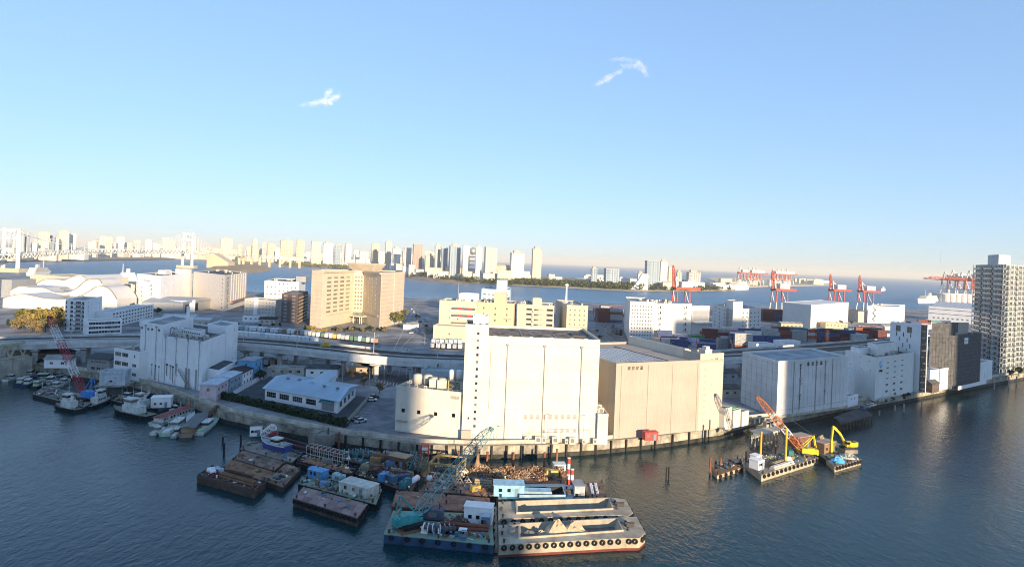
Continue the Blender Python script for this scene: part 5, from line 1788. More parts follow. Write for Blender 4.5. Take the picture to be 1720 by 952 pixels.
def crane(label, p, tip, house_m, boom_segs, w=1.6, n=18, hook=None, rz=None, s_=1.0, tracks=True, aframe=5.0):
    p, tip = Vector(p), Vector(tip)
    d = tip - p
    rz = math.atan2(d.y, d.x) if rz is None else rz
    t = thing('crawler_crane', label, 'crane', p, rz)
    inv = Matrix.Rotation(-rz, 3, 'Z')
    T = inv @ d
    if tracks:
        for y in (-1.9, 1.9): MB().extr([(y - .45, .35), (y + .45, .35), (y + .45, 1.1), (y - .45, 1.1)], -3.0 * s_, 3.0 * s_).tube((-3 * s_, y - .45, .72), (-3 * s_, y + .45, .72), .4, .4, 10).tube((3 * s_, y - .45, .72), (3 * s_, y + .45, .72), .4, .4, 10).box(-2.8, 2.8, y - .4, y + .4, 0.02, .36).build('track', black, t)
    MB().box(-4.6 * s_, 1.6 * s_, -1.7 * s_, 1.7 * s_, 1.2, 3.2 * s_ + .4).box(-5.2 * s_, -4.6 * s_, -1.6 * s_, 1.6 * s_, 1.0, 2.6).box(-3.5 * s_, -.5, -1.3 * s_, 1.3 * s_, 3.2 * s_ + .4, 3.5 * s_ + .4).build('machine_house', house_m, t)
    MB().tube((0, 0, .7), (0, 0, 1.25), 1.4, 1.4, 16).build('turntable', pipe_d, t)
    cab = MB().box(1.6 * s_, 3.2 * s_, -1.8 * s_, -.5 * s_, 1.3, 3.4 * s_).build('cab', house_m, t)
    MB().box(1.9 * s_, 3.23 * s_, -1.83 * s_, -.47 * s_, 2.2, 3.2 * s_).build('window', glass_d, cab)
    foot_ = Vector((1.5 * s_, .3, 2.0))
    for (t0, t1, mt) in boom_segs:
        m = MB()
        a, c = foot_.lerp(T, t0), foot_.lerp(T, t1)
        k = max(2, round(n * (t1 - t0)))
        # straight-sided segment
        dd = (T - foot_).normalized()
        u = Vector((0, 0, 1))
        aa = dd.cross(u).normalized()
        bb = aa.cross(dd).normalized()
        def cor(tt, q_):
            ww = w / 2 * min(1, .3 + 7 * tt, .4 + 6 * (1 - tt))
            s1, s2 = ((-1, -1), (1, -1), (1, 1), (-1, 1))[q_]
            return foot_.lerp(T, tt) + aa * ww * s1 + bb * ww * s2
        for i in range(k):
            u0, u1 = t0 + (t1 - t0) * i / k, t0 + (t1 - t0) * (i + 1) / k
            for q_ in range(4):
                j = (q_ + 1) % 4
                m.bar(cor(u0, q_), cor(u1, q_), .15)
                m.bar(cor(u0, q_ if i % 2 else j), cor(u1, j if i % 2 else q_), .08)
                m.bar(cor(u1, q_), cor(u1, j), .08)
        m.build('boom', mt, t)
    af = Vector((-3.4 * s_, 0, 3.4 + aframe))
    m = MB()
    for y in (-.9, .9):
        m.bar((.6, y, 3.4), (af.x, y * .5, af.z), .22).bar((-4.2 * s_, y, 3.4), (af.x, y * .5, af.z), .2)
    m.bar((af.x, -.5, af.z), (af.x, .5, af.z), .3)
    m.build('gantry', house_m, t)
    m = MB()
    for y in (-.4, .4): m.bar(af + Vector((0, y, 0)), T + Vector((-.2, y, .4)), .05)
    m.build('pendant_line', wm_, t)
    MB().tube(T + Vector((0, -.35, -.2)), T + Vector((0, .35, -.2)), .55, .55, 12).build('sheave', pipe_d, t)
    if hook:
        m = MB().bar(T + Vector((.4, .1, -.3)), T + Vector((.4, .1, -hook)), .045).bar(T + Vector((.4, -.1, -.3)), T + Vector((.4, -.1, -hook)), .045)
        m.build('hoist_line', wm_, t)
        MB().box(-.3, .3, -.2, .2, -1.1, 0).tube((0, 0, -1.6), (0, 0, -1.1), .12).build('hook_block', yel, t, loc=T + Vector((.4, 0, -hook)))
    return t
def pile(label, px, py, hpx, mat, r=.28, z0=0., group=None, bands_=None, name='mooring_pile'):
    p = G(px, py, z0)
    top = HT(p, py - hpx)
    t = thing(name, label, 'pile', (p.x, p.y, z0), 0, group)
    MB().tube((0, 0, -3 if z0 == 0 else 0), (0, 0, top - z0), r, r, 8).lathe([(r * 1.15, top - z0), (r * 1.15, top - z0 + .12), (.02, top - z0 + .2)], (0, 0, 0), 8).build('post', mat, t)
    if bands_:
        n = 5
        for i in range(0, n, 2): MB().tube((0, 0, (top - z0) * i / n), (0, 0, (top - z0) * (i + 1) / n), r * 1.06, r * 1.06, 8).build('red_band', bands_, t)
    return t
def litter(B, n, seed, pal, piece=.35):
    """small gear nobody could count, strewn over a deck"""
    r = random.Random(seed)
    m = MB()
    for i in range(n):
        v = B.f(r.uniform(.04, .96), r.uniform(.06, .94))
        c = Vector((v.x, v.y, B.z + .06))
        m.cur = r.randrange(len(pal))
        k, s_, a = r.random(), piece * r.uniform(.5, 1.6), r.uniform(0, 3.14)
        d = Vector((math.cos(a), math.sin(a), 0)) * s_
        if k < .35: m.bar(c - d * 2.2 + Vector((0, 0, s_ * .1)), c + d * 2.2 + Vector((0, 0, s_ * .1)), s_ * .3)
        elif k < .65: m.bar(c - d + Vector((0, 0, s_ * .4)), c + d + Vector((0, 0, s_ * .4)), s_ * 1.3, s_ * .9)
        elif k < .85: m.tube(c, c + Vector((0, 0, s_ * 1.6)), s_ * .5, s_ * .5, 7)
        else: m.ring(c + Vector((0, 0, s_ * .15)), (0, 0, 1), s_, s_ * .2, 10, 4)
    tag(m.build('deck_litter', pal, B.t), kind='stuff')
# ---- left raft of rusty pontoons
A = Barge('rusty barge with pipes and gear on deck, outermost of the left pontoons', (331, 799), (427, 825), (447, 810), (355, 783), 1.8, hull_r, rust, coam=.35)
Bg = Barge('flat orange-brown rusty pontoon behind the pipe barge', (372, 787), (446, 808), (462, 793), (390, 771), 1.5, hull_r, rust_o, (plateM('plate_rust', (.32, .17, .085), (.15, .085, .055)), 7, 3))
Cg = Barge('flat grey-brown pontoon between the orange pontoon and the one carrying a boat', (392, 770), (461, 790), (478, 775), (408, 756), 1.5, hull_r, rust, (plateM('plate_brown', (.24, .165, .12), (.14, .095, .07)), 7, 3))
Dg = Barge('light grey pontoon carrying a blue and white boat', (404, 753), (490, 776), (505, 763), (420, 739), 1.6, hull_r, deck_g, (plateM('plate_grey', (.27, .25, .22), (.15, .12, .10)), 6, 2))
Eg = Barge('small brown pontoon with a square hatch between the larger barges', (448, 808), (475.5, 818), (505, 787), (480, 778), 1.4, hull_r, rust, (plateM('plate_brown'), 2, 4))
hm_ = MB()
for x0, x1, y0, y1 in ((-2, 2, -2, -1.7), (-2, 2, 1.7, 2), (-2, -1.7, -1.7, 1.7), (1.7, 2, -1.7, 1.7)): hm_.box(x0, x1, y0, y1, 0, .45)
hm_.build('hatch_coaming', M('timber_pale', (.38, .30, .20), .9, .2, 1.), Eg.t, loc=(*Eg.f(.45, .28), Eg.z), rz=Eg.rz())
MB().box(-1.7, 1.7, -1.7, 1.7, .03, .06).build('hatch', hull_k, Eg.t, loc=(*Eg.f(.45, .28), Eg.z), rz=Eg.rz())
pipes('row of long brown steel pipes lying on the outermost rusty barge', A.P(.33, .45, .1), A.P(.93, .45, .1), 5, .32, rust_o)
pipes('dark steel sections lying along the edge of the outermost rusty barge', A.P(.36, .8, .1), A.P(.80, .8, .1), 4, .25, rust)
for i, (x, y) in enumerate(((.10, .50), (.14, .62), (.18, .42))):
    t = thing('fender_buoy', 'white round fender buoy on the rusty pipe barge, %s from the left' % nth(i), 'buoy', A.P(x, y), 0, 'buoys on the pipe barge')
    MB().lathe([(.1, 0), (.6, .2), (.8, .7), (.65, 1.2), (.15, 1.45)], (0, 0, 0), 12).build('float', white2, t, True)
    MB().ring((0, 0, 1.5), (1, 0, 0), .16, .05, 10, 5).build('ring', pipe_d, t)
engine('pale blue tank box on the rusty pipe barge', A.P(.22, .70), A.rz(), 1.0, M('tank_paleblue', (.45, .55, .60)))
heap('red and brown scrap on the rusty pipe barge', A.P(.24, .35), 4, 3, .8, M('scrap_red', (.16, .05, .04), .9, .3), 31, 30, .5)
engine('brown timber crate stack on the small hatch pontoon', Eg.P(.6, .75), .4, .9, M('timber_pale'), 'timber_stack')
# ---- scaffold barge
Fg = Barge('dark barge carrying a white pipe frame and orange nets', (498, 776), (589, 799.5), (602, 787), (509, 761), 1.6, hull_k, rust, coam=.5)
fr = thing('pipe_frame', 'white tubular frame rack standing on the dark net barge', 'rack', Fg.P(.05, .82), Fg.rz())
Lf = (Fg.q[1] - Fg.q[0]).length
for i in range(9):
    x = Lf * .10 + i * Lf * .085
    MB().bar((x, -1.3, 0), (x, -1.3, 3.6), .1).bar((x, 1.3, 0), (x, 1.3, 3.6), .1).bar((x, -1.3, 3.6), (x, 1.3, 3.6), .1).build('upright', M('frame_white', (.55, .52, .47), .7, .2), fr)
for y in (-1.3, 1.3):
    for z in (1.4, 3.5): MB().bar((Lf * .1, y, z), (Lf * .78, y, z), .12).build('crossbar', M('frame_white'), fr)
net_o = M('net_orange', (.45, .24, .13), .9, .25, 1.5, col2=(.28, .12, .07), mix=.4)
for i, x in enumerate((.22, .38, .62, .84)):
    heap('heap of orange netting on the dark barge, number %s along the frame' % ('first second third fourth'.split()[i]), Fg.P(x, .30), 5.5 if i < 2 else 4.2, 2.6, .9, net_o, 40 + i, 14, .4, 'net_heap', 'netting', Fg.rz())
# ---- green crane barge with flat pontoon before it
Gg = Barge('greenish work barge with a blue crane and a white deckhouse', (501, 811), (631, 846), (641, 821), (527, 790), 1.6, hull_k, deck_gr, tyres_r=4)
Hg = Barge('flat pinkish-brown pontoon fringed with tyres, in front of the green work barge', (493, 836), (600, 869), (617, 846), (510, 817), 2.0, hull_r, rust_p, (plateM('plate_pink', (.30, .21, .19), (.19, .135, .125)), 8, 3), tyres=15, tyres_r=4)
bl_m = M('crane_blue', (.10, .30, .58), .5, .12)
hut('blue and white crane cab with wide windows on the green work barge', Gg.P(.15, .62), Gg.rz(), 4.6, 2.6, 2.2, bl_m, bl_m, 'crane_cab')
engine('blue engine house behind the crane cab on the green barge', Gg.P(.08, .72), Gg.rz(), 1.5, bl_m, 'engine')
engine('pale blue cabinet pair on the green work barge', Gg.P(.42, .78), Gg.rz(), 1.4, M('cabinet_paleblue', (.36, .54, .60)))
engine('teal pump set in the middle of the green work barge', Gg.P(.55, .62), Gg.rz(), 1.2, M('pump_teal', (.05, .20, .22)), 'pump')
hut('long white deckhouse on the green work barge', Gg.P(.75, .40), Gg.rz(), 9, 4.2, 2.4, M('deckhouse_white', (.60, .60, .54)), M('deckhouse_roof', (.55, .57, .52)))
engine('blue winch motor at the front edge of the green work barge', Gg.P(.32, .22), .3, 1.0, bl_m, 'motor')
heap('mixed ropes and drums on the green work barge', Gg.P(.30, .45), 4, 3, .6, M('junk_yellow', (.30, .27, .10)), 33, 24, .45, 'rope_heap', 'ropes', pal=[M('junk_yellow'), black, steel])
heap('tangle of dark hoses near the deckhouse on the green barge', Gg.P(.50, .25), 6, 2, .5, M('junk_dark', (.05, .06, .06)), 34, 30, .45, 'hose_heap', 'hoses', pal=[M('junk_dark'), rust, bl_m])
for k, x in enumerate((.02, .985)): railing([Gg.P(x, .05), Gg.P(x, .95)], 1.0, 1.5).build('railing', M('rail_cream', (.45, .42, .33)), None).name = 'railing_loose'
for o in [o for o in COL.objects if o.name.startswith('railing_loose')]:
    o.parent = Gg.t
    o.location = -Gg.o
    o.name = 'railing'
# ---- dark barges behind
Ig = Barge('dark barge crowded with blue engines and coiled tyres', (597, 795), (690, 827), (704, 800), (606, 781), 1.5, hull_k, rust)
Jg = Barge('long dark barge against the quay with teal winches', (574, 771), (690, 797), (702, 781), (587, 755), 1.5, hull_k, rust)
for i, (x, y) in enumerate(((.06, .35), (.12, .40), (.22, .55), (.26, .50), (.34, .48))):
    winch('teal winch on the long dark barge, %s from its left end' % ('first second third fourth fifth'.split()[i]), Jg.P(x, y), .2, 1.5 + .25 * (i in (2, 3)), M('winch_teal', (.10, .30, .32), .6, .15))
pipes('dark red pipeline sections on the long dark barge', Jg.P(.15, .85), Jg.P(.75, .85), 3, .4, M('pipe_maroon', (.12, .04, .04)))
hut('rusty box cabin with a peaked lid on the long dark barge', Jg.P(.80, .55), Jg.rz(), 5.6, 3.6, 3.0, rust, M('timber_pale'))
engine('orange engine block on the long dark barge', Jg.P(.47, .30), .2, 1.3, M('engine_orange', (.40, .20, .06)), 'engine')
engine('grey float tank lying on the long dark barge', Jg.P(.62, .90), .1, 1.8, deck_g, 'float_tank')
pipes('pale timber baulks on the dark engine barge', Ig.P(.55, .85), Ig.P(.92, .85), 4, .3, M('timber_pale'), 'timber_bundle', 'timber')
for i, (x, y, mt, lb) in enumerate(((.30, .70, rust, 'rusty engine'), (.50, .20, bl_m, 'bright blue engine'), (.64, .22, M('pump_blue', (.10, .17, .24)), 'grey-blue compressor'), (.80, .45, M('engine_navy', (.05, .10, .20)), 'navy engine'), (.88, .18, M('pump_teal'), 'teal engine'))):
    engine(lb + ' on the dark engine barge', Ig.P(x, y), .3 + i, 1.5, mt, 'engine')
for i, x in enumerate((.26, .36)):
    t = thing('coiled_tyre', 'large dark tyre lying flat on the engine barge, %s from the left' % nth(i), 'tyre', Ig.P(x, .38, .35), 0, 'flat tyres on the engine barge')
    MB().ring((0, 0, 0), (0, 0, 1), 1.2, .35, 16, 6).build('rubber', rubber, t, True)
heap('rust-red scrap along the back of the dark engine barge', Ig.P(.45, .75), 9, 3, 1.0, M('scrap_red'), 35, 60, .7, rz=.2)
t = thing('white_float', 'white cigar-shaped float at the right end of the engine barge', 'float', Ig.P(.97, .62, .6), 1.2)
MB().tube((-1.8, 0, 0), (1.8, 0, 0), .75, .75, 12).tube((1.8, 0, 0), (2.6, 0, 0), .75, .2, 12).tube((-2.6, 0, 0), (-1.8, 0, 0), .2, .75, 12).build('shell', white2, t, True)
MB().box(-.4, .4, -.9, .9, -.7, -.3).build('cradle', M('scrap_red'), t)
# lattice sections standing against the dark barge
for i, (px0, py0, px1, py1, mt, lb) in enumerate(((686, 788, 697, 763, M('winch_teal'), 'teal lattice boom section lying on the dark barge'), (700, 790, 706, 768, M('frame_grey', (.25, .25, .22)), 'grey lattice boom section beside the teal one'), (709, 792, 716, 774, M('frame_olive', (.26, .24, .15)), 'olive lattice section next to the yellow frame'))):
    a, c = G(px0, py0, 1.9), G(px1, py1, 2.4)
    t = thing('boom_section', lb, 'boom section', a)
    lattice(MB(), (0, 0, .6), c - a + Vector((0, 0, .6)), 1.7, 1.7, 8, .08).build('lattice', mt, t)
p = G(713, 771, 2)
t = thing('red_frame', 'small red steel frame with a white top near the quay', 'frame', p)
for x in (-1.1, 1.1):
    for y in (-.8, .8): MB().bar((x, y, 0), (x, y, 4.2), .18).build('leg', M('paint_red', (.50, .06, .05), .6), t)
MB().box(-1.3, 1.3, -1, 1, 2.6, 2.8).box(-1.3, 1.3, -1, 1, 4.1, 4.3).bar((-1.1, -.8, .2), (1.1, -.8, 2.6), .12).bar((1.1, -.8, .2), (-1.1, -.8, 2.6), .12).build('platform', M('paint_red'), t)
MB().box(-.8, .8, -.6, .6, 2.8, 3.6).build('winch_box', white2, t)
# ---- brown plate barges under the teal boom
Kg = Barge('broad reddish-brown plated barge directly behind the green crane barge', (658, 850), (823, 861), (822.5, 836), (666, 823), 1.7, hull_r, rust, (plateM('plate_redbrown', (.30, .175, .125), (.17, .10, .075)), 12, 7))
Lg = Barge('brown plated barge with white trestles, behind the broad reddish-brown one', (713, 824), (834, 832), (836, 813), (719, 803), 1.7, hull_r, rust, (plateM('plate_redbrown'), 9, 4))
for i, x in enumerate((.10, .22, .34, .46, .58)):
    t = thing('trestle', 'white A-shaped steel trestle on the brown plated barge, %s from its left end' % ('first second third fourth fifth'.split()[i]), 'trestle', Lg.P(x, .72), Lg.rz() + .1 * i)
    for y in (-.9, .9): MB().bar((-1.3, y, 0), (0, y, 2.0), .14).bar((1.3, y, 0), (0, y, 2.0), .14).bar((-.7, y, 1.0), (.7, y, 1.0), .1).build('leg_pair', M('frame_white'), t)
    MB().bar((0, -.9, 2.0), (0, .9, 2.0), .14).bar((-.7, -.9, 1), (-.7, .9, 1), .1).build('crossbar', M('frame_white'), t)
pipes('pale plank stack on the brown plated barge', Lg.P(.68, .78), Lg.P(.92, .78), 6, .3, M('timber_pale'), 'timber_bundle', 'timber')
heap('orange-brown strip scrap on the brown plated barge', Lg.P(.82, .42), 8, 3, .5, rust_o, 36, 30, .9)
t = thing('buoy', 'white ball buoy at the left end of the brown plated barge', 'buoy', Lg.P(.03, .80))
MB().lathe([(.1, 0), (.7, .3), (.85, .8), (.6, 1.4), (.1, 1.6)], (0, 0, 0), 12).build('float', white2, t, True)
MB().ring((0, 0, 1.65), (1, 0, 0), .15, .05, 8, 5).build('ring', pipe_d, t)
# yellow framed hopper and scrap barge
YG = Barge('barge with a yellow steel hopper frame near the sunny quay', (719, 799), (776, 806), (784, 784), (727, 777), 1.6, hull_r, rust)
t = thing('steel_hopper', 'square yellow steel hopper frame holding dark netting', 'hopper', YG.P(.5, .5), YG.rz())
wY, dY = (YG.q[1] - YG.q[0]).length * .42, (YG.q[3] - YG.q[0]).length * .36
ym = M('frame_yellow', (.42, .32, .13), .8, .2, 1.)
for x in (-wY, wY):
    for y in (-dY, dY): MB().bar((x, y, 0), (x, y, 3.0), .4).build('post', ym, t)
for y in (-dY, dY): MB().bar((-wY, y, 3.0), (wY, y, 3.0), .45).bar((-wY, y, .4), (wY, y, .4), .35).build('side_beam', ym, t)
for x in (-wY, wY): MB().bar((x, -dY, 3.0), (x, dY, 3.0), .45).build('end_beam', ym, t)
heap('dark netting heap inside the yellow hopper frame', YG.P(.5, .5), wY * 1.7, dY * 1.5, 1.1, M('junk_dark'), 37, 40, .6, 'net_heap', 'netting')
heap('pale yellow machine parts beside the teal boom on the hopper barge', YG.P(.96, .45), 3.5, 5, 1.6, M('parts_cream', (.48, .42, .28)), 38, 40, .6, pal=[M('parts_cream'), white2, rust])
Ng = Barge('long barge piled with sunlit brown scrap and anchors against the quay', (784, 808), (948, 812), (951, 785), (785, 782), 1.6, hull_r, rust_o, tyres=10)
sp = [M('scrap_tan', (.34, .22, .13), .9, .25, 1.), rust_o, M('scrap_brown', (.20, .10, .06), .9, .3), M('scrap_pale', (.45, .36, .25), .9, .2)]
for i in range(11):
    x = .07 + i * .085
    heap('pile of brown scrap iron on the scrap barge, %s from its left end' % ('first second third fourth fifth sixth seventh eighth ninth tenth eleventh'.split()[i]), Ng.P(x, .45 + .16 * math.sin(i * 2.1)), 5.4, 4.6 + (i % 3), 1.3 + .5 * (i % 3 == 1), sp[i % 3], 50 + i, 80, .75, pal=sp)
engine('yellow engine on the right end of the scrap barge', Ng.P(.86, .40), .3, 1.5, M('machine_ochre', (.55, .40, .10)), 'engine')
hut('white and blue cabin on the right end of the scrap barge', Ng.P(.93, .75), .1, 3.2, 2.4, 2.2, white2, M('roof_paleblue'))
t = thing('anchor_stand', 'conical rusty anchor stand on the scrap barge', 'anchor', Ng.P(.10, .65))
MB().lathe([(2.0, 0), (1.5, 1.2), (.6, 2.6), (.3, 4.0), (.1, 4.6)], (0, 0, 0), 8).build('cone', sp[0], t)
MB().tube((0, 0, 4.4), (0, 0, 6.8), .14).build('post', rust_o, t)
# ---- green barge with the teal crane
Mg = Barge('big green-decked crane barge with a dark blue hull in the foreground', (645, 896), (829, 914), (825, 862.5), (661, 857), 2.0, hull_b, deck_gr, tyres=7)
teal = M('crane_teal', (.06, .36, .36), .5, .12)
teal_p = M('boom_teal', (.22, .42, .42), .6, .12)
cp = G(689, 884, 2.0)
crane('large turquoise crawler crane with a long lattice boom', cp, AT(825, 719, 149), teal, [(0, 1, teal_p)], 2.0, 22, rz=math.atan2(14.5, 19), s_=.74, aframe=3.6)
pl = MB().box(-3.4, 3.4, -2.2, 2.2, 0, .3)
t = thing('crane_mat', 'rusty steel mat under the turquoise crane', 'crane mat', G(693, 886, 2.02), .6)
pl.build('plate', rust_o, t)
MB().box(-3.1, 3.1, -1.9, 1.9, .3, .36).build('timber', rust, t)
engine('long dark generator on the green crane barge', Mg.P(.42, .72), Mg.rz(), 1.9, M('gen_navy', (.09, .11, .15)))
heap('mixed machinery beside the white cabin on the green crane barge', Mg.P(.68, .66), 6, 3, 1.3, M('junk_brown', (.14, .09, .07)), 61, 60, .6, 'machine_heap', 'machinery', pal=[M('junk_brown'), steel, rust_o])
hut('white deck cabin on the green crane barge', Mg.P(.87, .72), Mg.rz(), 6.2, 3.0, 3.6, white, white)
hut('narrow blue booth beside the white deck cabin', Mg.P(.935, .52), Mg.rz(), 1.7, 1.6, 2.6, M('booth_blue', (.10, .22, .36)), M('roof_paleblue'), 'booth')
pipes('two long rust-red pipes lying along the green crane barge', Mg.P(.50, .40, .0), Mg.P(.96, .40, .0), 3, .38, M('pipe_rustred', (.24, .08, .05), .8, .2))
for i, x in enumerate((.40, .46, .55, .59)):
    winch('dark blue and white mooring winch on the green crane barge, %s of the four' % ('first second third last'.split()[i]), Mg.P(x, .22), Mg.rz() + .15 * i, 1.25, M('winch_navy', (.08, .12, .18), .6) if i % 2 else white2)
hut('small blue control box at the front edge of the green crane barge', Mg.P(.72, .12), Mg.rz(), 1.4, 1.2, 1.7, M('booth_blue'), white2, 'control_box')
pipes('bundle of pale planks at the left end of the green crane barge', Mg.P(.055, .55), Mg.P(.085, .82), 4, .3, M('timber_pale'), 'timber_bundle', 'timber')
heap('pale rope coil near the crane mat on the green barge', Mg.P(.10, .25), 3.4, 1.4, .35, M('rope_pale', (.45, .43, .35)), 62, 20, .4, 'rope_heap', 'ropes')
for i, x in enumerate((.66, .78, .83, .90, .95)):
    t = thing('deck_drum', 'small drum on the front of the green crane barge, %s from the left' % nth(i), 'drum', Mg.P(x, .15 + .06 * (i % 2)), 0, 'drums on the crane barge')
    MB().tube((0, 0, 0), (0, 0, .9), .32, .32, 10).build('shell', (M('booth_blue'), rust_o, steel)[i % 3], t)
    MB().ring((0, 0, .45), (0, 0, 1), .32, .03, 12, 4).build('hoop', pipe_d, t)
# ---- hopper barges
def hopper(label, out, hold, z, hullm, deckm, holdm, zfloor, tyres, holdwall=None, coam=.7, stripe=True):
    """outline (deck, counter-clockwise from front left) and hold opening given as picture spots"""
    o = G(*out[0], z)
    o.z = 0
    t = thing('hopper_barge', label, 'barge', o)
    q = [(G(*p, z) - o).xy for p in out]
    h = [(G(*p, z) - o).xy for p in hold]
    n = len(q)
    m = MB()
    bot = offset_poly(q, -.3)
    vs = [(v.x, v.y, -1.5) for v in bot] + [(v.x, v.y, .35) for v in q] + [(v.x, v.y, z) for v in q]
    m.add(vs, [(i, (i + 1) % n, n + (i + 1) % n, n + i) for i in range(n)] + [(n + i, n + (i + 1) % n, 2 * n + (i + 1) % n, 2 * n + i) for i in range(n)])
    m.build('hull', hullm, t)
    if stripe: MB().prism(offset_poly(q, .03), -.2, .5, False, False).build('boot_stripe', hull_red, t)
    # deck ring around the hold, split so that every piece is convex
    d = MB()
    D2 = lambda v: (v.x, v.y, z)
    # q: FL, FR.. bow .. BR, BL ; h: FL, FR, BR, BL
    fr_, br_ = q[1], q[-2]
    d.add([D2(q[0]), D2(q[1]), D2(h[1]), D2(h[0])], [(0, 1, 2, 3)])
    d.add([D2(h[3]), D2(h[2]), D2(q[-2]), D2(q[-1])], [(0, 1, 2, 3)])
    d.add([D2(q[0]), D2(h[0]), D2(h[3]), D2(q[-1])], [(0, 1, 2, 3)])
    d.add([D2(h[1])] + [D2(v) for v in q[1:-1]] + [D2(h[2])], [tuple(range(n))])
    d.build('deck', deckm, t)
    w_ = MB()
    fl = offset_poly(h, -.8)
    vs = [(v.x, v.y, z + coam) for v in h] + [(v.x, v.y, zfloor) for v in fl]
    w_.add(vs, [(i, 4 + i, 4 + (i + 1) % 4, (i + 1) % 4) for i in range(4)])
    w_.build('hold_wall', holdwall or deckm, t)
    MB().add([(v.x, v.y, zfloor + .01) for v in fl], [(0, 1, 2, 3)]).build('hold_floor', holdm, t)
    c = MB()
    ho = offset_poly(h, .25)
    vs = [(v.x, v.y, z) for v in ho] + [(v.x, v.y, z + coam) for v in ho] + [(v.x, v.y, z + coam) for v in h]
    fs = []
    for i in range(4):
        j = (i + 1) % 4
        fs += [(i, j, 4 + j, 4 + i), (4 + i, 4 + j, 8 + j, 8 + i)]
    c.add(vs, fs).build('coaming', deckm, t)
    A, B = q[0], q[1]
    dd = (B - A).normalized()
    nr = Vector((dd.y, -dd.x))
    for i in range(tyres):
        v = A + (B - A) * ((i + .6) / (tyres + .4)) + nr * .3
        put('tyre', TY, t, (v.x, v.y, z - .62), math.atan2(dd.y, dd.x))
        put('tyre_chain', CH, t, (v.x, v.y - .02, z - .3), math.atan2(dd.y, dd.x))
    for i in range(2, n - 1):
        for k in (.3, .7):
            v = q[i - 1].lerp(q[i], k) if i > 1 else q[i]
            e = (q[i] - q[i - 1]).normalized()
            v = v + Vector((e.y, -e.x)) * .3
            put('tyre', TY, t, (v.x, v.y, z - .62), math.atan2(e.y, e.x))
    bow = (q[2] + q[-3 if n > 5 else -2]) / 2
    for f_, g_ in ((.05, .1), (.05, .9), (.02, .5)):
        v = q[0].lerp(q[-1], g_).lerp(q[1], .02 + f_ * .4)
        put('bollard', BOL, t, (v.x, v.y, z))
    for g_ in (.25, .5, .75):
        v = q[1].lerp(q[-2], g_).lerp(bow, .35)
        put('bollard', BOL, t, (v.x, v.y, z))
    MB().box(-.9, .9, -.5, .5, 0, .8).tube((-1.1, 0, .7), (1.1, 0, .7), .3).build('windlass', M('bollard_iron'), t, loc=(*(h[1].lerp(h[2], .5) * .45 + bow * .55), z), rz=math.atan2(dd.y, dd.x))
    m = MB()
    for g_ in (.2, .55, .8):
        v0 = h[1].lerp(h[2], g_)
        v1 = q[1].lerp(q[-2], g_).lerp(bow, .5)
        m.bar((v0.x + .6, v0.y, z + .06), (v1.x, v1.y, z + .06), .12)
    m.build('mooring_rope', M('rope_dark', (.10, .08, .06)), t)
    return t, o, h, q
CH = MB().bar((0, 0, 0), (0, 0, .5), .06).mesh('tyre_chain', pipe_d)
sand = M('sand_tan', (.46, .38, .26), .95, .12, 1.5, bump=.3)
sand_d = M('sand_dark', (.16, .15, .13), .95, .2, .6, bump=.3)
holdw = M('hold_steel', (.40, .35, .27), .85, .15, .4, streak=.3)
hopper('cream hopper barge with an empty open hold, second from the bottom', [(837, 871), (1028, 864), (1056, 866), (1063, 860), (1051, 838), (1020, 834), (837, 842)], [(869, 862), (1028, 855), (1022, 838.5), (867, 843.5)], 2.6, hull_c, deck_c, sand_d, .9, 12, holdw, .4)
t, o, h, q = hopper('cream hopper barge carrying sand cones, nearest to the viewer', [(838, 914), (1049, 903), (1074, 903), (1084, 894), (1069, 867), (1036, 868), (837, 881)], [(872.5, 904), (1045, 891.5), (1036, 873), (872.5, 881.5)], 2.6, hull_c, deck_c, sand_d, 1.5, 15, holdw, .4)
for i, (fx, r_, hh, lb) in enumerate(((.21, 1.5, 1.5, 'small pale heap of lumps'), (.36, 3.6, 3.4, 'tall pale sand cone'), (.53, 3.8, 2.8, 'broad pale sand heap'), (.10, 3.0, 1.6, 'low dark sand slope'))):
    v = h[0].lerp(h[1], fx).lerp(h[3].lerp(h[2], fx), .42)
    heap(lb + ' in the hold of the nearest barge', (o.x + v.x, o.y + v.y, 1.52), r_ * 2, r_ * 1.5, hh, sand if i != 3 else sand_d, 70 + i, 0, name='sand_heap', cat='sand heap')
# machine mound boxes on the stern of the front barge
for i, (px, py) in enumerate(((860, 884), (859, 892), (868, 883))):
    t = thing('deck_locker', 'small grey hatch box on the stern of the nearest barge, %s of three' % nth(i), 'box', G(px, py, 2.6), .1, 'hatch boxes on the nearest barge')
    MB().box(-.7, .7, -.5, .5, 0, .6).build('box', steel, t)
    MB().box(-.75, .75, -.55, .55, .6, .7).build('lid', deck_g, t)
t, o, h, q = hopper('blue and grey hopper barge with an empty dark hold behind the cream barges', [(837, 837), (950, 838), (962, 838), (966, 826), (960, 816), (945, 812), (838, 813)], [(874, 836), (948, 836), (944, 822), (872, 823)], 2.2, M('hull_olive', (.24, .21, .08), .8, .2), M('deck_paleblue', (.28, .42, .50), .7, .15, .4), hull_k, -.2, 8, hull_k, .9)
blue_l = M('crane_skyblue', (.28, .55, .72), .6, .1)
hut('sky blue wheelhouse block on the blue and grey hopper barge', G(854, 828, 2.2), .05, 7.5, 4.0, 2.6, blue_l, blue_l)
t = thing('hatch_cover', 'sky blue folded hatch cover over part of the dark hold', 'hatch cover', G(888, 823, 3.2), .02)
MB().box(-5, 5.6, -1.3, 1.3, 0, .25).build('panel', blue_l, t)
MB().box(-5.1, 5.7, -1.4, -1.3, -.3, .3).bar((5.2, -1.2, 0), (5.2, -1.2, -1), .3).build('frame', M('deck_paleblue'), t)
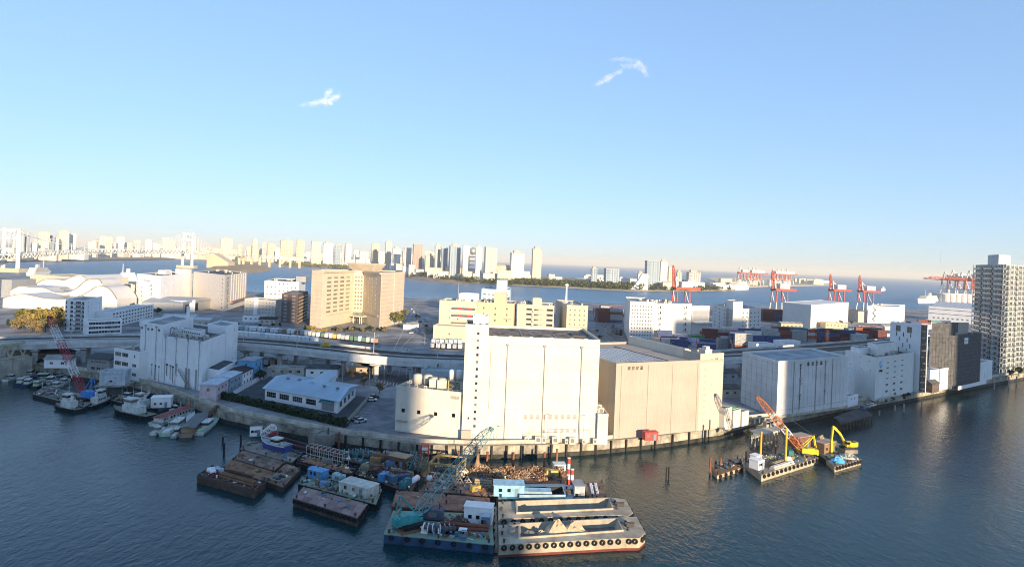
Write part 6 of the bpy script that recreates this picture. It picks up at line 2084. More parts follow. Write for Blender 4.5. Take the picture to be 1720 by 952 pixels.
hut('grey tank cabin at the bow of the blue hopper barge', G(970, 835, 1.0), .1, 2.6, 4.5, 3.6, M('cabin_grey', (.45, .50, .52)), M('roof_bluegrey'))
wr = M('paint_white', (.78, .78, .76), .6)
pile('red and white banded spud pole, left of the pair', 954, 813, 44, wr, .42, 1.2, None, M('paint_red'), 'spud_pole')
pile('red and white banded spud pole, right of the pair', 959.6, 830, 42, wr, .42, 1.2, None, M('paint_red'), 'spud_pole')
Rg = Barge('small brown pontoon with white planks beside the red and white poles', (987, 838), (1018, 838), (1012, 808), (980, 811), 1.4, hull_r, rust, (plateM('plate_brown'), 3, 4))
for k in (.35, .6): pipes('pair of white planks on the small pontoon beside the poles' if k < .5 else 'second pair of white planks on the small pontoon by the poles', Rg.P(k, .25), Rg.P(k, .9), 2, .18, white2, 'plank_pair', 'planks')
# ---- gap walkway
t = thing('walkway', 'narrow sunlit pontoon walkway between the green and the cream barges', 'walkway', G(832, 918, .8))
o = Vector(t.location)
c_ = [G(*p, .8) - o for p in ((830.5, 921), (836, 921), (834, 850), (829.5, 850))]
MB().prism([v.xy for v in c_], -1.2, 0).build('float', deck_c, t)
for k in range(6):
    v = c_[0].lerp(c_[3], k / 6 + .05)
    put('tyre', TY, t, (v.x, v.y, -.1), 1.57)
# ---- piles along the quay
pr = M('pile_redbrown', (.26, .10, .06), .8, .25, .8)
for i, (x, y, h_) in enumerate(((736, 770, 14), (770, 778, 20), (803, 776, 14), (818, 781, 22), (862, 780, 18), (914, 782, 22), (935, 776, 22), (569, 752, 26), (706, 788, 18))):
    pile('rusty mooring pile beside the scrap barges, %s in the row' % ('1st 2nd 3rd 4th 5th 6th 7th tallest last'.split()[i]), x, y, h_, pr if i % 2 else rust_o, .35)
for i, (x, y, h_) in enumerate(((404, 752, 22), (376, 765, 20), (374, 744, 10), (433, 706, 8), (521, 716, 8), (672, 760, 8))):
    pile('dark timber mooring post in the left basin, %s from the pontoons' % ('first second third fourth fifth sixth'.split()[i]), x, y, h_, hull_k, .3)
for i, (x, y, h_) in enumerate(((1192, 798, 30), (1210, 787, 18), (1253, 770, 12), (1361, 745, 12), (1369, 742, 13), (1374, 742, 10), (1302, 765, 18))):
    pile('red-brown mooring pile around the right work barges, %s from the shore side' % ('first second third fourth fifth sixth seventh'.split()[i]), x, y, h_, pr, .28)
for i, (x, y, h_) in enumerate(((1477, 698, 8), (1503, 690, 9), (1518, 692, 14), (1548, 683, 14), (1670, 654, 14), (1694, 651, 18), (1707, 646, 14))):
    pile('pale mooring pile along the right quay, %s from the landing stage' % ('first second third fourth fifth sixth seventh'.split()[i]), x, y, h_, M('pile_pale', (.42, .40, .35), .8, .2), .3)
# fender posts on the quay face
fb = MB().box(-.28, .28, -.35, 0, -.5, 4.0).mesh('fender_post', hull_k)
fp_ = thing('quay_fender', 'row of dark timber fender posts bolted to the sunlit quay face', 'quay fender', Q[10])
for i in range(24):
    t_ = i / 24
    k = 9 + t_ * 6
    a = Q[int(k)].lerp(Q[int(k) + 1], k - int(k)) + Vector((0, -.05, 0))
    d = Q[int(k) + 1] - Q[int(k)]
    put('fender_post', fb, fp_, (a.x - Q[10].x, a.y - Q[10].y, 0), math.atan2(d.y, d.x))
# ---- right-hand work barges
Sg = Barge('weathered work barge with an orange and white crane and yellow legs', (1279, 797), (1374, 768), (1340, 750), (1253, 778), 2.0, hull_c, deck_g, tyres=14)
ora = M('boom_orange', (.62, .20, .06), .5, .12)
crane('yellow crane with a long orange and white lattice boom', G(1352, 766, 2.0), AT(1272, 666, 193), M('crane_yellow', (.72, .62, .03), .5, .1), [(0, .25, ora), (.25, .42, wr), (.42, .62, ora), (.62, .66, wr), (.66, 1, ora)], 1.7, 24, rz=math.atan2(4, -20), s_=.7, tracks=False, aframe=3.4)
for px, py, h_ in ((1277, 771, 46), (1319, 781, 62)): pile('tall yellow barge leg, %s of the two on the work barge' % ('shorter' if h_ < 50 else 'taller'), px, py, h_, M('leg_yellow', (.66, .42, .04), .6, .12), .33, 1.5, name='barge_spud')
hut('white control cabin at the left corner of the work barge', Sg.P(.05, .5), Sg.rz(), 3.0, 3.0, 2.6, white, white2)
hut('second white cabin on the work barge behind the left corner', Sg.P(.13, .85), Sg.rz(), 2.6, 2.2, 2.4, white, white2)
for i, (x, y) in enumerate(((.20, .35), (.28, .30))):
    pipes(('pale steel beams at the front left of the work barge', 'yellowish planks beside the steel beams on the work barge')[i], Sg.P(x, .10 + .2 * i), Sg.P(x + .35, .10 + .25 * i), 5, .28, (M('frame_white'), M('timber_pale'))[i], 'beam_bundle', 'beams')
heap('yellow and white gear in the middle of the work barge', Sg.P(.40, .78), 7, 3.4, 1.0, M('junk_yellow'), 81, 50, .6, 'gear_heap', 'gear', pal=[M('frame_yellow'), white2, steel, rust_o])
t = thing('ball_tank', 'white ball tank at the front of the work barge', 'tank', Sg.P(.52, .22))
MB().lathe([(.3, 0), (.9, .4), (1.1, 1.0), (.9, 1.7), (.2, 2.0)], (0, 0, 0), 14).build('shell', white2, t, True)
MB().ring((0, 0, .15), (0, 0, 1), .7, .12, 12, 5).build('stand', steel, t)
Tg = Barge('small rust-brown pontoon at the far left of the work barges', (1204.6, 797.5), (1249, 783), (1232, 777), (1196, 789.5), 1.2, hull_c, rust_o, tyres=5)
T2 = Barge('pale narrow raft behind the small rust-brown pontoon', (1201, 785), (1246, 774), (1240, 769), (1200, 778), .8, hull_k, deck_g)
Ug = Barge('small barge with a blue tarpaulin and a yellow excavator', (1402, 783.5), (1446.5, 771), (1425, 758), (1388, 771), 1.7, hull_c, deck_g, tyres=9)
U2 = Barge('green-decked barge with a brown cabin behind the excavator barge', (1388, 771), (1430, 757), (1398, 738), (1357, 750), 1.7, hull_k, deck_gr)
hut('brown box cabin on the green-decked barge', U2.P(.28, .45), Ug.rz(), 7, 3.4, 3.2, M('cabin_brown', (.26, .17, .11)), M('roof_tanlight', (.42, .34, .26)))
pipes('long tan beam along the back of the green-decked barge', U2.P(.05, .92), U2.P(.75, 1.25), 3, .4, M('timber_pale'), 'beam_bundle', 'beams')
heap('blue tarpaulin heap on the excavator barge', Ug.P(.28, .45), 6, 4, 1.5, M('tarp_blue', (.10, .42, .78), .5, .1, 1.), 82, 0, name='tarpaulin', cat='tarpaulin', rz=Ug.rz())
heap('white sandbags and gear on the excavator barge', Ug.P(.68, .5), 7, 4.5, 1.2, M('bag_white', (.60, .58, .52)), 83, 60, .6, 'bag_heap', 'bags', pal=[M('bag_white'), steel, M('pump_teal')])
hut('dark red deckhouse on the tug behind the work barge', G(1342, 748, 3.0), .5, 7.5, 4.0, 3.4, M('deckhouse_red', (.20, .09, .07)), M('roof_tanlight'))
# excavator
def excavator():
    ey = M('excavator_yellow', (.78, .62, .02), .45, .08)
    p = G(1424, 753, 3.2)
    t = thing('excavator', 'bright yellow excavator with a raised bent arm on the right barge', 'excavator', p, math.pi + .15)
    t.scale = (.84,) * 3
    for y in (-1.3, 1.3): MB().box(-2.2, 2.2, y - .35, y + .35, 0, .9).tube((-2.2, y - .35, .45), (-2.2, y + .35, .45), .45).tube((2.2, y - .35, .45), (2.2, y + .35, .45), .45).build('track', black, t)
    MB().box(-2.8, 1.2, -1.4, 1.4, 1.0, 2.6).tube((-2.8, 0, 1.0), (-2.8, 0, 2.6), 1.3, 1.3, 12).build('body', ey, t)
    c = MB().box(.0, 1.5, .4, 1.4, 1.0, 3.2).build('cab', ey, t)
    MB().box(.15, 1.53, .37, 1.43, 2.0, 3.0).build('window', glass_d, c)
    MB().bar((1.0, -.3, 2.0), (3.6, -.3, 6.0), .55, .8).bar((3.6, -.3, 6.0), (6.6, -.3, 8.6), .55, .8).build('boom', ey, t)
    MB().bar((6.4, -.3, 8.7), (7.0, -.3, 2.6), .5, .7).build('arm', ey, t)
    MB().bar((6.9, -.3, 3.0), (6.9, -.3, -2.0), .7, .9).build('attachment', ey, t)
    MB().tube((1.4, .1, 2.6), (3.4, .1, 5.2), .12).tube((4.6, -.3, 7.6), (6.5, -.3, 8.9), .12).build('cylinder', steel, t)
    MB().box(-3, 2.4, -1.8, 1.8, -1.5, -.02).build('plinth', deck_g, t)
excavator()
# concrete jetty and huts on the quay near the tan warehouse
hut('red shipping box on the quay in front of the tan warehouse', G(1092, 738, LZ), .22, 4.5, 2.2, 2.6, M('paint_redbox', (.50, .06, .06), .6), M('paint_redbox'), 'quay_box')
b = block('quay_shed', 'small cream two storey shed beside the tan warehouse', 'shed', foot((1216, 722), (1228, 719), depth=8), 7.5, cream, M('roof_paleblue'), F=(2, 1, 1.0, .8, 2, 3))
b = block('quay_shed', 'low beige shed with a green patch of roof at the quay corner', 'shed', foot((1231, 719), (1243, 716), depth=7), 6.2, cream, M('roof_tanlight'))
MB().box(1, b.W - .3, 1, 5, 0, .25).build('roof_sheet', M('roof_lime', (.22, .62, .20)), b.root, loc=(0, 0, 6.25))
b = block('quay_shed', 'bright green roofed box at the end of the sheds', 'shed', foot((1246, 716), (1257, 713), depth=6), 5.2, cream, M('roof_lime'))
jt_ = thing('timber_jetty', 'sunlit concrete jetty on thin piles between the tan and grey warehouses', 'jetty', G(1280, 728, 3.6))
o = Vector(jt_.location)
c_ = [G(*p, 3.6) - o for p in ((1262, 734), (1310, 722), (1308, 712), (1260, 722))]
MB().prism([v.xy for v in c_], -.6, 0).build('deck', conc, jt_)
for i in range(9):
    v = c_[0].lerp(c_[1], (i + .3) / 9)
    MB().tube((v.x, v.y + .3, -6), (v.x, v.y + .3, -.6), .22).build('pile', M('pile_pale'), jt_)
for i in range(4): hut('stacked beige crate on the concrete jetty, %s of four' % ('first second third fourth'.split()[i]), G(1288 + i * 6, 716 - i * 1.6, 3.62), .3, 2.0, 2.0, 1.8 + .3 * (i % 2), M('crate_beige', (.40, .36, .29)), M('crate_beige'), 'quay_crate')
# pair of leaning stakes in open water
for i, x in enumerate((1119, 1123)): pile('dark leaning stake standing in open water, %s of the pair' % ('left' if i == 0 else 'right'), x, 805, 20, hull_k, .22, 0, name='stake')
# ---- gangway complex by the boat pontoon
hut('white hut with a dark roof at the head of the pontoons', G(430, 730, 2.2), .3, 3.4, 3.0, 3.2, white, roofd)
t = thing('gangway', 'white truss gangway leading down to the pontoons', 'gangway', G(440, 733, 3))
o = Vector(t.location)
a, c = G(440, 733, 2.6) - o, G(463, 716, 5.5) - o
lattice(MB(), a, c, 2.4, 2.4, 7, .1).build('truss', wr, t)
t = thing('gangway', 'red steel gangway frame beside the white truss', 'gangway', G(449, 737, 2.2))
o = Vector(t.location)
a, c = G(447, 738, 2.2) - o, G(466, 726, 4.6) - o
lattice(MB(), a, c, 1.6, 1.6, 6, .16).bar(a, c, 2.0, .2).build('truss', M('paint_darkred', (.30, .05, .06)), t)
t = thing('dredge_pipe', 'maroon dredging pipeline floating behind the pipe frame', 'pipeline', G(470, 742, 1))
o = Vector(t.location)
MB().path([G(x, y, 1.2) - o for x, y in ((466, 738), (500, 750), (540, 758), (585, 767))], .5, 8).path([G(x, y, 1.2) - o for x, y in ((470, 734), (510, 745), (575, 760))], .4, 8).build('pipe', M('pipe_maroon'), t)
engine('weathered grey pontoon box behind the white pipe frame', G(540, 748, .8), -.2, 3.0, deck_g, 'pontoon_box')

PAL = [rust_o, steel, M('timber_pale'), black, M('junk_yellow'), white2, M('pump_teal'), M('scrap_red'), M('booth_blue')]
for i, (B_, n_) in enumerate(((A, 40), (Bg, 6), (Cg, 8), (Dg, 14), (Eg, 14), (Fg, 110), (Gg, 170), (Hg, 14), (Ig, 260), (Jg, 280), (Kg, 14), (Lg, 80), (YG, 90), (Ng, 160), (Mg, 130), (Rg, 10), (Sg, 110), (Tg, 14), (T2, 14), (Ug, 40), (U2, 50))):
    litter(B_, n_, 200 + i, PAL)

for (B_, x, y, s_, mt, lb) in ((Jg, .52, .62, 1.6, rust_o, 'rusty boiler-like machine on the long dark barge'), (Jg, .70, .30, 1.3, M('booth_blue'), 'blue compressor at the near edge of the long dark barge'), (Jg, .40, .75, 1.4, deck_g, 'grey generator near the back of the long dark barge'), (Ig, .15, .55, 1.3, M('frame_olive'), 'olive pump at the left end of the engine barge'), (Ig, .72, .70, 1.4, rust, 'rusty gearbox at the back of the engine barge'), (Gg, .62, .80, 1.1, steel, 'bare steel tank at the back of the green work barge'), (Gg, .92, .60, 1.2, M('pump_blue'), 'grey-blue motor right of the long white deckhouse'), (Fg, .50, .60, 1.2, deck_g, 'grey box under the white pipe frame'), (Lg, .70, .25, 1.1, M('machine_ochre'), 'ochre motor on the brown plated barge'), (Sg, .70, .62, 1.4, M('pump_teal'), 'teal generator beside the yellow crane'), (U2, .62, .5, 1.2, M('pump_teal'), 'teal tank on the green-decked barge')):
    engine(lb, B_.P(x, y), B_.rz() + x, s_, mt, 'deck_machine')
# ------------------------------------------------------------------ boats
bw_ = M('boat_white', (.66, .68, .64), .5, .06, 1., streak=.15)
bg_ = M('boat_green', (.42, .58, .44), .6, .1)
def boat(label, stern, bow, beam, hull=hull_k, deck=deck_g, cab=None, style='work', h=1.3, name='boat', z0=0., roofm=None, group=None):
    """stern and bow: picture spots on the water"""
    a, c = G(*stern, z0), G(*bow, z0)
    d = c - a
    L = d.length
    t = thing(name, label, 'boat', a, math.atan2(d.y, d.x), group)
    cab = cab or bw_
    st = [(0, .86, h), (.25, 1, h * .95), (.6, 1, h * 1.0), (.8, .78, h * 1.2), (.93, .40, h * 1.45), (1, .04, h * 1.65)]
    m = MB()
    vs = []
    for (x, w_, z) in st:
        vs += [(x * L, -beam / 2 * w_, z), (x * L - .05 * L * (x > .9), -beam / 2 * w_ * .75, -.5), (x * L - .05 * L * (x > .9), beam / 2 * w_ * .75, -.5), (x * L, beam / 2 * w_, z)]
    fs = [(3, 2, 1, 0)]
    for i in range(len(st) - 1):
        for k in range(3):
            p = i * 4 + k
            fs.append((p, p + 1, p + 5, p + 4))
    m.add(vs, fs).build('hull', hull, t)
    dk = MB()
    n = len(st)
    vs = [(x * L, -beam / 2 * w_ * .93, z - .25) for x, w_, z in st] + [(x * L, beam / 2 * w_ * .93, z - .25) for x, w_, z in st]
    dk.add(vs, [(i, i + 1, n + i + 1, n + i) for i in range(n - 1)]).build('deck', deck, t)
    rl = MB()
    for s_ in (-1, 1):
        for (x0, w0, z0_), (x1, w1, z1_) in zip(st, st[1:]): rl.bar((x0 * L, s_ * beam / 2 * w0, z0_), (x1 * L, s_ * beam / 2 * w1, z1_), .16, .2)
    rl.build('gunwale', cab if style == 'launch' else hull, t)
    if style == 'tug':
        lo_h = 2.2
        c1 = MB().box(L * .28, L * .66, -beam * .28, beam * .28, h - .25, h + lo_h).build('deckhouse', cab, t)
        for i in range(4): MB().box(-.35, .35, -.04, 0, -.35, .35).build('window', glass_d, c1, loc=(L * (.34 + .08 * i), -beam * .28, h + 1.2))
        c2 = MB().box(L * .46, L * .64, -beam * .22, beam * .22, h + lo_h, h + lo_h + 2.1).box(L * .44, L * .66, -beam * .26, beam * .26, h + lo_h + 2.1, h + lo_h + 2.25).build('wheelhouse', cab, t)
        MB().box(L * .455, L * .645, -beam * .225, beam * .225, h + lo_h + 1.0, h + lo_h + 1.7).build('window_band', glass_d, c2)
        MB().tube((L * .36, 0, h + lo_h), (L * .36, 0, h + lo_h + 1.8), .5, .45, 10).build('funnel', cab, t)
        MB().tube((L * .5, 0, h + lo_h + 2), (L * .5, 0, h + lo_h + 6), .1, .05).bar((L * .5, -1, h + lo_h + 4.6), (L * .5, 1, h + lo_h + 4.6), .08).build('mast', bw_, t)
        put('bollard', BOL, t, (L * .15, 0, h - .25))
        for i in range(7):
            for s_ in (-1, 1): put('tyre', TY, t, (L * (.1 + .1 * i), s_ * (beam / 2 + .1), h - .4))
        for i in range(3): put('tyre', TY, t, (L * (.90 + .03 * i), -beam * (.22 - .07 * i), h + .1), .7)
    elif style == 'launch':
        c1 = MB().box(L * .30, L * .55, -beam * .3, beam * .3, h - .25, h + 1.5).box(L * .28, L * .57, -beam * .34, beam * .34, h + 1.5, h + 1.62).build('cabin', cab, t)
        MB().box(L * .295, L * .555, -beam * .305, beam * .305, h + .5, h + 1.2).build('window_band', glass_d, c1)
        MB().tube((L * .4, 0, h + 1.6), (L * .4, 0, h + 3.6), .06).build('mast', steel, t)
        MB().box(L * .06, L * .2, -beam * .25, beam * .25, h - .24, h + .3).build('engine_box', deck, t)
        MB().bar((L * .6, beam * .3, h + .5), (L * .92, beam * .1, h + 1.2), .06).bar((L * .6, -beam * .3, h + .5), (L * .92, -beam * .1, h + 1.2), .06).build('rail', steel, t)
    elif style == 'houseboat':
        c1 = MB().box(L * .10, L * .80, -beam * .38, beam * .38, h - .25, h + 1.5).build('cabin', cab, t)
        for i in range(9):
            for s_ in (-1, 1): MB().box(-.45, .45, -.03, .03, -.35, .35).build('window', glass_d, c1, loc=(L * (.15 + .075 * i), s_ * beam * .385, h + .7))
        rm = roofm or M('boat_roof_red', (.30, .07, .07), .6, .1)
        MB().add([(L * .06, -beam * .46, h + 1.5), (L * .84, -beam * .46, h + 1.5), (L * .84, 0, h + 2.0), (L * .06, 0, h + 2.0), (L * .84, beam * .46, h + 1.5), (L * .06, beam * .46, h + 1.5)], [(0, 1, 2, 3), (3, 2, 4, 5), (0, 3, 5), (1, 4, 2), (5, 4, 1, 0)]).build('roof', rm, t)
        MB().tube((L * .88, 0, h), (L * .88, 0, h + 2.6), .06).build('mast', steel, t)
    else:
        c1 = MB().box(L * .22, L * .5, -beam * .3, beam * .3, h - .25, h + 1.6).build('cabin', cab, t)
        MB().box(L * .215, L * .505, -beam * .305, beam * .305, h + .7, h + 1.3).build('window_band', glass_d, c1)
        MB().box(L * .20, L * .53, -beam * .34, beam * .34, h + 1.6, h + 1.72).build('cabin_roof', cab, t)
        for i in range(4): put('tyre', TY, t, (L * (.15 + .2 * i), -(beam / 2 + .1), h - .4))
    return t
boat('black hulled tugboat with a white wheelhouse below the blue crane', (135, 692), (95, 683), 5.0, hull_k, deck_g, bw_, 'tug', 1.2)
boat('black hulled tug with a long white cabin right of the blue crane', (146, 687), (186, 671), 4.6, hull_k, deck_g, bw_, 'tug', 1.1)
boat('large black tugboat with white superstructure and mast', (256, 704), (191, 690), 6.2, hull_k, M('deck_olive', (.20, .22, .16), .8), bw_, 'tug', 1.5)
boat('second tugboat half hidden behind the large black tug', (258, 690), (216, 683), 5.0, hull_k, M('deck_olive'), bw_, 'tug', 1.4)
boat('party boat with a long red roof among the white launches', (258, 716), (326, 691), 4.6, bw_, deck_g, bw_, 'houseboat', 1.1)
boat('long pale green launch beside the red roofed boat', (276, 733), (326, 700), 4.2, bg_, bw_, bw_, 'launch', 1.2)
boat('small white boat with an outboard at the stern of the pale green launch', (256, 731), (276, 722), 2.6, bw_, bw_, bw_, 'launch', .7)
boat('tiny grey dinghy between the launch and the grey roofed boat', (291, 736), (306, 722), 2.2, M('boat_grey', (.35, .38, .40)), bw_, bw_, 'launch', .7)
boat('brown party boat under a broad grey roof', (311, 735), (346, 702), 5.0, M('boat_wood', (.36, .25, .15), .7), deck_g, M('boat_wood'), 'houseboat', 1.2, roofm=M('boat_roof_grey', (.17, .18, .18), .7, .15))
boat('white and green fishing launch, rightmost of the moored boats', (334, 731), (366, 704), 3.6, bw_, bg_, bw_, 'launch', 1.1)
boat('small boat with a pale canopy behind the grey roofed boat', (347, 699), (363, 697), 2.6, bw_, bw_, bg_, 'launch', .8)
boat('white cabin boat behind the red roofed party boat', (286, 693), (304, 690), 3.0, bw_, bw_, bw_, 'launch', 1.0)
boat('blue and white boat hauled out on the grey pontoon', (484, 757), (439, 746), 3.8, M('hull_royal', (.05, .07, .28), .6), M('boat_grey'), bw_, 'launch', 1.5, z0=1.9)
boat('dark workboat moored beside the hose barge', (206, 672), (226, 668), 3.6, M('boat_slate', (.14, .18, .24)), deck_g, bw_, 'work', 1.0)
sm = [((8, 641), (32, 634), bw_, bw_), ((18, 636), (34, 627), bw_, bw_), ((28, 648), (46, 640), M('hull_navy', (.02, .03, .09)), bw_), ((40, 650), (58, 641), M('hull_navy'), bw_), ((52, 645), (68, 634), bw_, M('hull_navy')), ((62, 641), (76, 631), bw_, bw_), ((56, 653), (72, 646), hull_k, bg_), ((70, 640), (86, 632), bw_, bg_), ((78, 646), (94, 637), bw_, bw_), ((84, 655), (108, 647), bw_, bw_), ((92, 642), (112, 636), bw_, M('boat_slate')), ((44, 634), (58, 626), bw_, bw_), ((76, 630), (90, 624), deck_g, bw_), ((100, 648), (116, 642), bw_, bw_), ((34, 631), (46, 622), M('boat_slate'), bw_)]
adj = ['white motorboat at the sunny end', 'small white launch behind the motorboat', 'navy hulled cabin boat', 'second navy hulled boat', 'white boat with a navy cabin', 'slim white boat', 'dark boat with a pale green cabin', 'white boat with a green cabin', 'round-sterned white boat', 'long white cruiser by the crane barge', 'white boat with a slate cabin', 'little white boat near the quay', 'grey skiff near the quay', 'short white boat under the boom', 'slate blue boat close to the bridge']
for (s_, b_, hm, cm), lb in zip(sm, adj):
    boat(lb + ' in the crowded left moorings', s_, b_, 3.2, hm, deck_g, cm, 'launch' if hm is bw_ else 'work', 1.0)
Vg = Barge('long grey crane barge moored among the left boats', (55, 661), (141, 683), (167, 668), (76, 648), 1.4, hull_k, deck_g, tyres=0)
V2 = Barge('small work barge with coiled hoses right of the blue crane', (187, 671), (205, 676), (222, 667), (203, 662), 1.3, hull_k, deck_g)
litter(Vg, 150, 300, PAL)
litter(V2, 60, 301, PAL)
bred = M('boom_red', (.45, .05, .07), .6)
crane('blue crane with a tall red and white lattice boom among the boats', G(146, 671, 1.4), AT(82, 532, 243), M('crane_brightblue', (.07, .28, .68), .5, .1), [(0, .22, bred), (.22, .38, wr), (.38, .66, bred), (.66, .86, wr), (.86, 1, bred)], 2.0, 26, rz=2.7, s_=.9, aframe=5)
hut('white floating hut with a dark window beside the black tugs', G(272, 682, 1.2), .35, 6.5, 4.6, 3.6, white, white2, 'floating_hut')
heap('orange life raft and gear on the crane barge', G(158, 661, 1.4), 4, 3, 1.3, M('raft_orange', (.65, .14, .05)), 90, 14, .5, 'gear_heap', 'gear')
for i, (x, y, h_) in enumerate(((303, 690, 14), (319, 692, 24), (326, 694, 20), (336, 693, 12), (283, 720, 22), (311, 716, 16), (71, 654, 18), (182, 660, 18))):
    pile('slender mooring post among the left boats, %s along' % ('first second third fourth fifth sixth seventh eighth'.split()[i]), x, y, h_, (M('pile_pale'), rust_o)[i % 2], .22)
t = thing('gangway', 'aluminium gangway sloping from the quay to the tugboats', 'gangway', G(238, 672, 1.5))
o = Vector(t.location)
a, c = G(239, 673, 1.6) - o, G(252, 658, 4.6) - o
MB().bar(a, c, 1.3, .2).build('deck', steel, t)
railing([a + Vector((0, -.6, 0)), c + Vector((0, -.6, 0))], 1.0).build('railing', wr, t)
t = thing('gangway', 'long rusty gangway from the quay to the party boats', 'gangway', G(352, 697, 1.5))
o = Vector(t.location)
a, c = G(347, 703, 1.4) - o, G(366, 681, 4.8) - o
lattice(MB(), a, c, 1.2, 1.2, 8, .07).bar(a, c, 1.2, .12).build('truss', M('pile_rust'), t)
# sunlit steel bridge at the left edge
t = thing('truss_bridge', 'sunlit steel truss bridge crossing the canal at the left edge', 'bridge', G(20, 615, 8))
o = Vector(t.location)
a, c = G(-60, 612, 9) - o, G(26, 600, 9) - o
for k in (0, 7):
    n_ = Vector((0, k, 0))
    MB().bar(a + n_, c + n_, .7).bar(a + n_ + Vector((0, 0, 6)), c + n_ + Vector((0, 0, 6)), .6).build('chord', M('bridge_cream', (.50, .44, .30)), t)
    m = MB()
    for i in range(8):
        p, q_ = a.lerp(c, i / 8) + n_, a.lerp(c, (i + 1) / 8) + n_
        m.bar(p if i % 2 else p + Vector((0, 0, 6)), q_ + Vector((0, 0, 6)) if i % 2 else q_, .45)
    m.build('diagonal', M('bridge_cream'), t)
MB().add([a + Vector((0, 0, -.4)), c + Vector((0, 0, -.4)), c + Vector((0, 7, -.4)), a + Vector((0, 7, -.4))], [(0, 1, 2, 3)]).build('deck', M('bridge_cream'), t)
for f in (.55, .98): MB().box(-2, 2, -.5, 7.5, -9, -.5).build('pier', conc, t, loc=a.lerp(c, f))
# ------------------------------------------------------------------ road vehicles
def wheels(t, xs, y, r):
    me = MB().tube((0, -.14, 0), (0, .14, 0), r, r, 10).mesh('wheel', rubber)
    for x in xs:
        for s_ in (-1, 1): put('wheel', me, t, (x, s_ * y, r))
def make_truck(box, cabm):
    t = thing('box_truck', 'x', 'truck')
    MB().box(0, 6.2, -1.15, 1.15, .95, 3.5).build('cargo_box', box, t)
    c = MB().extr([(-1.1, .6), (1.1, .6), (1.1, 2.6), (-1.1, 2.6)], 6.35, 8.1).build('cab', cabm, t)
    MB().box(8.11, 8.13, -.95, .95, 1.6, 2.4).build('windscreen', glass_d, c)
    MB().box(.1, 8.0, -.9, .9, .6, .94).build('chassis', black, t)
    wheels(t, (1.3, 2.3, 7.1), 1.0, .48)
    return t
def make_car(m):
    t = thing('parked_car', 'x', 'car')
    MB().extr([(-.85, .3), (.85, .3), (.85, .85), (-.85, .85)], -2.1, 2.1).build('body', m, t)
    c = MB().add([(-1.5, -.75, .85), (1.1, -.75, .85), (1.1, .75, .85), (-1.5, .75, .85), (-1.0, -.65, 1.42), (.4, -.65, 1.42), (.4, .65, 1.42), (-1.0, .65, 1.42)], [(0, 1, 5, 4), (1, 2, 6, 5), (2, 3, 7, 6), (3, 0, 4, 7)]).build('window_band', glass_d, t)
    MB().box(-1.0, .4, -.65, .65, 1.42, 1.47).build('roof', m, t)
    wheels(t, (-1.3, 1.3), .78, .32)
    return t
def drop(o):
    for k in list(o.children):
        for g in list(k.children): bpy.data.objects.remove(g)
        bpy.data.objects.remove(k)
    bpy.data.objects.remove(o)
cols = {'white': (.70, .71, .71), 'cream': (.60, .55, .44), 'grey': (.34, .36, .38), 'brown': (.30, .18, .12), 'yellow': (.55, .38, .06), 'green': (.08, .17, .13), 'pale blue': (.48, .58, .64)}
tk_ = {k: make_truck(M('truck_' + k.replace(' ', '_'), v, .6, .06), M('truck_white', (.70, .71, .71))) for k, v in cols.items()}
rv = random.Random(12)
def vrow(kit, a, c, n, heads, kinds, label, group, z=LZ, jit=.25):
    for i in range(n):
        p = G(a[0] + (c[0] - a[0]) * i / max(1, n - 1), a[1] + (c[1] - a[1]) * i / max(1, n - 1), z)
        k = rv.choice(kinds)
        clone(kit[k], (p.x + rv.uniform(-jit, jit), p.y + rv.uniform(-jit, jit), z), heads + rv.uniform(-.05, .05), label % k + ', %s from the left' % nth(i), group % k)
vrow(tk_, (399, 556), (520, 565.5), 18, 1.75, ['white'] * 6 + ['grey', 'pale blue', 'brown'], '%s box truck in the back row of the truck depot', '%s trucks in the back row of the depot')
vrow(tk_, (527, 566.5), (632, 578), 16, 1.75, ['white'] * 4 + ['cream', 'yellow', 'brown', 'green', 'grey', 'pale blue'], '%s box truck in the right half of the truck depot', '%s trucks in the right half of the depot')
vrow(tk_, (399, 566), (530, 577), 20, 1.75, ['white'] * 8 + ['pale blue'], '%s box truck in the front row along the viaduct', '%s trucks in the front row of the depot')
vrow(tk_, (728, 579), (772, 580), 7, 1.6, ['white', 'grey', 'pale blue'], '%s small truck behind the viaduct near the cream warehouse', '%s trucks behind the viaduct')
vrow(tk_, (726, 586), (772, 588), 6, 1.6, ['white', 'grey', 'white'], '%s truck in the nearer row behind the viaduct', '%s trucks in the nearer row behind the viaduct')
vrow(tk_, (410, 612), (470, 618), 6, 1.5, ['brown', 'grey', 'brown'], '%s truck parked in the shade under the viaduct', '%s trucks in the shade under the viaduct')
vrow(tk_, (1195, 556), (1225, 565), 8, 2.4, ['white'], '%s truck in the line beside the lift tower', '%s trucks beside the lift tower building')
for o in tk_.values(): drop(o)
ccol = {'white': (.72, .72, .72), 'silver': (.45, .46, .48), 'black': (.02, .02, .025), 'red': (.35, .03, .03), 'blue': (.05, .10, .25)}
ck = {k: make_car(M('car_' + k, v, .3, .03, spec=.6)) for k, v in ccol.items()}
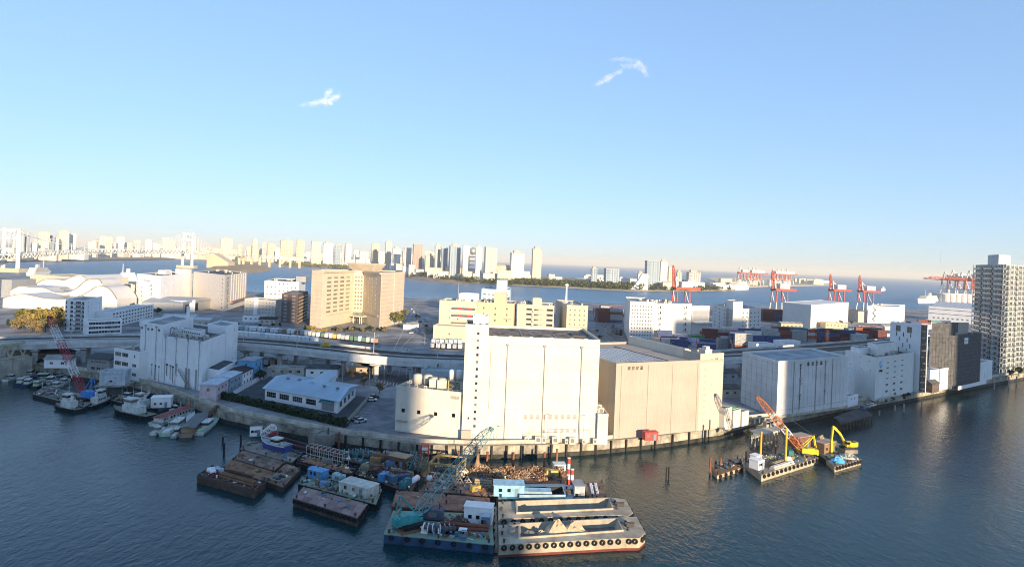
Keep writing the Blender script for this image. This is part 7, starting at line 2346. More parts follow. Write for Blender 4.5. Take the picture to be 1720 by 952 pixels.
for px, py, k, rz, lb in ((624, 673, 'white', .1, 'white car at the head of the small car park'), (628, 668, 'black', .1, 'black car behind the white one in the small car park'), (600, 706, 'black', .9, 'dark car in the corner of the small car park by the quay'), (606, 709, 'silver', .9, 'silver car next to the dark one by the quay'), (681, 616, 'white', .2, 'white car in the striped lot under the viaduct'), (683, 590, 'silver', .5, 'silver car on the road beyond the viaduct'), (691, 560, 'white', 1.2, 'white car turning beside the hotel road'), (98, 612, 'white', .4, 'white car parked behind the left boats'), (111, 607, 'white', 1.2, 'white car beside the viaduct pier at left'), (75, 602, 'white', .3, 'white car under the viaduct shade at far left'), (1465, 682, 'white', .6, 'white van-like car on the quay beside the small cabin'), (1458, 684, 'silver', .6, 'silver car on the quay beside the white one'), (1450, 687, 'blue', .6, 'blue car nearest the landing stage')):
    clone(ck[k], G(px, py, LZ + .01), rz, lb)
vrow(ck, (1430, 552), (1495, 556), 16, 1.2, ['white', 'silver', 'white', 'black', 'red'], '%s car in the port lot behind the container stacks', '%s cars in the port lot', jit=.6)
vrow(ck, (690, 520), (725, 545), 7, 1.9, ['white', 'silver', 'black'], '%s car on the quay road right of the hotel', '%s cars right of the hotel', jit=2.)
vrow(ck, (1010, 545), (1045, 566), 6, 1.9, ['white', 'silver', 'black'], '%s car on the road by the rounded office', '%s cars on the road left of the office end', jit=2.)
vrow(ck, (160, 606), (225, 612), 7, .3, ['white', 'silver', 'blue', 'black'], '%s car in the yard under the left viaduct', '%s cars under the left viaduct', jit=1.5)
for o in ck.values(): drop(o)
# ------------------------------------------------------------------ road paint
pw = M('road_paint', (.60, .60, .58), .8, .2, 1.)
def stripes(name, lines, w=.16, z=LZ + .012):
    m = MB()
    for (a, c) in lines:
        a, c = G(*a, z), G(*c, z)
        d = (c - a).normalized()
        n_ = Vector((-d.y, d.x, 0)) * w / 2
        m.quad(a - n_, c - n_, c + n_, a + n_)
    m.build(name, pw, ground)
stripes('parking_line', [((623 + i * 12, 622 - i * .3), (613 + i * 14, 634)) for i in range(6)])
stripes('crosswalk', [((612 + i * 5, 632 + i * 1.0), (610 + i * 5, 636 + i * 1.1)) for i in range(12)], .5)
stripes('parking_line', [((592 + i * 4.6, 713 - i * 5.2), (602 + i * 4.6, 712.5 - i * 5.2)) for i in range(8)])
stripes('lane_line', [((655, 600), (700, 510)), ((668, 590), (712, 545)), ((640, 608), (700, 600)), ((690, 548), (700, 530)), ((700, 552), (708, 535)), ((710, 556), (716, 538))], .3)
stripes('lane_line', [((1012, 556), (1052, 590)), ((1020, 548), (1060, 580)), ((990, 600), (1100, 585))], .3)
stripes('kerb_line', [((560, 640), (640, 652)), ((455, 632), (560, 652)), ((640, 652), (660, 640))], .5)
m = MB()
lots = [[(620, 606), (702, 606), (708, 640), (640, 652), (604, 640)], [(584, 717), (663, 729), (663, 668), (622, 668)], [(395, 552), (640, 570), (640, 586), (395, 572)], [(1000, 540), (1050, 545), (1100, 600), (1000, 600)]]
for l_ in lots: m.add([G(x, y, LZ + .005) for x, y in l_], [tuple(range(len(l_)))])
m.build('paving', M('paving_grey', (.20, .205, .215), .9, .25, .15, world=True), ground)
# street lamps
lm = MB().tube((0, 0, 0), (0, 0, 9), .11, .07, 6).path([(0, 0, 9), (.8, 0, 9.6), (2, 0, 9.7)], .06, 5).box(1.7, 2.6, -.15, .15, 9.62, 9.8).mesh('post', M('mast_grey'))
for i, (x, y) in enumerate(sorted(((575, 640), (591, 622), (620, 655), (645, 640), (700, 560), (686, 545), (713, 585), (1016, 575), (1038, 566), (1127, 600), (1160, 600), (1185, 612), (1240, 618), (1254, 618), (1380, 575), (1425, 578), (470, 640), (1362, 560)))):
    t = thing('street_lamp', 'grey street lamp with a single curved arm in the yards, %s from the left' % nth(i), 'lamp', G(x, y, LZ), i * 1.3, 'street lamps in the yards')
    put('post', lm, t)
# ------------------------------------------------------------------ container yard
ct_ = MB()
prof, n_ = [], 24
for i in range(n_ + 1):
    x = 12.19 * i / n_
    prof.append((x, .06 if i % 2 else 0.))
for s_ in (0, 1):
    vs = []
    for x, d in prof:
        y = d if s_ == 0 else 2.44 - d
        vs += [(x, y, 0), (x, y, 2.59)]
    ct_.add(vs, [((2 * i, 2 * i + 2, 2 * i + 3, 2 * i + 1) if s_ == 0 else (2 * i + 1, 2 * i + 3, 2 * i + 2, 2 * i)) for i in range(n_)])
ct_.add([(0, 0, 2.6), (12.19, 0, 2.6), (12.19, 2.44, 2.6), (0, 2.44, 2.6)], [(0, 1, 2, 3)])
ct_.box(-.05, .02, 0, 2.44, 0, 2.6).box(12.17, 12.24, 0, 2.44, 0, 2.6)
for x in (0, 12.1): ct_.box(x - .06, x + .15, -.02, .1, 0, 2.61).box(x - .06, x + .15, 2.34, 2.46, 0, 2.61)
CC = {'dark blue': (.03, .07, .20), 'rust red': (.22, .055, .04), 'maroon': (.12, .025, .03), 'grey': (.38, .39, .38), 'white': (.62, .63, .62), 'green': (.03, .20, .07), 'orange': (.50, .10, .04), 'teal': (.05, .22, .26)}
CM = {k: ct_.mesh('shipping_container', M('container_' + k.replace(' ', '_'), v, .6, .18, .5, streak=.4)) for k, v in CC.items()}
cnt = 0
def stack(px, py, rz, nx, ny, nz, where, pal, seed, gap=.35):
    """rows of stacked boxes: nx end to end, ny side by side, up to nz high"""
    global cnt
    r = random.Random(seed)
    o = G(px, py, LZ)
    c, s_ = math.cos(rz), math.sin(rz)
    for i in range(nx):
        for j in range(ny):
            h = max(1, nz - (r.random() < .35) - (r.random() < .2))
            k = r.choice(pal)
            for l_ in range(h):
                if r.random() < .7: k = r.choice(pal)
                x, y = i * 12.6, j * (2.44 + gap)
                ob = put('shipping_container', CM[k], None, (o.x + c * x - s_ * y, o.y + s_ * x + c * y, LZ + .02 + l_ * 2.62), rz)
                tag(ob, '%s container %s, %s row, %s tier' % (k, where, nth(i * ny + j), nth(l_)), 'container', '%s containers %s' % (k, where))
                cnt += 1
dm = ['dark blue', 'rust red', 'dark blue', 'maroon', 'orange', 'grey']
stack(1004, 541, .12, 2, 6, 5, 'in the far stack left of the white facility', dm, 1)
stack(1281, 539, .1, 2, 4, 5, 'in the tall stack behind the white warehouse', ['maroon', 'rust red', 'maroon', 'dark blue'], 2)
stack(1140, 578, -.4, 2, 2, 2, 'in the row behind the tan warehouse', ['dark blue', 'dark blue', 'rust red'], 3)
stack(1170, 590, -.35, 1, 5, 3, 'in the block beside the access road', ['dark blue'], 4)
stack(1206, 586, .2, 1, 2, 3, 'in the low pair by the access road', ['white', 'dark blue', 'grey'], 5)
stack(1234, 592, .05, 1, 4, 5, 'in the mixed stack behind the offices', ['dark blue', 'rust red', 'green', 'grey', 'maroon'], 6)
stack(1258, 581, .05, 2, 3, 5, 'in the pale stack behind the offices', ['white', 'white', 'grey', 'orange', 'dark blue'], 7)
stack(1232, 572, .05, 2, 2, 4, 'in the red stack behind the pale one', ['orange', 'rust red', 'dark blue'], 21)
stack(1304, 578, .1, 1, 4, 5, 'in the maroon stack right of the offices', ['maroon', 'rust red', 'maroon'], 8)
stack(1330, 577, .1, 1, 3, 4, 'in the shaded stack by the roof edge', ['dark blue', 'maroon', 'grey'], 9)
stack(1386, 582, .12, 2, 4, 5, 'in the stack above the grey warehouse', ['dark blue', 'dark blue', 'dark blue', 'maroon', 'rust red'], 10)
stack(1382, 592, -.3, 1, 1, 3, 'right behind the grey warehouse roof', ['rust red', 'maroon'], 11)
stack(1404, 594, .3, 1, 2, 2, 'lying behind the grey warehouse', ['green'], 12)
stack(1432, 584, .2, 1, 4, 5, 'in the stack behind the emblem office', ['grey', 'white', 'grey', 'dark blue'], 13)
stack(1420, 568, .1, 3, 2, 3, 'in the sunlit back row', ['rust red', 'maroon', 'grey', 'white', 'rust red'], 14)
stack(1466, 575, .1, 2, 2, 5, 'in the stack left of the white slab', ['dark blue', 'maroon', 'dark blue', 'white'], 15)
stack(1300, 561, .1, 2, 2, 2, 'in the low row on the pale yard', ['maroon', 'grey'], 16)
stack(1112, 574, .05, 3, 2, 1, 'in the low row under the cold store', ['orange', 'rust red', 'white'], 17)
stack(1127, 582, .0, 1, 1, 2, 'in front of the cold store', ['dark blue'], 19)
stack(1530, 552, .1, 2, 3, 3, 'beside the long quayside hall', ['white', 'dark blue', 'teal'], 20)
# the farther boxes, too many to tell apart
r = random.Random(99)
o = G(1240, 560, LZ)
mm_ = MB()
cl_n = [k for k in CC]
for (px, py, nx, ny, nz) in ((1000, 536, 2, 8, 4), (1010, 530, 2, 8, 4), (1285, 534, 2, 8, 4), (1180, 568, 3, 3, 3), (1215, 566, 3, 3, 3), (1280, 570, 3, 4, 4), (1345, 568, 3, 3, 3), (1425, 561, 5, 3, 3), (1440, 570, 4, 3, 4), (1490, 566, 3, 3, 3), (1105, 566, 4, 2, 2), (1545, 548, 3, 4, 3)):
    p = G(px, py, LZ) - o
    for i in range(nx):
        for j in range(ny):
            for k in range(max(1, nz - r.randrange(2))):
                mm_.cur = r.choice((0, 0, 1, 1, 2, 2, 3, 4, 5, 6, 7))
                x, y, z = p.x + i * 12.6, p.y + j * 2.8, .02 + k * 2.62
                mm_.box(x, x + 12.19, y, y + 2.44, z, z + 2.59)
tag(mm_.build('stacked_containers', [M('container_' + k.replace(' ', '_')) for k in cl_n], None, loc=o), 'farther rows of mixed coloured shipping containers in the port yard', 'containers', None, 'stuff')
# ------------------------------------------------------------------ infill of the yards
def shed(px, py, w, d, h, rz, mat, rmat, label, flat=False):
    p = G(px, py, LZ)
    b = Bld('yard_shed', label, 'shed', rect(p, w, d, rz), h, mat, rmat, parapet=.15)
    b.rows('F', max(1, int(w / 4)), [h * .55], 1.4, 1.1, m0=.6, glass=glass_d)
    b.finish(roof=flat)
    if not flat: gable(b.root, b.q, h + .1, h + 1.6, rmat, .4)
sg, sw = M('shed_grey'), white2
for i, a in enumerate(((425, 541, 16, 8, 5, .1, sw, roofd), (448, 545, 12, 7, 4, .1, M('shed_pale'), M('roof_brown')), (700, 553, 14, 8, 4, 1.2, sw, roofc), (722, 560, 10, 8, 4, .8, sg, roofd), (300, 543, 22, 10, 5, .2, sw, M('roof_pale')), (330, 549, 18, 9, 5, .2, M('shed_pale'), M('roof_pale')), (260, 548, 20, 10, 5, .2, sw, roofc),
                       (60, 603, 20, 9, 5, .1, M('house_brown'), M('roof_brown')), (88, 607, 12, 7, 4, .1, M('timber_pale'), roofd), (36, 606, 14, 8, 5, .1, sg, roofd), (95, 618, 10, 6, 4, .2, sw, roofc), (1010, 585, 14, 8, 4, .4, sw, roofc), (1036, 560, 12, 8, 4, .4, sg, roofd), (1250, 560, 20, 10, 5, .1, M('shed_pale'), roofc), (1345, 562, 16, 9, 5, .1, sw, M('roof_pale')), (1372, 566, 18, 10, 6, .1, c1, roofc), (1225, 640, 10, 8, 4, .3, sg, roofd), (1228, 668, 9, 7, 4, .3, M('shed_pale'), roofd),
                       (480, 632, 16, 6, 4, .1, M('concrete'), roofc), (540, 634, 14, 6, 4, .1, sw, roofd), (612, 628, 8, 5, 3, .1, M('roof_tanlight'), roofd), (1405, 552, 24, 10, 6, .1, M('cluster_tan'), roofc), (1330, 552, 22, 8, 5, .05, M('parts_cream'), roofc), (1500, 558, 20, 10, 6, .1, sw, roofc), (1545, 566, 16, 9, 6, .1, c1, roofd))):
    shed(*a, 'low yard shed with a %s roof, %s' % (['pitched', 'flat'][i % 3 == 0], ['beside the cream office', 'left of the brown apartments', 'on the road right of the hotel', 'near the hotel road end', 'in front of the grey vehicle shed', 'left of the truck depot', 'below the long white housing slab', 'brown, behind the left boats', 'timber, behind the left boats', 'under the left end of the viaduct', 'on the quay behind the left boats', 'on the road beside the tan warehouse', 'left of the rounded office end', 'right of the lift tower building', 'in front of the plain white warehouse', 'right of the plain white warehouse', 'between the tan and grey warehouses', 'nearer the water between the two warehouses', 'below the viaduct behind the blue house', 'behind the blue roofed office', 'at the car park crossing', 'right behind the sunlit container row', 'on the pale yard', 'behind the emblem office', 'left of the scaffolded building'][i]), i % 3 == 0)
for i, (x, y, k, h) in enumerate(((470, 548, 'dark', 8), (458, 549, 'dark', 7), (400, 548, 'dark', 8), (385, 546, 'green', 8), (372, 545, 'green', 7), (436, 550, 'green', 7), (512, 553, 'dark', 9), (700, 535, 'green', 7), (706, 545, 'green', 7), (715, 552, 'green', 8), (1002, 560, 'green', 8), (1008, 570, 'green', 8), (1030, 552, 'dark', 8), (50, 610, 'dark', 12), (44, 614, 'dark', 14), (66, 612, 'dark', 10), (560, 628, 'russet', 12), (590, 634, 'russet', 16), (611, 648, 'russet', 16), (637, 660, 'russet', 18), (1226, 652, 'green', 9), (1238, 690, 'green', 8), (1396, 560, 'olive', 7), (1412, 545, 'olive', 8), (1430, 545, 'green', 6))):
    tree(x, y, k, h, 'small street tree in the yards, %s of those counted from the cream office' % nth(i), 'street trees in the yards', wide=1.3)
# ------------------------------------------------------------------ far shores
shore = M('shore_earth', (.30, .24, .16), .95, .25, .02, world=True)
sandm = M('beach_sand', (.52, .45, .34), .95, .12, .05, world=True)
def terrain(name, px, z, mat, back=None, zpx=0.):
    """land from a picture waterline, with a bank to height z"""
    f = [G(x, y, 0) for x, y in px]
    n = len(f)
    bk = back or [Vector((p.x * 1.9, p.y * 1.9 + 500, 0)) for p in f]
    m = MB()
    up = [p + Vector((p.x, p.y, 0)).normalized() * (z * 4) for p in f]
    m.add([(p.x, p.y, -.5) for p in f] + [(p.x, p.y, z) for p in up], [(i, i + 1, n + i + 1, n + i) for i in range(n - 1)])
    m.add([(p.x, p.y, z) for p in up] + [(p.x, p.y, z) for p in bk], [(i, i + 1, n + i + 1, n + i) for i in range(n - 1)])
    return structure(m.build(name, mat))
WL = [(-160, 443), (0, 440), (100, 438.5), (150, 437), (176, 433.5), (230, 432.5), (280, 433), (310, 436), (350, 438), (400, 440), (462, 443), (478, 445.5), (600, 452.5), (690, 466), (790, 476), (860, 479), (960, 484), (1060, 489), (1160, 489.5), (1235, 488), (1245, 483), (1300, 481), (1395, 479.5), (1405, 476)]
def wy(x):
    for (x0, y0), (x1, y1) in zip(WL, WL[1:]):
        if x0 <= x <= x1: return y0 + (y1 - y0) * (x - x0) / (x1 - x0)
    return WL[-1][1]
terrain('far_shore', WL[:9], 3, shore, [Vector((G(x, y).x * 2.2, 9500, 0)) for x, y in WL[:9]])
terrain('waterfront_terrain', [p for p in WL if 350 <= p[0] <= 1240], 3, shore, [G(x, y) * (1.75 if x < 860 else 1.62) for x, y in WL if 350 <= x <= 1240])
terrain('port_terrain', [p for p in WL if 1235 <= p[0]], 3, sandm)
def islet(name, px, z, mat):
    f = [G(x, y, 0) for x, y in px]
    c = sum(f, Vector()) / len(f)
    n = len(f)
    m = MB()
    m.add([(p.x, p.y, -.5) for p in f] + [tuple(c.lerp(p, .82).xy) + (z * .7,) for p in f] + [tuple(c.lerp(p, .45).xy) + (z,) for p in f],
          [(i, (i + 1) % n, n + (i + 1) % n, n + i) for i in range(n)] + [(n + i, n + (i + 1) % n, 2 * n + (i + 1) % n, 2 * n + i) for i in range(n)] + [tuple(range(2 * n, 3 * n))])
    return structure(m.build(name, mat))
islet('islet', [(350, 450), (370, 456), (400, 459), (430, 458.5), (455, 455), (452, 448), (430, 444), (400, 443), (365, 445)], 9, M('islet_ochre', (.40, .29, .17), .95, .25, .03, world=True))
islet('breakwater_island', [(684, 468), (720, 473), (760, 477), (790, 477.5), (788, 474.5), (750, 471), (700, 465.5), (686, 464)], 5, M('rock_brown', (.33, .25, .19), .95, .3, .05, world=True))
m = MB()
bz = [(x, y) for x, y in WL if 860 <= x <= 1160]
f = [G(x, y + .6, 0) for x, y in bz]
m.add([(p.x, p.y, .4) for p in f] + [tuple((p * 1.035).xy) + (3.3,) for p in f], [(i, i + 1, len(f) + i + 1, len(f) + i) for i in range(len(f) - 1)])
structure(m.build('beach', sandm))
# belts of far trees, one mass each
def belt(name, label, x0, x1, ymin, ymax, n, mat, h=11, leaf=2.4, seed=1):
    r = random.Random(seed)
    o = G((x0 + x1) / 2, wy((x0 + x1) / 2))
    cl = [(r.uniform(x0, x1), r.uniform(ymin, ymax), r.uniform(.6, 1.25)) for _ in range(int(n / 22))]
    def sh(q):
        x, f_, s_ = q.choice(cl)
        p = G(x, wy(x), 3) * (1 + f_)
        v = Vector((q.gauss(0, 1), q.gauss(0, 1), q.gauss(0, 1))).normalized()
        return Vector((p.x + v.x * 6 * s_, p.y + v.y * 6 * s_, 3 + h * s_ * .55 + v.z * h * s_ * .45)) - o
    ob = leaf_cloud(n, sh, leaf, r).build(name, mat, None, loc=o)
    return tag(ob, label, 'trees', None, 'stuff')
belt('shore_trees', 'long belt of dark green trees behind the far beach', 862, 1085, .05, .16, 7000, LEAF['green'], 13, 2.2, 3)
belt('shore_trees', 'dark trees on the far waterfront park left of the centre', 640, 862, .03, .10, 3000, LEAF['green'], 11, 2.0, 4)
belt('park_trees', 'olive green wooded park island behind the hotel', 478, 585, .01, .10, 2600, LEAF['olive'], 12, 2.4, 5)
belt('shore_trees', 'scattered trees behind the right end of the far beach', 1090, 1235, .04, .15, 1800, LEAF['green'], 10, 2.2, 6)
# ------------------------------------------------------------------ skyline
def facade(name, wall, win, bx=6.8, bz_=6.6):
    if name in MATS: return MATS[name]
    m = M(name, wall, .75, .06, .05)
    n, l = m.node_tree.nodes, m.node_tree.links
    tc = n.new('ShaderNodeTexCoord')
    sp_ = n.new('ShaderNodeSeparateXYZ')
    l.new(tc.outputs['Object'], sp_.inputs[0])
    ad = n.new('ShaderNodeMath')
    l.new(sp_.outputs['X'], ad.inputs[0])
    l.new(sp_.outputs['Y'], ad.inputs[1])
    cb = n.new('ShaderNodeCombineXYZ')
    l.new(ad.outputs[0], cb.inputs['X'])
    l.new(sp_.outputs['Z'], cb.inputs['Y'])
    bt = n.new('ShaderNodeTexBrick')
    bt.offset = 0
    bt.inputs['Scale'].default_value = 1
    bt.inputs['Brick Width'].default_value = bx
    bt.inputs['Row Height'].default_value = bz_
    bt.inputs['Mortar Size'].default_value = 1.5
    bt.inputs['Mortar Smooth'].default_value = .1
    bt.inputs['Color1'].default_value = (*win, 1)
    bt.inputs['Color2'].default_value = (*[v * .7 for v in win], 1)
    l.new(cb.outputs[0], bt.inputs['Vector'])
    bs = n['Principled BSDF']
    src = bs.inputs['Base Color'].links[0].from_socket
    l.new(src, bt.inputs['Mortar'])
    l.new(bt.outputs['Color'], bs.inputs['Base Color'])
    return m
FA = {'cream': facade('facade_cream', (.68, .61, .49), (.38, .35, .30)), 'grey': facade('facade_grey', (.50, .50, .49), (.26, .28, .30)), 'white': facade('facade_white', (.76, .73, .67), (.44, .44, .42)),
      'tan': facade('facade_tan', (.62, .53, .41), (.38, .33, .27)), 'blue': facade('facade_blue', (.32, .40, .47), (.18, .24, .31)), 'brown': facade('facade_brown', (.44, .34, .29), (.26, .21, .20))}
def far_tower(x0, x1, yt, col, label, dep=.9, extra=0., top=None, Yadd=120, group=None, name='far_tower', Y=None):
    xm = (x0 + x1) / 2
    Y = Y or G(xm, wy(xm), 0).y + Yadd
    a, c = AT(x0, yt, Y), AT(x1, yt, Y)
    H = (a.z + c.z) / 2 - 3
    W = (c.x - a.x)
    rz = -math.atan2(xm - PPX, FOC) * .6 + .25
    w_, d_ = W * .84, W * .5 * dep
    t = thing(name, label, 'building', ((a.x + c.x) / 2, Y, 3), rz, group)
    MB().box(-w_ / 2, w_ / 2, -d_ / 2, d_ / 2, 0, H).build('wall', FA[col], t)
    MB().box(-w_ / 2 - .4, w_ / 2 + .4, -d_ / 2 - .4, d_ / 2 + .4, H, H + 1.5).build('roof', M('far_roof', (.40, .38, .34), .8), t)
    if extra: MB().box(-w_ * .3, w_ * .25, -d_ * .3, d_ * .3, H + 1.5, H + 1.5 + extra).build('roof_plant', M('far_roof'), t)
    m = MB()
    for k in range(-1, 2): m.box(k * w_ * .33 - .7, k * w_ * .33 + .7, -d_ / 2 - .5, -d_ / 2, 0, H * .98)
    m.build('wall_rib', M('far_rib_' + col, {'cream': (.52, .45, .34), 'grey': (.34, .34, .34), 'white': (.62, .60, .54), 'tan': (.40, .31, .22), 'blue': (.2, .26, .32), 'brown': (.3, .21, .18)}[col]), t)
    return t
SK = [(2, 10, 410, 'tan'), (22, 31, 387, 'grey'), (31, 41, 391, 'grey'), (42, 50, 398, 'blue'), (53, 62, 409, 'white'), (66, 83, 390, 'cream'), (84, 91, 396, 'blue'), (92, 99, 401, 'white'), (100, 116, 389, 'cream'), (117, 128, 393, 'white'), (168, 189, 397, 'cream'), (196, 209, 398, 'white'), (210, 222, 408, 'cream'), (224, 236, 404, 'grey'), (244, 255, 403, 'white'), (273, 285, 399, 'cream'), (285, 294, 403, 'grey'), (306, 313, 404, 'cream'), (321, 329, 399, 'cream'), (370, 391, 401, 'cream'), (400, 407, 411, 'tan'), (424, 433, 402, 'cream'),
      (440, 448, 408, 'grey'), (449, 463, 410, 'tan'), (470, 493, 405, 'tan'), (497, 512, 405, 'tan'), (522, 541, 406, 'cream'), (542, 562, 409, 'white'), (562, 573, 412, 'blue'), (574, 580, 413, 'grey'), (580, 591, 410, 'white'), (624, 638, 410, 'tan'), (647, 659, 407, 'cream'), (659, 674, 418, 'white'), (678, 692, 417, 'white'), (693, 711, 411, 'brown'), (713, 729, 430, 'cream'), (730, 741, 413, 'grey'), (741, 753, 417, 'blue'), (754, 775, 414, 'blue'), (777, 788, 413, 'white'), (799, 808, 415, 'white'), (813, 836, 416, 'grey'),
      (856, 882, 426, 'white'), (893, 911, 419, 'cream'), (992, 1004, 452, 'blue'), (1014, 1041, 452, 'blue'), (1083, 1109, 439, 'blue'), (1108, 1122, 440, 'white'), (1122, 1131, 449, 'cream'), (1136, 1146, 458, 'tan'), (1153, 1177, 458, 'grey'), (1096, 1107, 455, 'white'), (1070, 1082, 460, 'white')]
seen = {}
cn = {'tan': 'tan', 'grey': 'grey', 'blue': 'blue-grey glass', 'white': 'white', 'cream': 'cream', 'brown': 'reddish brown'}
zones = ((0, 60, 'behind the left bridge tower'), (60, 140, 'in the pair of tower groups left of the main span'), (140, 300, 'above the main span of the bridge'), (300, 440, 'near the right bridge tower'), (440, 600, 'above the wooded park island'), (600, 730, 'above the hotel roof'), (730, 850, 'in the dense centre cluster across the bay'), (850, 1000, 'right of the centre cluster'), (1000, 1200, 'on the far shore above the white facility'))
for (x0, x1, yt, c_) in SK:
    z_ = next(z[2] for z in zones if z[0] <= (x0 + x1) / 2 < z[1])
    hgt = 'tall' if yt < 403 or (x0 > 600 and yt < 418) else 'mid-height' if yt < 412 or x0 > 700 else 'lower'
    k = (hgt, cn[c_], z_)
    seen[k] = seen.get(k, 0) + 1
    o_ = ['', 'second ', 'third ', 'fourth '][seen[k] - 1]
    far_tower(x0, x1, yt, c_, '%s%s %s high-rise %s' % (o_, hgt, cn[c_], z_), extra=6 if (x0 % 3) else 0)
# the broadcasting centre with its ball
t = thing('grid_building', 'grid-framed broadcasting building with a silver ball held high in the frame', 'building', AT(793, 455, 1750), .2)
o = Vector(t.location)
o.z = 3
t.location = o
zt_ = HT(o, 414) - 3
for x in (-24, -12, 12, 24):
    MB().box(x - 2.5, x + 2.5, -6, 6, 0, zt_).build('column', M('far_rib_white'), t)
for k in range(7): MB().box(-26, 26, -4, 4, zt_ * (.15 + .13 * k), zt_ * (.15 + .13 * k) + 2.5).build('bridge_deck', M('far_rib_grey'), t)
MB().lathe([(.5, -11), (8, -8), (11, 0), (8, 8), (.5, 11)], (0, 0, zt_ * .86), 14).build('ball', steel, t, True)
t = thing('round_building', 'round pale building with a sloping drum front in the centre cluster', 'building', AT(840, 470, 1640), 0)
o = Vector(t.location)
t.location = (o.x, o.y, 3)
MB().lathe([(28, 0), (28, 38), (26, 44), (20, 46)], (0, 0, 0), 24).build('drum', FA['tan'], t, True)
MB().box(-6, 30, -8, 20, 0, 34).build('wing', FA['cream'], t)
# white sail-like building
t = thing('sail_building', 'white sail-shaped ventilation tower on the far beach', 'tower', G(1077, 487, 2), 0)
o = Vector(t.location)
k = o.y / FOC
MB().add([(-22 * k, 0, 0), (-12 * k, 0, 7 * k), (-4 * k, 0, 17 * k), (0, 0, 26 * k), (0, 0, 0)] + [(-22 * k, 14, 0), (-12 * k, 14, 7 * k), (-4 * k, 14, 17 * k), (0, 14, 26 * k), (0, 14, 0)], [(4, 3, 2, 1, 0), (5, 6, 7, 8, 9), (0, 1, 6, 5), (1, 2, 7, 6), (2, 3, 8, 7), (3, 4, 9, 8)]).build('sail', white, t)
MB().box(1, 11 * k, 0, 14, 0, 27 * k).build('shaft', white, t)
# low town along the far shores
tw_me = {}
for c_ in FA:
    tw_me[c_] = (MB().box(-.5, .5, -.5, .5, 0, 1).mesh('wall', FA[c_]), MB().box(-.52, .52, -.52, .52, 1, 1.04).mesh('roof', M('far_roof')))
rs = random.Random(77)
def town(n, x0, x1, k0, k1, where, hmin, hmax, pal=('cream', 'white', 'tan', 'grey', 'white')):
    cc_ = {}
    for x in sorted(rs.uniform(x0, x1) for _ in range(n)):
        c_ = rs.choice(pal)
        p = G(x, wy(x), 3) * (1 + rs.uniform(k0, k1))
        w_, d_, h_ = rs.uniform(18, 46), rs.uniform(14, 30), rs.uniform(hmin, hmax)
        nm = cn[c_]
        cc_[nm] = cc_.get(nm, -1) + 1
        t = thing('low_building', '%s low building %s, %s from the left' % (nm, where, nth(cc_[nm])), 'building', (p.x, p.y, 3), rs.uniform(-.3, .5), '%s low buildings %s' % (nm, where))
        t.scale = (w_, d_, h_)
        for me, nme in zip(tw_me[c_], ('wall', 'roof')): put(nme, me, t)
town(46, -20, 172, .02, .30, 'along the far shore under the left span', 12, 38)
town(28, 175, 350, .02, .2, 'along the far shore under the main span', 14, 40)
town(40, 380, 640, .16, .45, 'on the far shore behind the wooded park', 14, 44)
town(60, 640, 860, .07, .35, 'in the far waterfront district at the centre', 10, 34)
town(34, 150, 440, .05, .3, 'in the pale mid-rise line behind the main span', 40, 80, ('cream', 'white', 'cream', 'tan'))
town(40, 430, 740, .2, .5, 'in the pale mid-rise line behind the park island', 40, 85, ('cream', 'white', 'cream', 'grey'))
town(26, 862, 1085, .20, .55, 'behind the belt of trees across the bay', 8, 24, ('cream', 'white', 'white', 'grey'))
town(26, 1085, 1245, .05, .4, 'on the far shore above the container yards', 8, 24)
town(22, 1245, 1395, .03, .4, 'on the distant port shore at right', 10, 26, ('cream', 'white', 'tan'))
# ------------------------------------------------------------------ suspension bridge
bwm = M('bridge_white', (.78, .76, .70), .6, .05)
sb = thing('suspension_bridge', 'white suspension bridge with two portal towers across the bay', 'bridge', AT(18, 459, 1150))
o = Vector(sb.location)
T1, T2 = AT(18, 427, 1150), AT(315, 421.5, 1800)
dirb = (T2 - T1)
nb = Vector((-dirb.y, dirb.x, 0)).normalized() * 14
def tower(P0, ytop, zf):
    zt = HT(P0, ytop)
    dv = Vector((dirb.x, dirb.y, 0)).normalized()
    for s_ in (-1, 1):
        q_ = P0 + nb * s_ - o
        MB().tube((q_.x, q_.y, zf), (q_.x, q_.y, zt), 4.5, 3.4, 4).build('tower_leg', bwm, sb)
    for z in (zt - 4, (zt + P0.z) / 2 + 6, P0.z - 6): MB().bar(Vector((P0.x, P0.y, z)) - o + nb + Vector((0, 0, o.z)), Vector((P0.x, P0.y, z)) - o - nb + Vector((0, 0, o.z)), 3.5, 5).build('tower_beam', bwm, sb)
    return zt
o.z = 0
sb.location = o
z1, z2 = tower(T1, 383.5, 0), tower(T2, 391, 0)
for P0 in (T1, T2):
    q_ = P0 - o
    MB().box(-26, 26, -12, 12, -3, 8).build('tower_footing', M('footing_cream', (.52, .46, .34), .85), sb, loc=(q_.x, q_.y, 0), rz=math.atan2(nb.y, nb.x))
mid = AT(165, 420, 1440)
deckpts = [AT(-110, 436, 1010), T1, AT(90, 422.5, 1290), mid, AT(240, 420.5, 1620), T2, AT(352, 424.5, 1930), AT(430, 429, 2250), AT(520, 436, 2350)]
dk = []
for i in range(len(deckpts) - 1):
    p0, p1, p2, p3 = deckpts[max(i - 1, 0)], deckpts[i], deckpts[i + 1], deckpts[min(i + 2, len(deckpts) - 1)]
    for k in range(12):
        s_ = k / 12
        dk.append(.5 * ((2 * p1) + (-p0 + p2) * s_ + (2 * p0 - 5 * p1 + 4 * p2 - p3) * s_ ** 2 + (-p0 + 3 * p1 - 3 * p2 + p3) * s_ ** 3) - o)
m1, m2, m3 = MB(), MB(), MB()
e_ = nb * .95
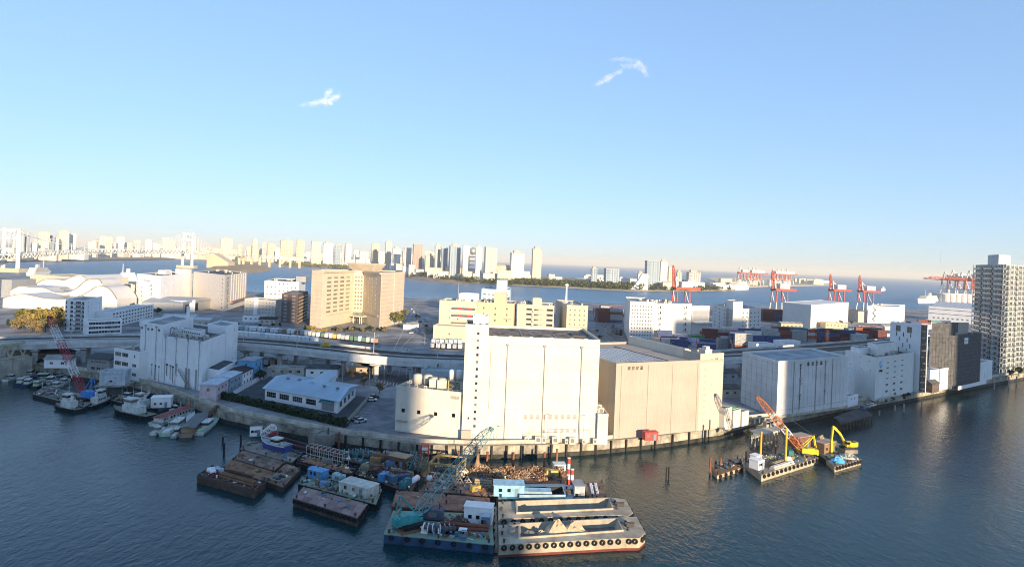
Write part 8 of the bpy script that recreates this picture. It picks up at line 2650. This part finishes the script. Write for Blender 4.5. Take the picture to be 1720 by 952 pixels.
for i in range(len(dk) - 1):
    a, c = dk[i], dk[i + 1]
    m1.add([a - e_, c - e_, c + e_, a + e_, a - e_ + Vector((0, 0, 1.6)), c - e_ + Vector((0, 0, 1.6)), c + e_ + Vector((0, 0, 1.6)), a + e_ + Vector((0, 0, 1.6))], [(4, 5, 6, 7), (3, 2, 1, 0), (0, 1, 5, 4), (2, 3, 7, 6)])
    lo_ = Vector((0, 0, -8))
    m2.add([a - e_ + lo_, c - e_ + lo_, c + e_ + lo_, a + e_ + lo_, a - e_ + lo_ + Vector((0, 0, 1.4)), c - e_ + lo_ + Vector((0, 0, 1.4)), c + e_ + lo_ + Vector((0, 0, 1.4)), a + e_ + lo_ + Vector((0, 0, 1.4))], [(4, 5, 6, 7), (3, 2, 1, 0), (0, 1, 5, 4), (2, 3, 7, 6)])
    for s_ in (-1, 1):
        m_ = (a + c) / 2
        m3.bar(a + e_ * s_ + lo_, m_ + e_ * s_, 1.1).bar(m_ + e_ * s_, c + e_ * s_ + lo_, 1.1)
m1.build('upper_deck', bwm, sb)
m2.build('lower_deck', bwm, sb)
m3.build('truss', bwm, sb)
tp1, tp2 = Vector((T1.x, T1.y, z1)) - o, Vector((T2.x, T2.y, z2)) - o
an0, an1 = AT(-70, 424, 1040) - o, AT(362, 424, 1950) - o
for s_ in (-1, 1):
    m, hg = MB(), MB()
    lowz = (mid - o).z + 4
    pv = None
    for i in range(33):
        t_ = i / 32
        p = tp1.lerp(tp2, t_)
        zl = z1 + (z2 - z1) * t_
        sag = 4 * t_ * (1 - t_)
        zc = zl + (lowz - (z1 + z2) / 2) * sag
        q_ = Vector((p.x, p.y, zc)) + nb * s_
        if pv is not None: m.bar(pv, q_, 1.2)
        pv = q_
        dz = min(dk, key=lambda v: (v.x - p.x) ** 2 + (v.y - p.y) ** 2).z
        if 0 < i < 32 and zc > dz + 3: hg.bar(q_, Vector((q_.x, q_.y, dz)), .45)
    for tp, an in ((tp1, an0), (tp2, an1)):
        pv = None
        for i in range(11):
            t_ = i / 10
            p = tp.lerp(an, t_)
            q_ = Vector((p.x, p.y, p.z - 10 * t_ * (1 - t_))) + nb * s_
            if pv is not None: m.bar(pv, q_, 1.2)
            pv = q_
            dz = min(dk, key=lambda v: (v.x - p.x) ** 2 + (v.y - p.y) ** 2).z
            if 0 < i < 10 and q_.z > dz + 2: hg.bar(q_, Vector((q_.x, q_.y, dz)), .45)
    m.build('main_cable', bwm, sb)
    hg.build('hanger', bwm, sb)
for px in (402, 411, 423, 437, 452, 468, 486, 505):
    q_ = min(dk, key=lambda v: abs(PX(v + o)[0] - px))
    MB().box(-4, 4, -10, 10, -1, q_.z - 8).build('approach_pier', M('footing_cream'), sb, loc=(q_.x, q_.y, 0), rz=.3)
t = thing('bridge_anchorage', 'massive wedge-shaped concrete anchorage of the suspension bridge', 'anchorage', G(370, 450, 0))
o = Vector(t.location)
k = o.y / FOC
MB().add([(-18 * k, -20, 0), (18 * k, -20, 0), (18 * k, -20, 10 * k), (-8 * k, -20, 24 * k), (-18 * k, -20, 16 * k)] + [(-18 * k, 25, 0), (18 * k, 25, 0), (18 * k, 25, 10 * k), (-8 * k, 25, 24 * k), (-18 * k, 25, 16 * k)], [(0, 1, 2, 3, 4), (9, 8, 7, 6, 5), (0, 5, 6, 1), (1, 6, 7, 2), (2, 7, 8, 3), (3, 8, 9, 4), (4, 9, 5, 0)]).build('block', M('footing_cream'), t)
# ------------------------------------------------------------------ port cranes
pr_, pwt = M('port_red', (.55, .07, .04), .6, .1), M('port_white', (.70, .68, .66), .6, .06)
def gantry(label, px, yb, ytop, up=True, s_=1.0, rz=.15, Y=None):
    p = G(px, yb, 3) if Y is None else AT(px, yb, Y)
    p.z = 3
    t = thing('container_crane', label, 'crane', p, rz)
    H = (HT(p, ytop) - 3) if up else 0
    ph = 30 * s_
    for x in (-10 * s_, 10 * s_):
        for y in (-8 * s_, 8 * s_):
            MB().bar((x, y, 0), (x * .85, y * .85, ph * .45), 1.2 * s_).build('leg', pwt, t)
            MB().bar((x * .85, y * .85, ph * .45), (x * .8, y * .8, ph), 1.2 * s_).build('leg_top', pr_, t)
        MB().bar((x * .85, -7 * s_, ph * .45), (x * .85, 7 * s_, ph * .45), 1.3 * s_).bar((x, -8 * s_, 2), (x * .8, 7 * s_, ph), .9 * s_).build('side_brace', pwt, t)
    m = MB().box(-10 * s_, 22 * s_, -7 * s_, -5 * s_, ph, ph + 3 * s_).box(-10 * s_, 22 * s_, 5 * s_, 7 * s_, ph, ph + 3 * s_)
    for x in (-10, 0, 10, 21): m.box(x * s_, (x + 1.4) * s_, -5 * s_, 5 * s_, ph + .5, ph + 2.4 * s_)
    m.build('girder', pr_, t)
    MB().box(-2 * s_, 13 * s_, -5 * s_, 5 * s_, ph + 3 * s_, ph + 10 * s_).build('machine_house', pwt, t)
    MB().bar((-9 * s_, -5 * s_, ph), (-8 * s_, -1, ph + 16 * s_), 1.2 * s_).bar((-9 * s_, 5 * s_, ph), (-8 * s_, 1, ph + 16 * s_), 1.2 * s_).bar((-8 * s_, 0, ph + 16 * s_), (6 * s_, 0, ph + 3), .8 * s_).build('apex_frame', pwt, t)
    b_ = MB()
    if up: lattice(b_, (-10 * s_, 0, ph), (-12 * s_, 0, H), 3 * s_, 2.2 * s_, 7, .26 * s_)
    else: lattice(b_, (-10 * s_, 0, ph + 2), (-52 * s_, 0, ph + 4), 3.4 * s_, 2.6 * s_, 8, .3 * s_)
    b_.build('boom', pr_, t)
    return t
gantry('red and white container crane with raised boom behind the white cold store', 1143, 526, 446)
gantry('red and white container crane standing left of the plain white warehouse', 1308, 523, 454)
gantry('container crane with raised boom above the plain white warehouse roof', 1404, 520, 461)
gantry('container crane with raised boom right of the plain white warehouse', 1453, 522, 463)
for i, (x, y) in enumerate(((1592, 497), (1606, 498), (1620, 499), (1634, 500))):
    gantry('far container crane with level boom left of the tower, %s from left' % ('first second third fourth'.split()[i]), x, y, 470, False, 1.7 + .15 * (i % 2), .1)
for i, x in enumerate((1246, 1262, 1268, 1274, 1302, 1310, 1317, 1325)):
    gantry('tiny red crane on the distant port shore, %s in the line' % ('first second third fourth fifth sixth seventh eighth'.split()[i]), x, 479.5, 456 + (i % 3) * 2, True, 1.5, .2)
MB_ = thing('storage_tank', 'broad white silo block in front of the far level-boom cranes', 'silo', G(1613, 508, 3), .1)
MB().box(-48, 40, 0, 40, 0, 21).build('block', M('silo_white', (.70, .66, .60), .8), MB_)
for i in range(6): MB().tube((-40 + i * 15, -3, 0), (-40 + i * 15, -3, 20), 7, 7, 12).build('silo', M('silo_white'), MB_)
# ------------------------------------------------------------------ ships
def ship(label, stern, bow, beam, hull, sup, decks, name='ship'):
    a, c = G(*stern, 0), G(*bow, 0)
    d = c - a
    L = d.length
    t = thing(name, label, 'ship', a, math.atan2(d.y, d.x))
    st = [(0, .9), (.1, 1), (.75, 1), (.9, .6), (1, .03)]
    h = L * .07
    vs = []
    for x, w_ in st: vs += [(x * L, -beam / 2 * w_, h * (1 + .5 * max(0, x - .6))), (x * L * .97, -beam / 2 * w_ * .8, -.5), (x * L * .97, beam / 2 * w_ * .8, -.5), (x * L, beam / 2 * w_, h * (1 + .5 * max(0, x - .6)))]
    MB().add(vs, [(3, 2, 1, 0)] + [(i * 4 + k, i * 4 + k + 1, i * 4 + k + 5, i * 4 + k + 4) for i in range(4) for k in range(3)] + [(i * 4 + 3, i * 4, i * 4 + 4, i * 4 + 7) for i in range(4)]).build('hull', hull, t)
    for k in range(decks): MB().box(L * (.06 + .03 * k), L * (.82 - .08 * k), -beam * .4, beam * .4, h + k * 3, h + k * 3 + 2.7).build('deck_house', sup, t)
    MB().box(L * .3, L * .4, -2, 2, h + decks * 3, h + decks * 3 + 6).tube((L * .6, 0, h + decks * 3), (L * .6, 0, h + decks * 3 + 14), .5, .3).build('funnel', sup, t)
    return t
ship('white passenger ferry moored left of the white distribution centre', (228, 472), (191, 470.5), 16, white, white, 4)
ship('white survey ship in the channel left of the long hall', (1571, 508), (1541, 509), 18, white, cream, 3)
ship('small white boat trailing a wake on the open bay', (1486, 488), (1480, 488.5), 6, white, white, 1)
ship('pale cruise ship at the far terminal right of the beach', (1252, 486), (1222, 487.5), 26, white, cream, 4)
ship('small ferry at the far quay beyond the wave-shaped hall', (50, 463), (86, 461), 14, white, cream, 3)
t = thing('aeroplane', 'tiny airliner crossing the sky above the bay', 'aeroplane', AT(1456, 410.5, 3200), .2)
MB().tube((-16, 0, 0), (14, 0, 0), 1.9, 1.9, 8).tube((14, 0, 0), (19, 0, 0), 1.9, .3, 8).tube((-24, 0, .8), (-16, 0, 0), .4, 1.9, 8).build('fuselage', M('plane_grey', (.35, .36, .38)), t)
MB().add([(4, 0, -.5), (-3, 0, -.5), (-9, 17, .8), (-6, 17, .8), (-9, -17, .8), (-6, -17, .8)], [(0, 3, 2, 1), (0, 1, 4, 5)]).build('wing', M('plane_grey'), t)
MB().add([(-18, 0, 1), (-23, 0, 1), (-25, 0, 7), (-22, 0, 7)], [(0, 1, 2, 3)]).build('tail_fin', M('plane_grey'), t)
# ------------------------------------------------------------------ two wisps of cloud, high and far beyond the haze
cm_ = bpy.data.materials.new('cloud_vapour')
cm_.use_nodes = True
cn_, cl_ = cm_.node_tree.nodes, cm_.node_tree.links
bs_ = cn_['Principled BSDF']
bs_.inputs['Base Color'].default_value = (.9, .9, .9, 1)
bs_.inputs['Roughness'].default_value = 1
bs_.inputs['Specular IOR Level'].default_value = 0
bs_.inputs['Alpha'].default_value = .026
for (px, py, strands, lb) in ((541, 166, (((-34, 14), (-12, 8), (10, 2), (26, -3)), ((4, 8), (8, -6), (14, -16)), ((12, 6), (20, -2), (29, -6)), ((-20, 10), (0, 5), (16, 8))), 'small torn wisp of white cloud, the lower left of the two'),
                              (1055, 116, (((-28, -14), (-8, -16), (14, -14), (30, -4)), ((-12, -4), (6, -6), (24, 2), (32, 10)), ((-54, 28), (-40, 22), (-28, 16)), ((-10, 2), (-26, 12), (-40, 18)), ((4, -2), (20, -10), (30, 4))), 'small torn wisp of white cloud, the upper right of the two')):
    r = random.Random(px)
    o = AT(px, py, 7000)
    def csh(q):
        st = q.choice(strands)
        k = q.randrange(len(st) - 1)
        u = q.random()
        x = st[k][0] + (st[k + 1][0] - st[k][0]) * u + q.gauss(0, 2.2)
        y = st[k][1] + (st[k + 1][1] - st[k][1]) * u + q.gauss(0, 2.0)
        return (x * 7, q.gauss(0, 25), -y * 7)
    tag(leaf_cloud(2200, csh, 13, r).build('cloud', cm_, None, loc=o), lb, 'cloud', None, 'stuff')
# ------------------------------------------------------------------ air
hz_ = bpy.data.materials.new('haze_air')
hz_.use_nodes = True
hn_, hl_ = hz_.node_tree.nodes, hz_.node_tree.links
hn_.remove(hn_['Principled BSDF'])
pv = hn_.new('ShaderNodeVolumePrincipled')
pv.inputs['Color'].default_value = (1, .97, .88, 1)
pv.inputs['Density'].default_value = 7.5e-5
pv.inputs['Anisotropy'].default_value = .0
hl_.new(pv.outputs['Volume'], hn_['Material Output'].inputs['Volume'])
tag(MB().box(-24500, 24500, -1700, 28500, -10, 225).build('haze', hz_), 'thin pale haze lying over the bay and the far city', None, None, 'stuff')
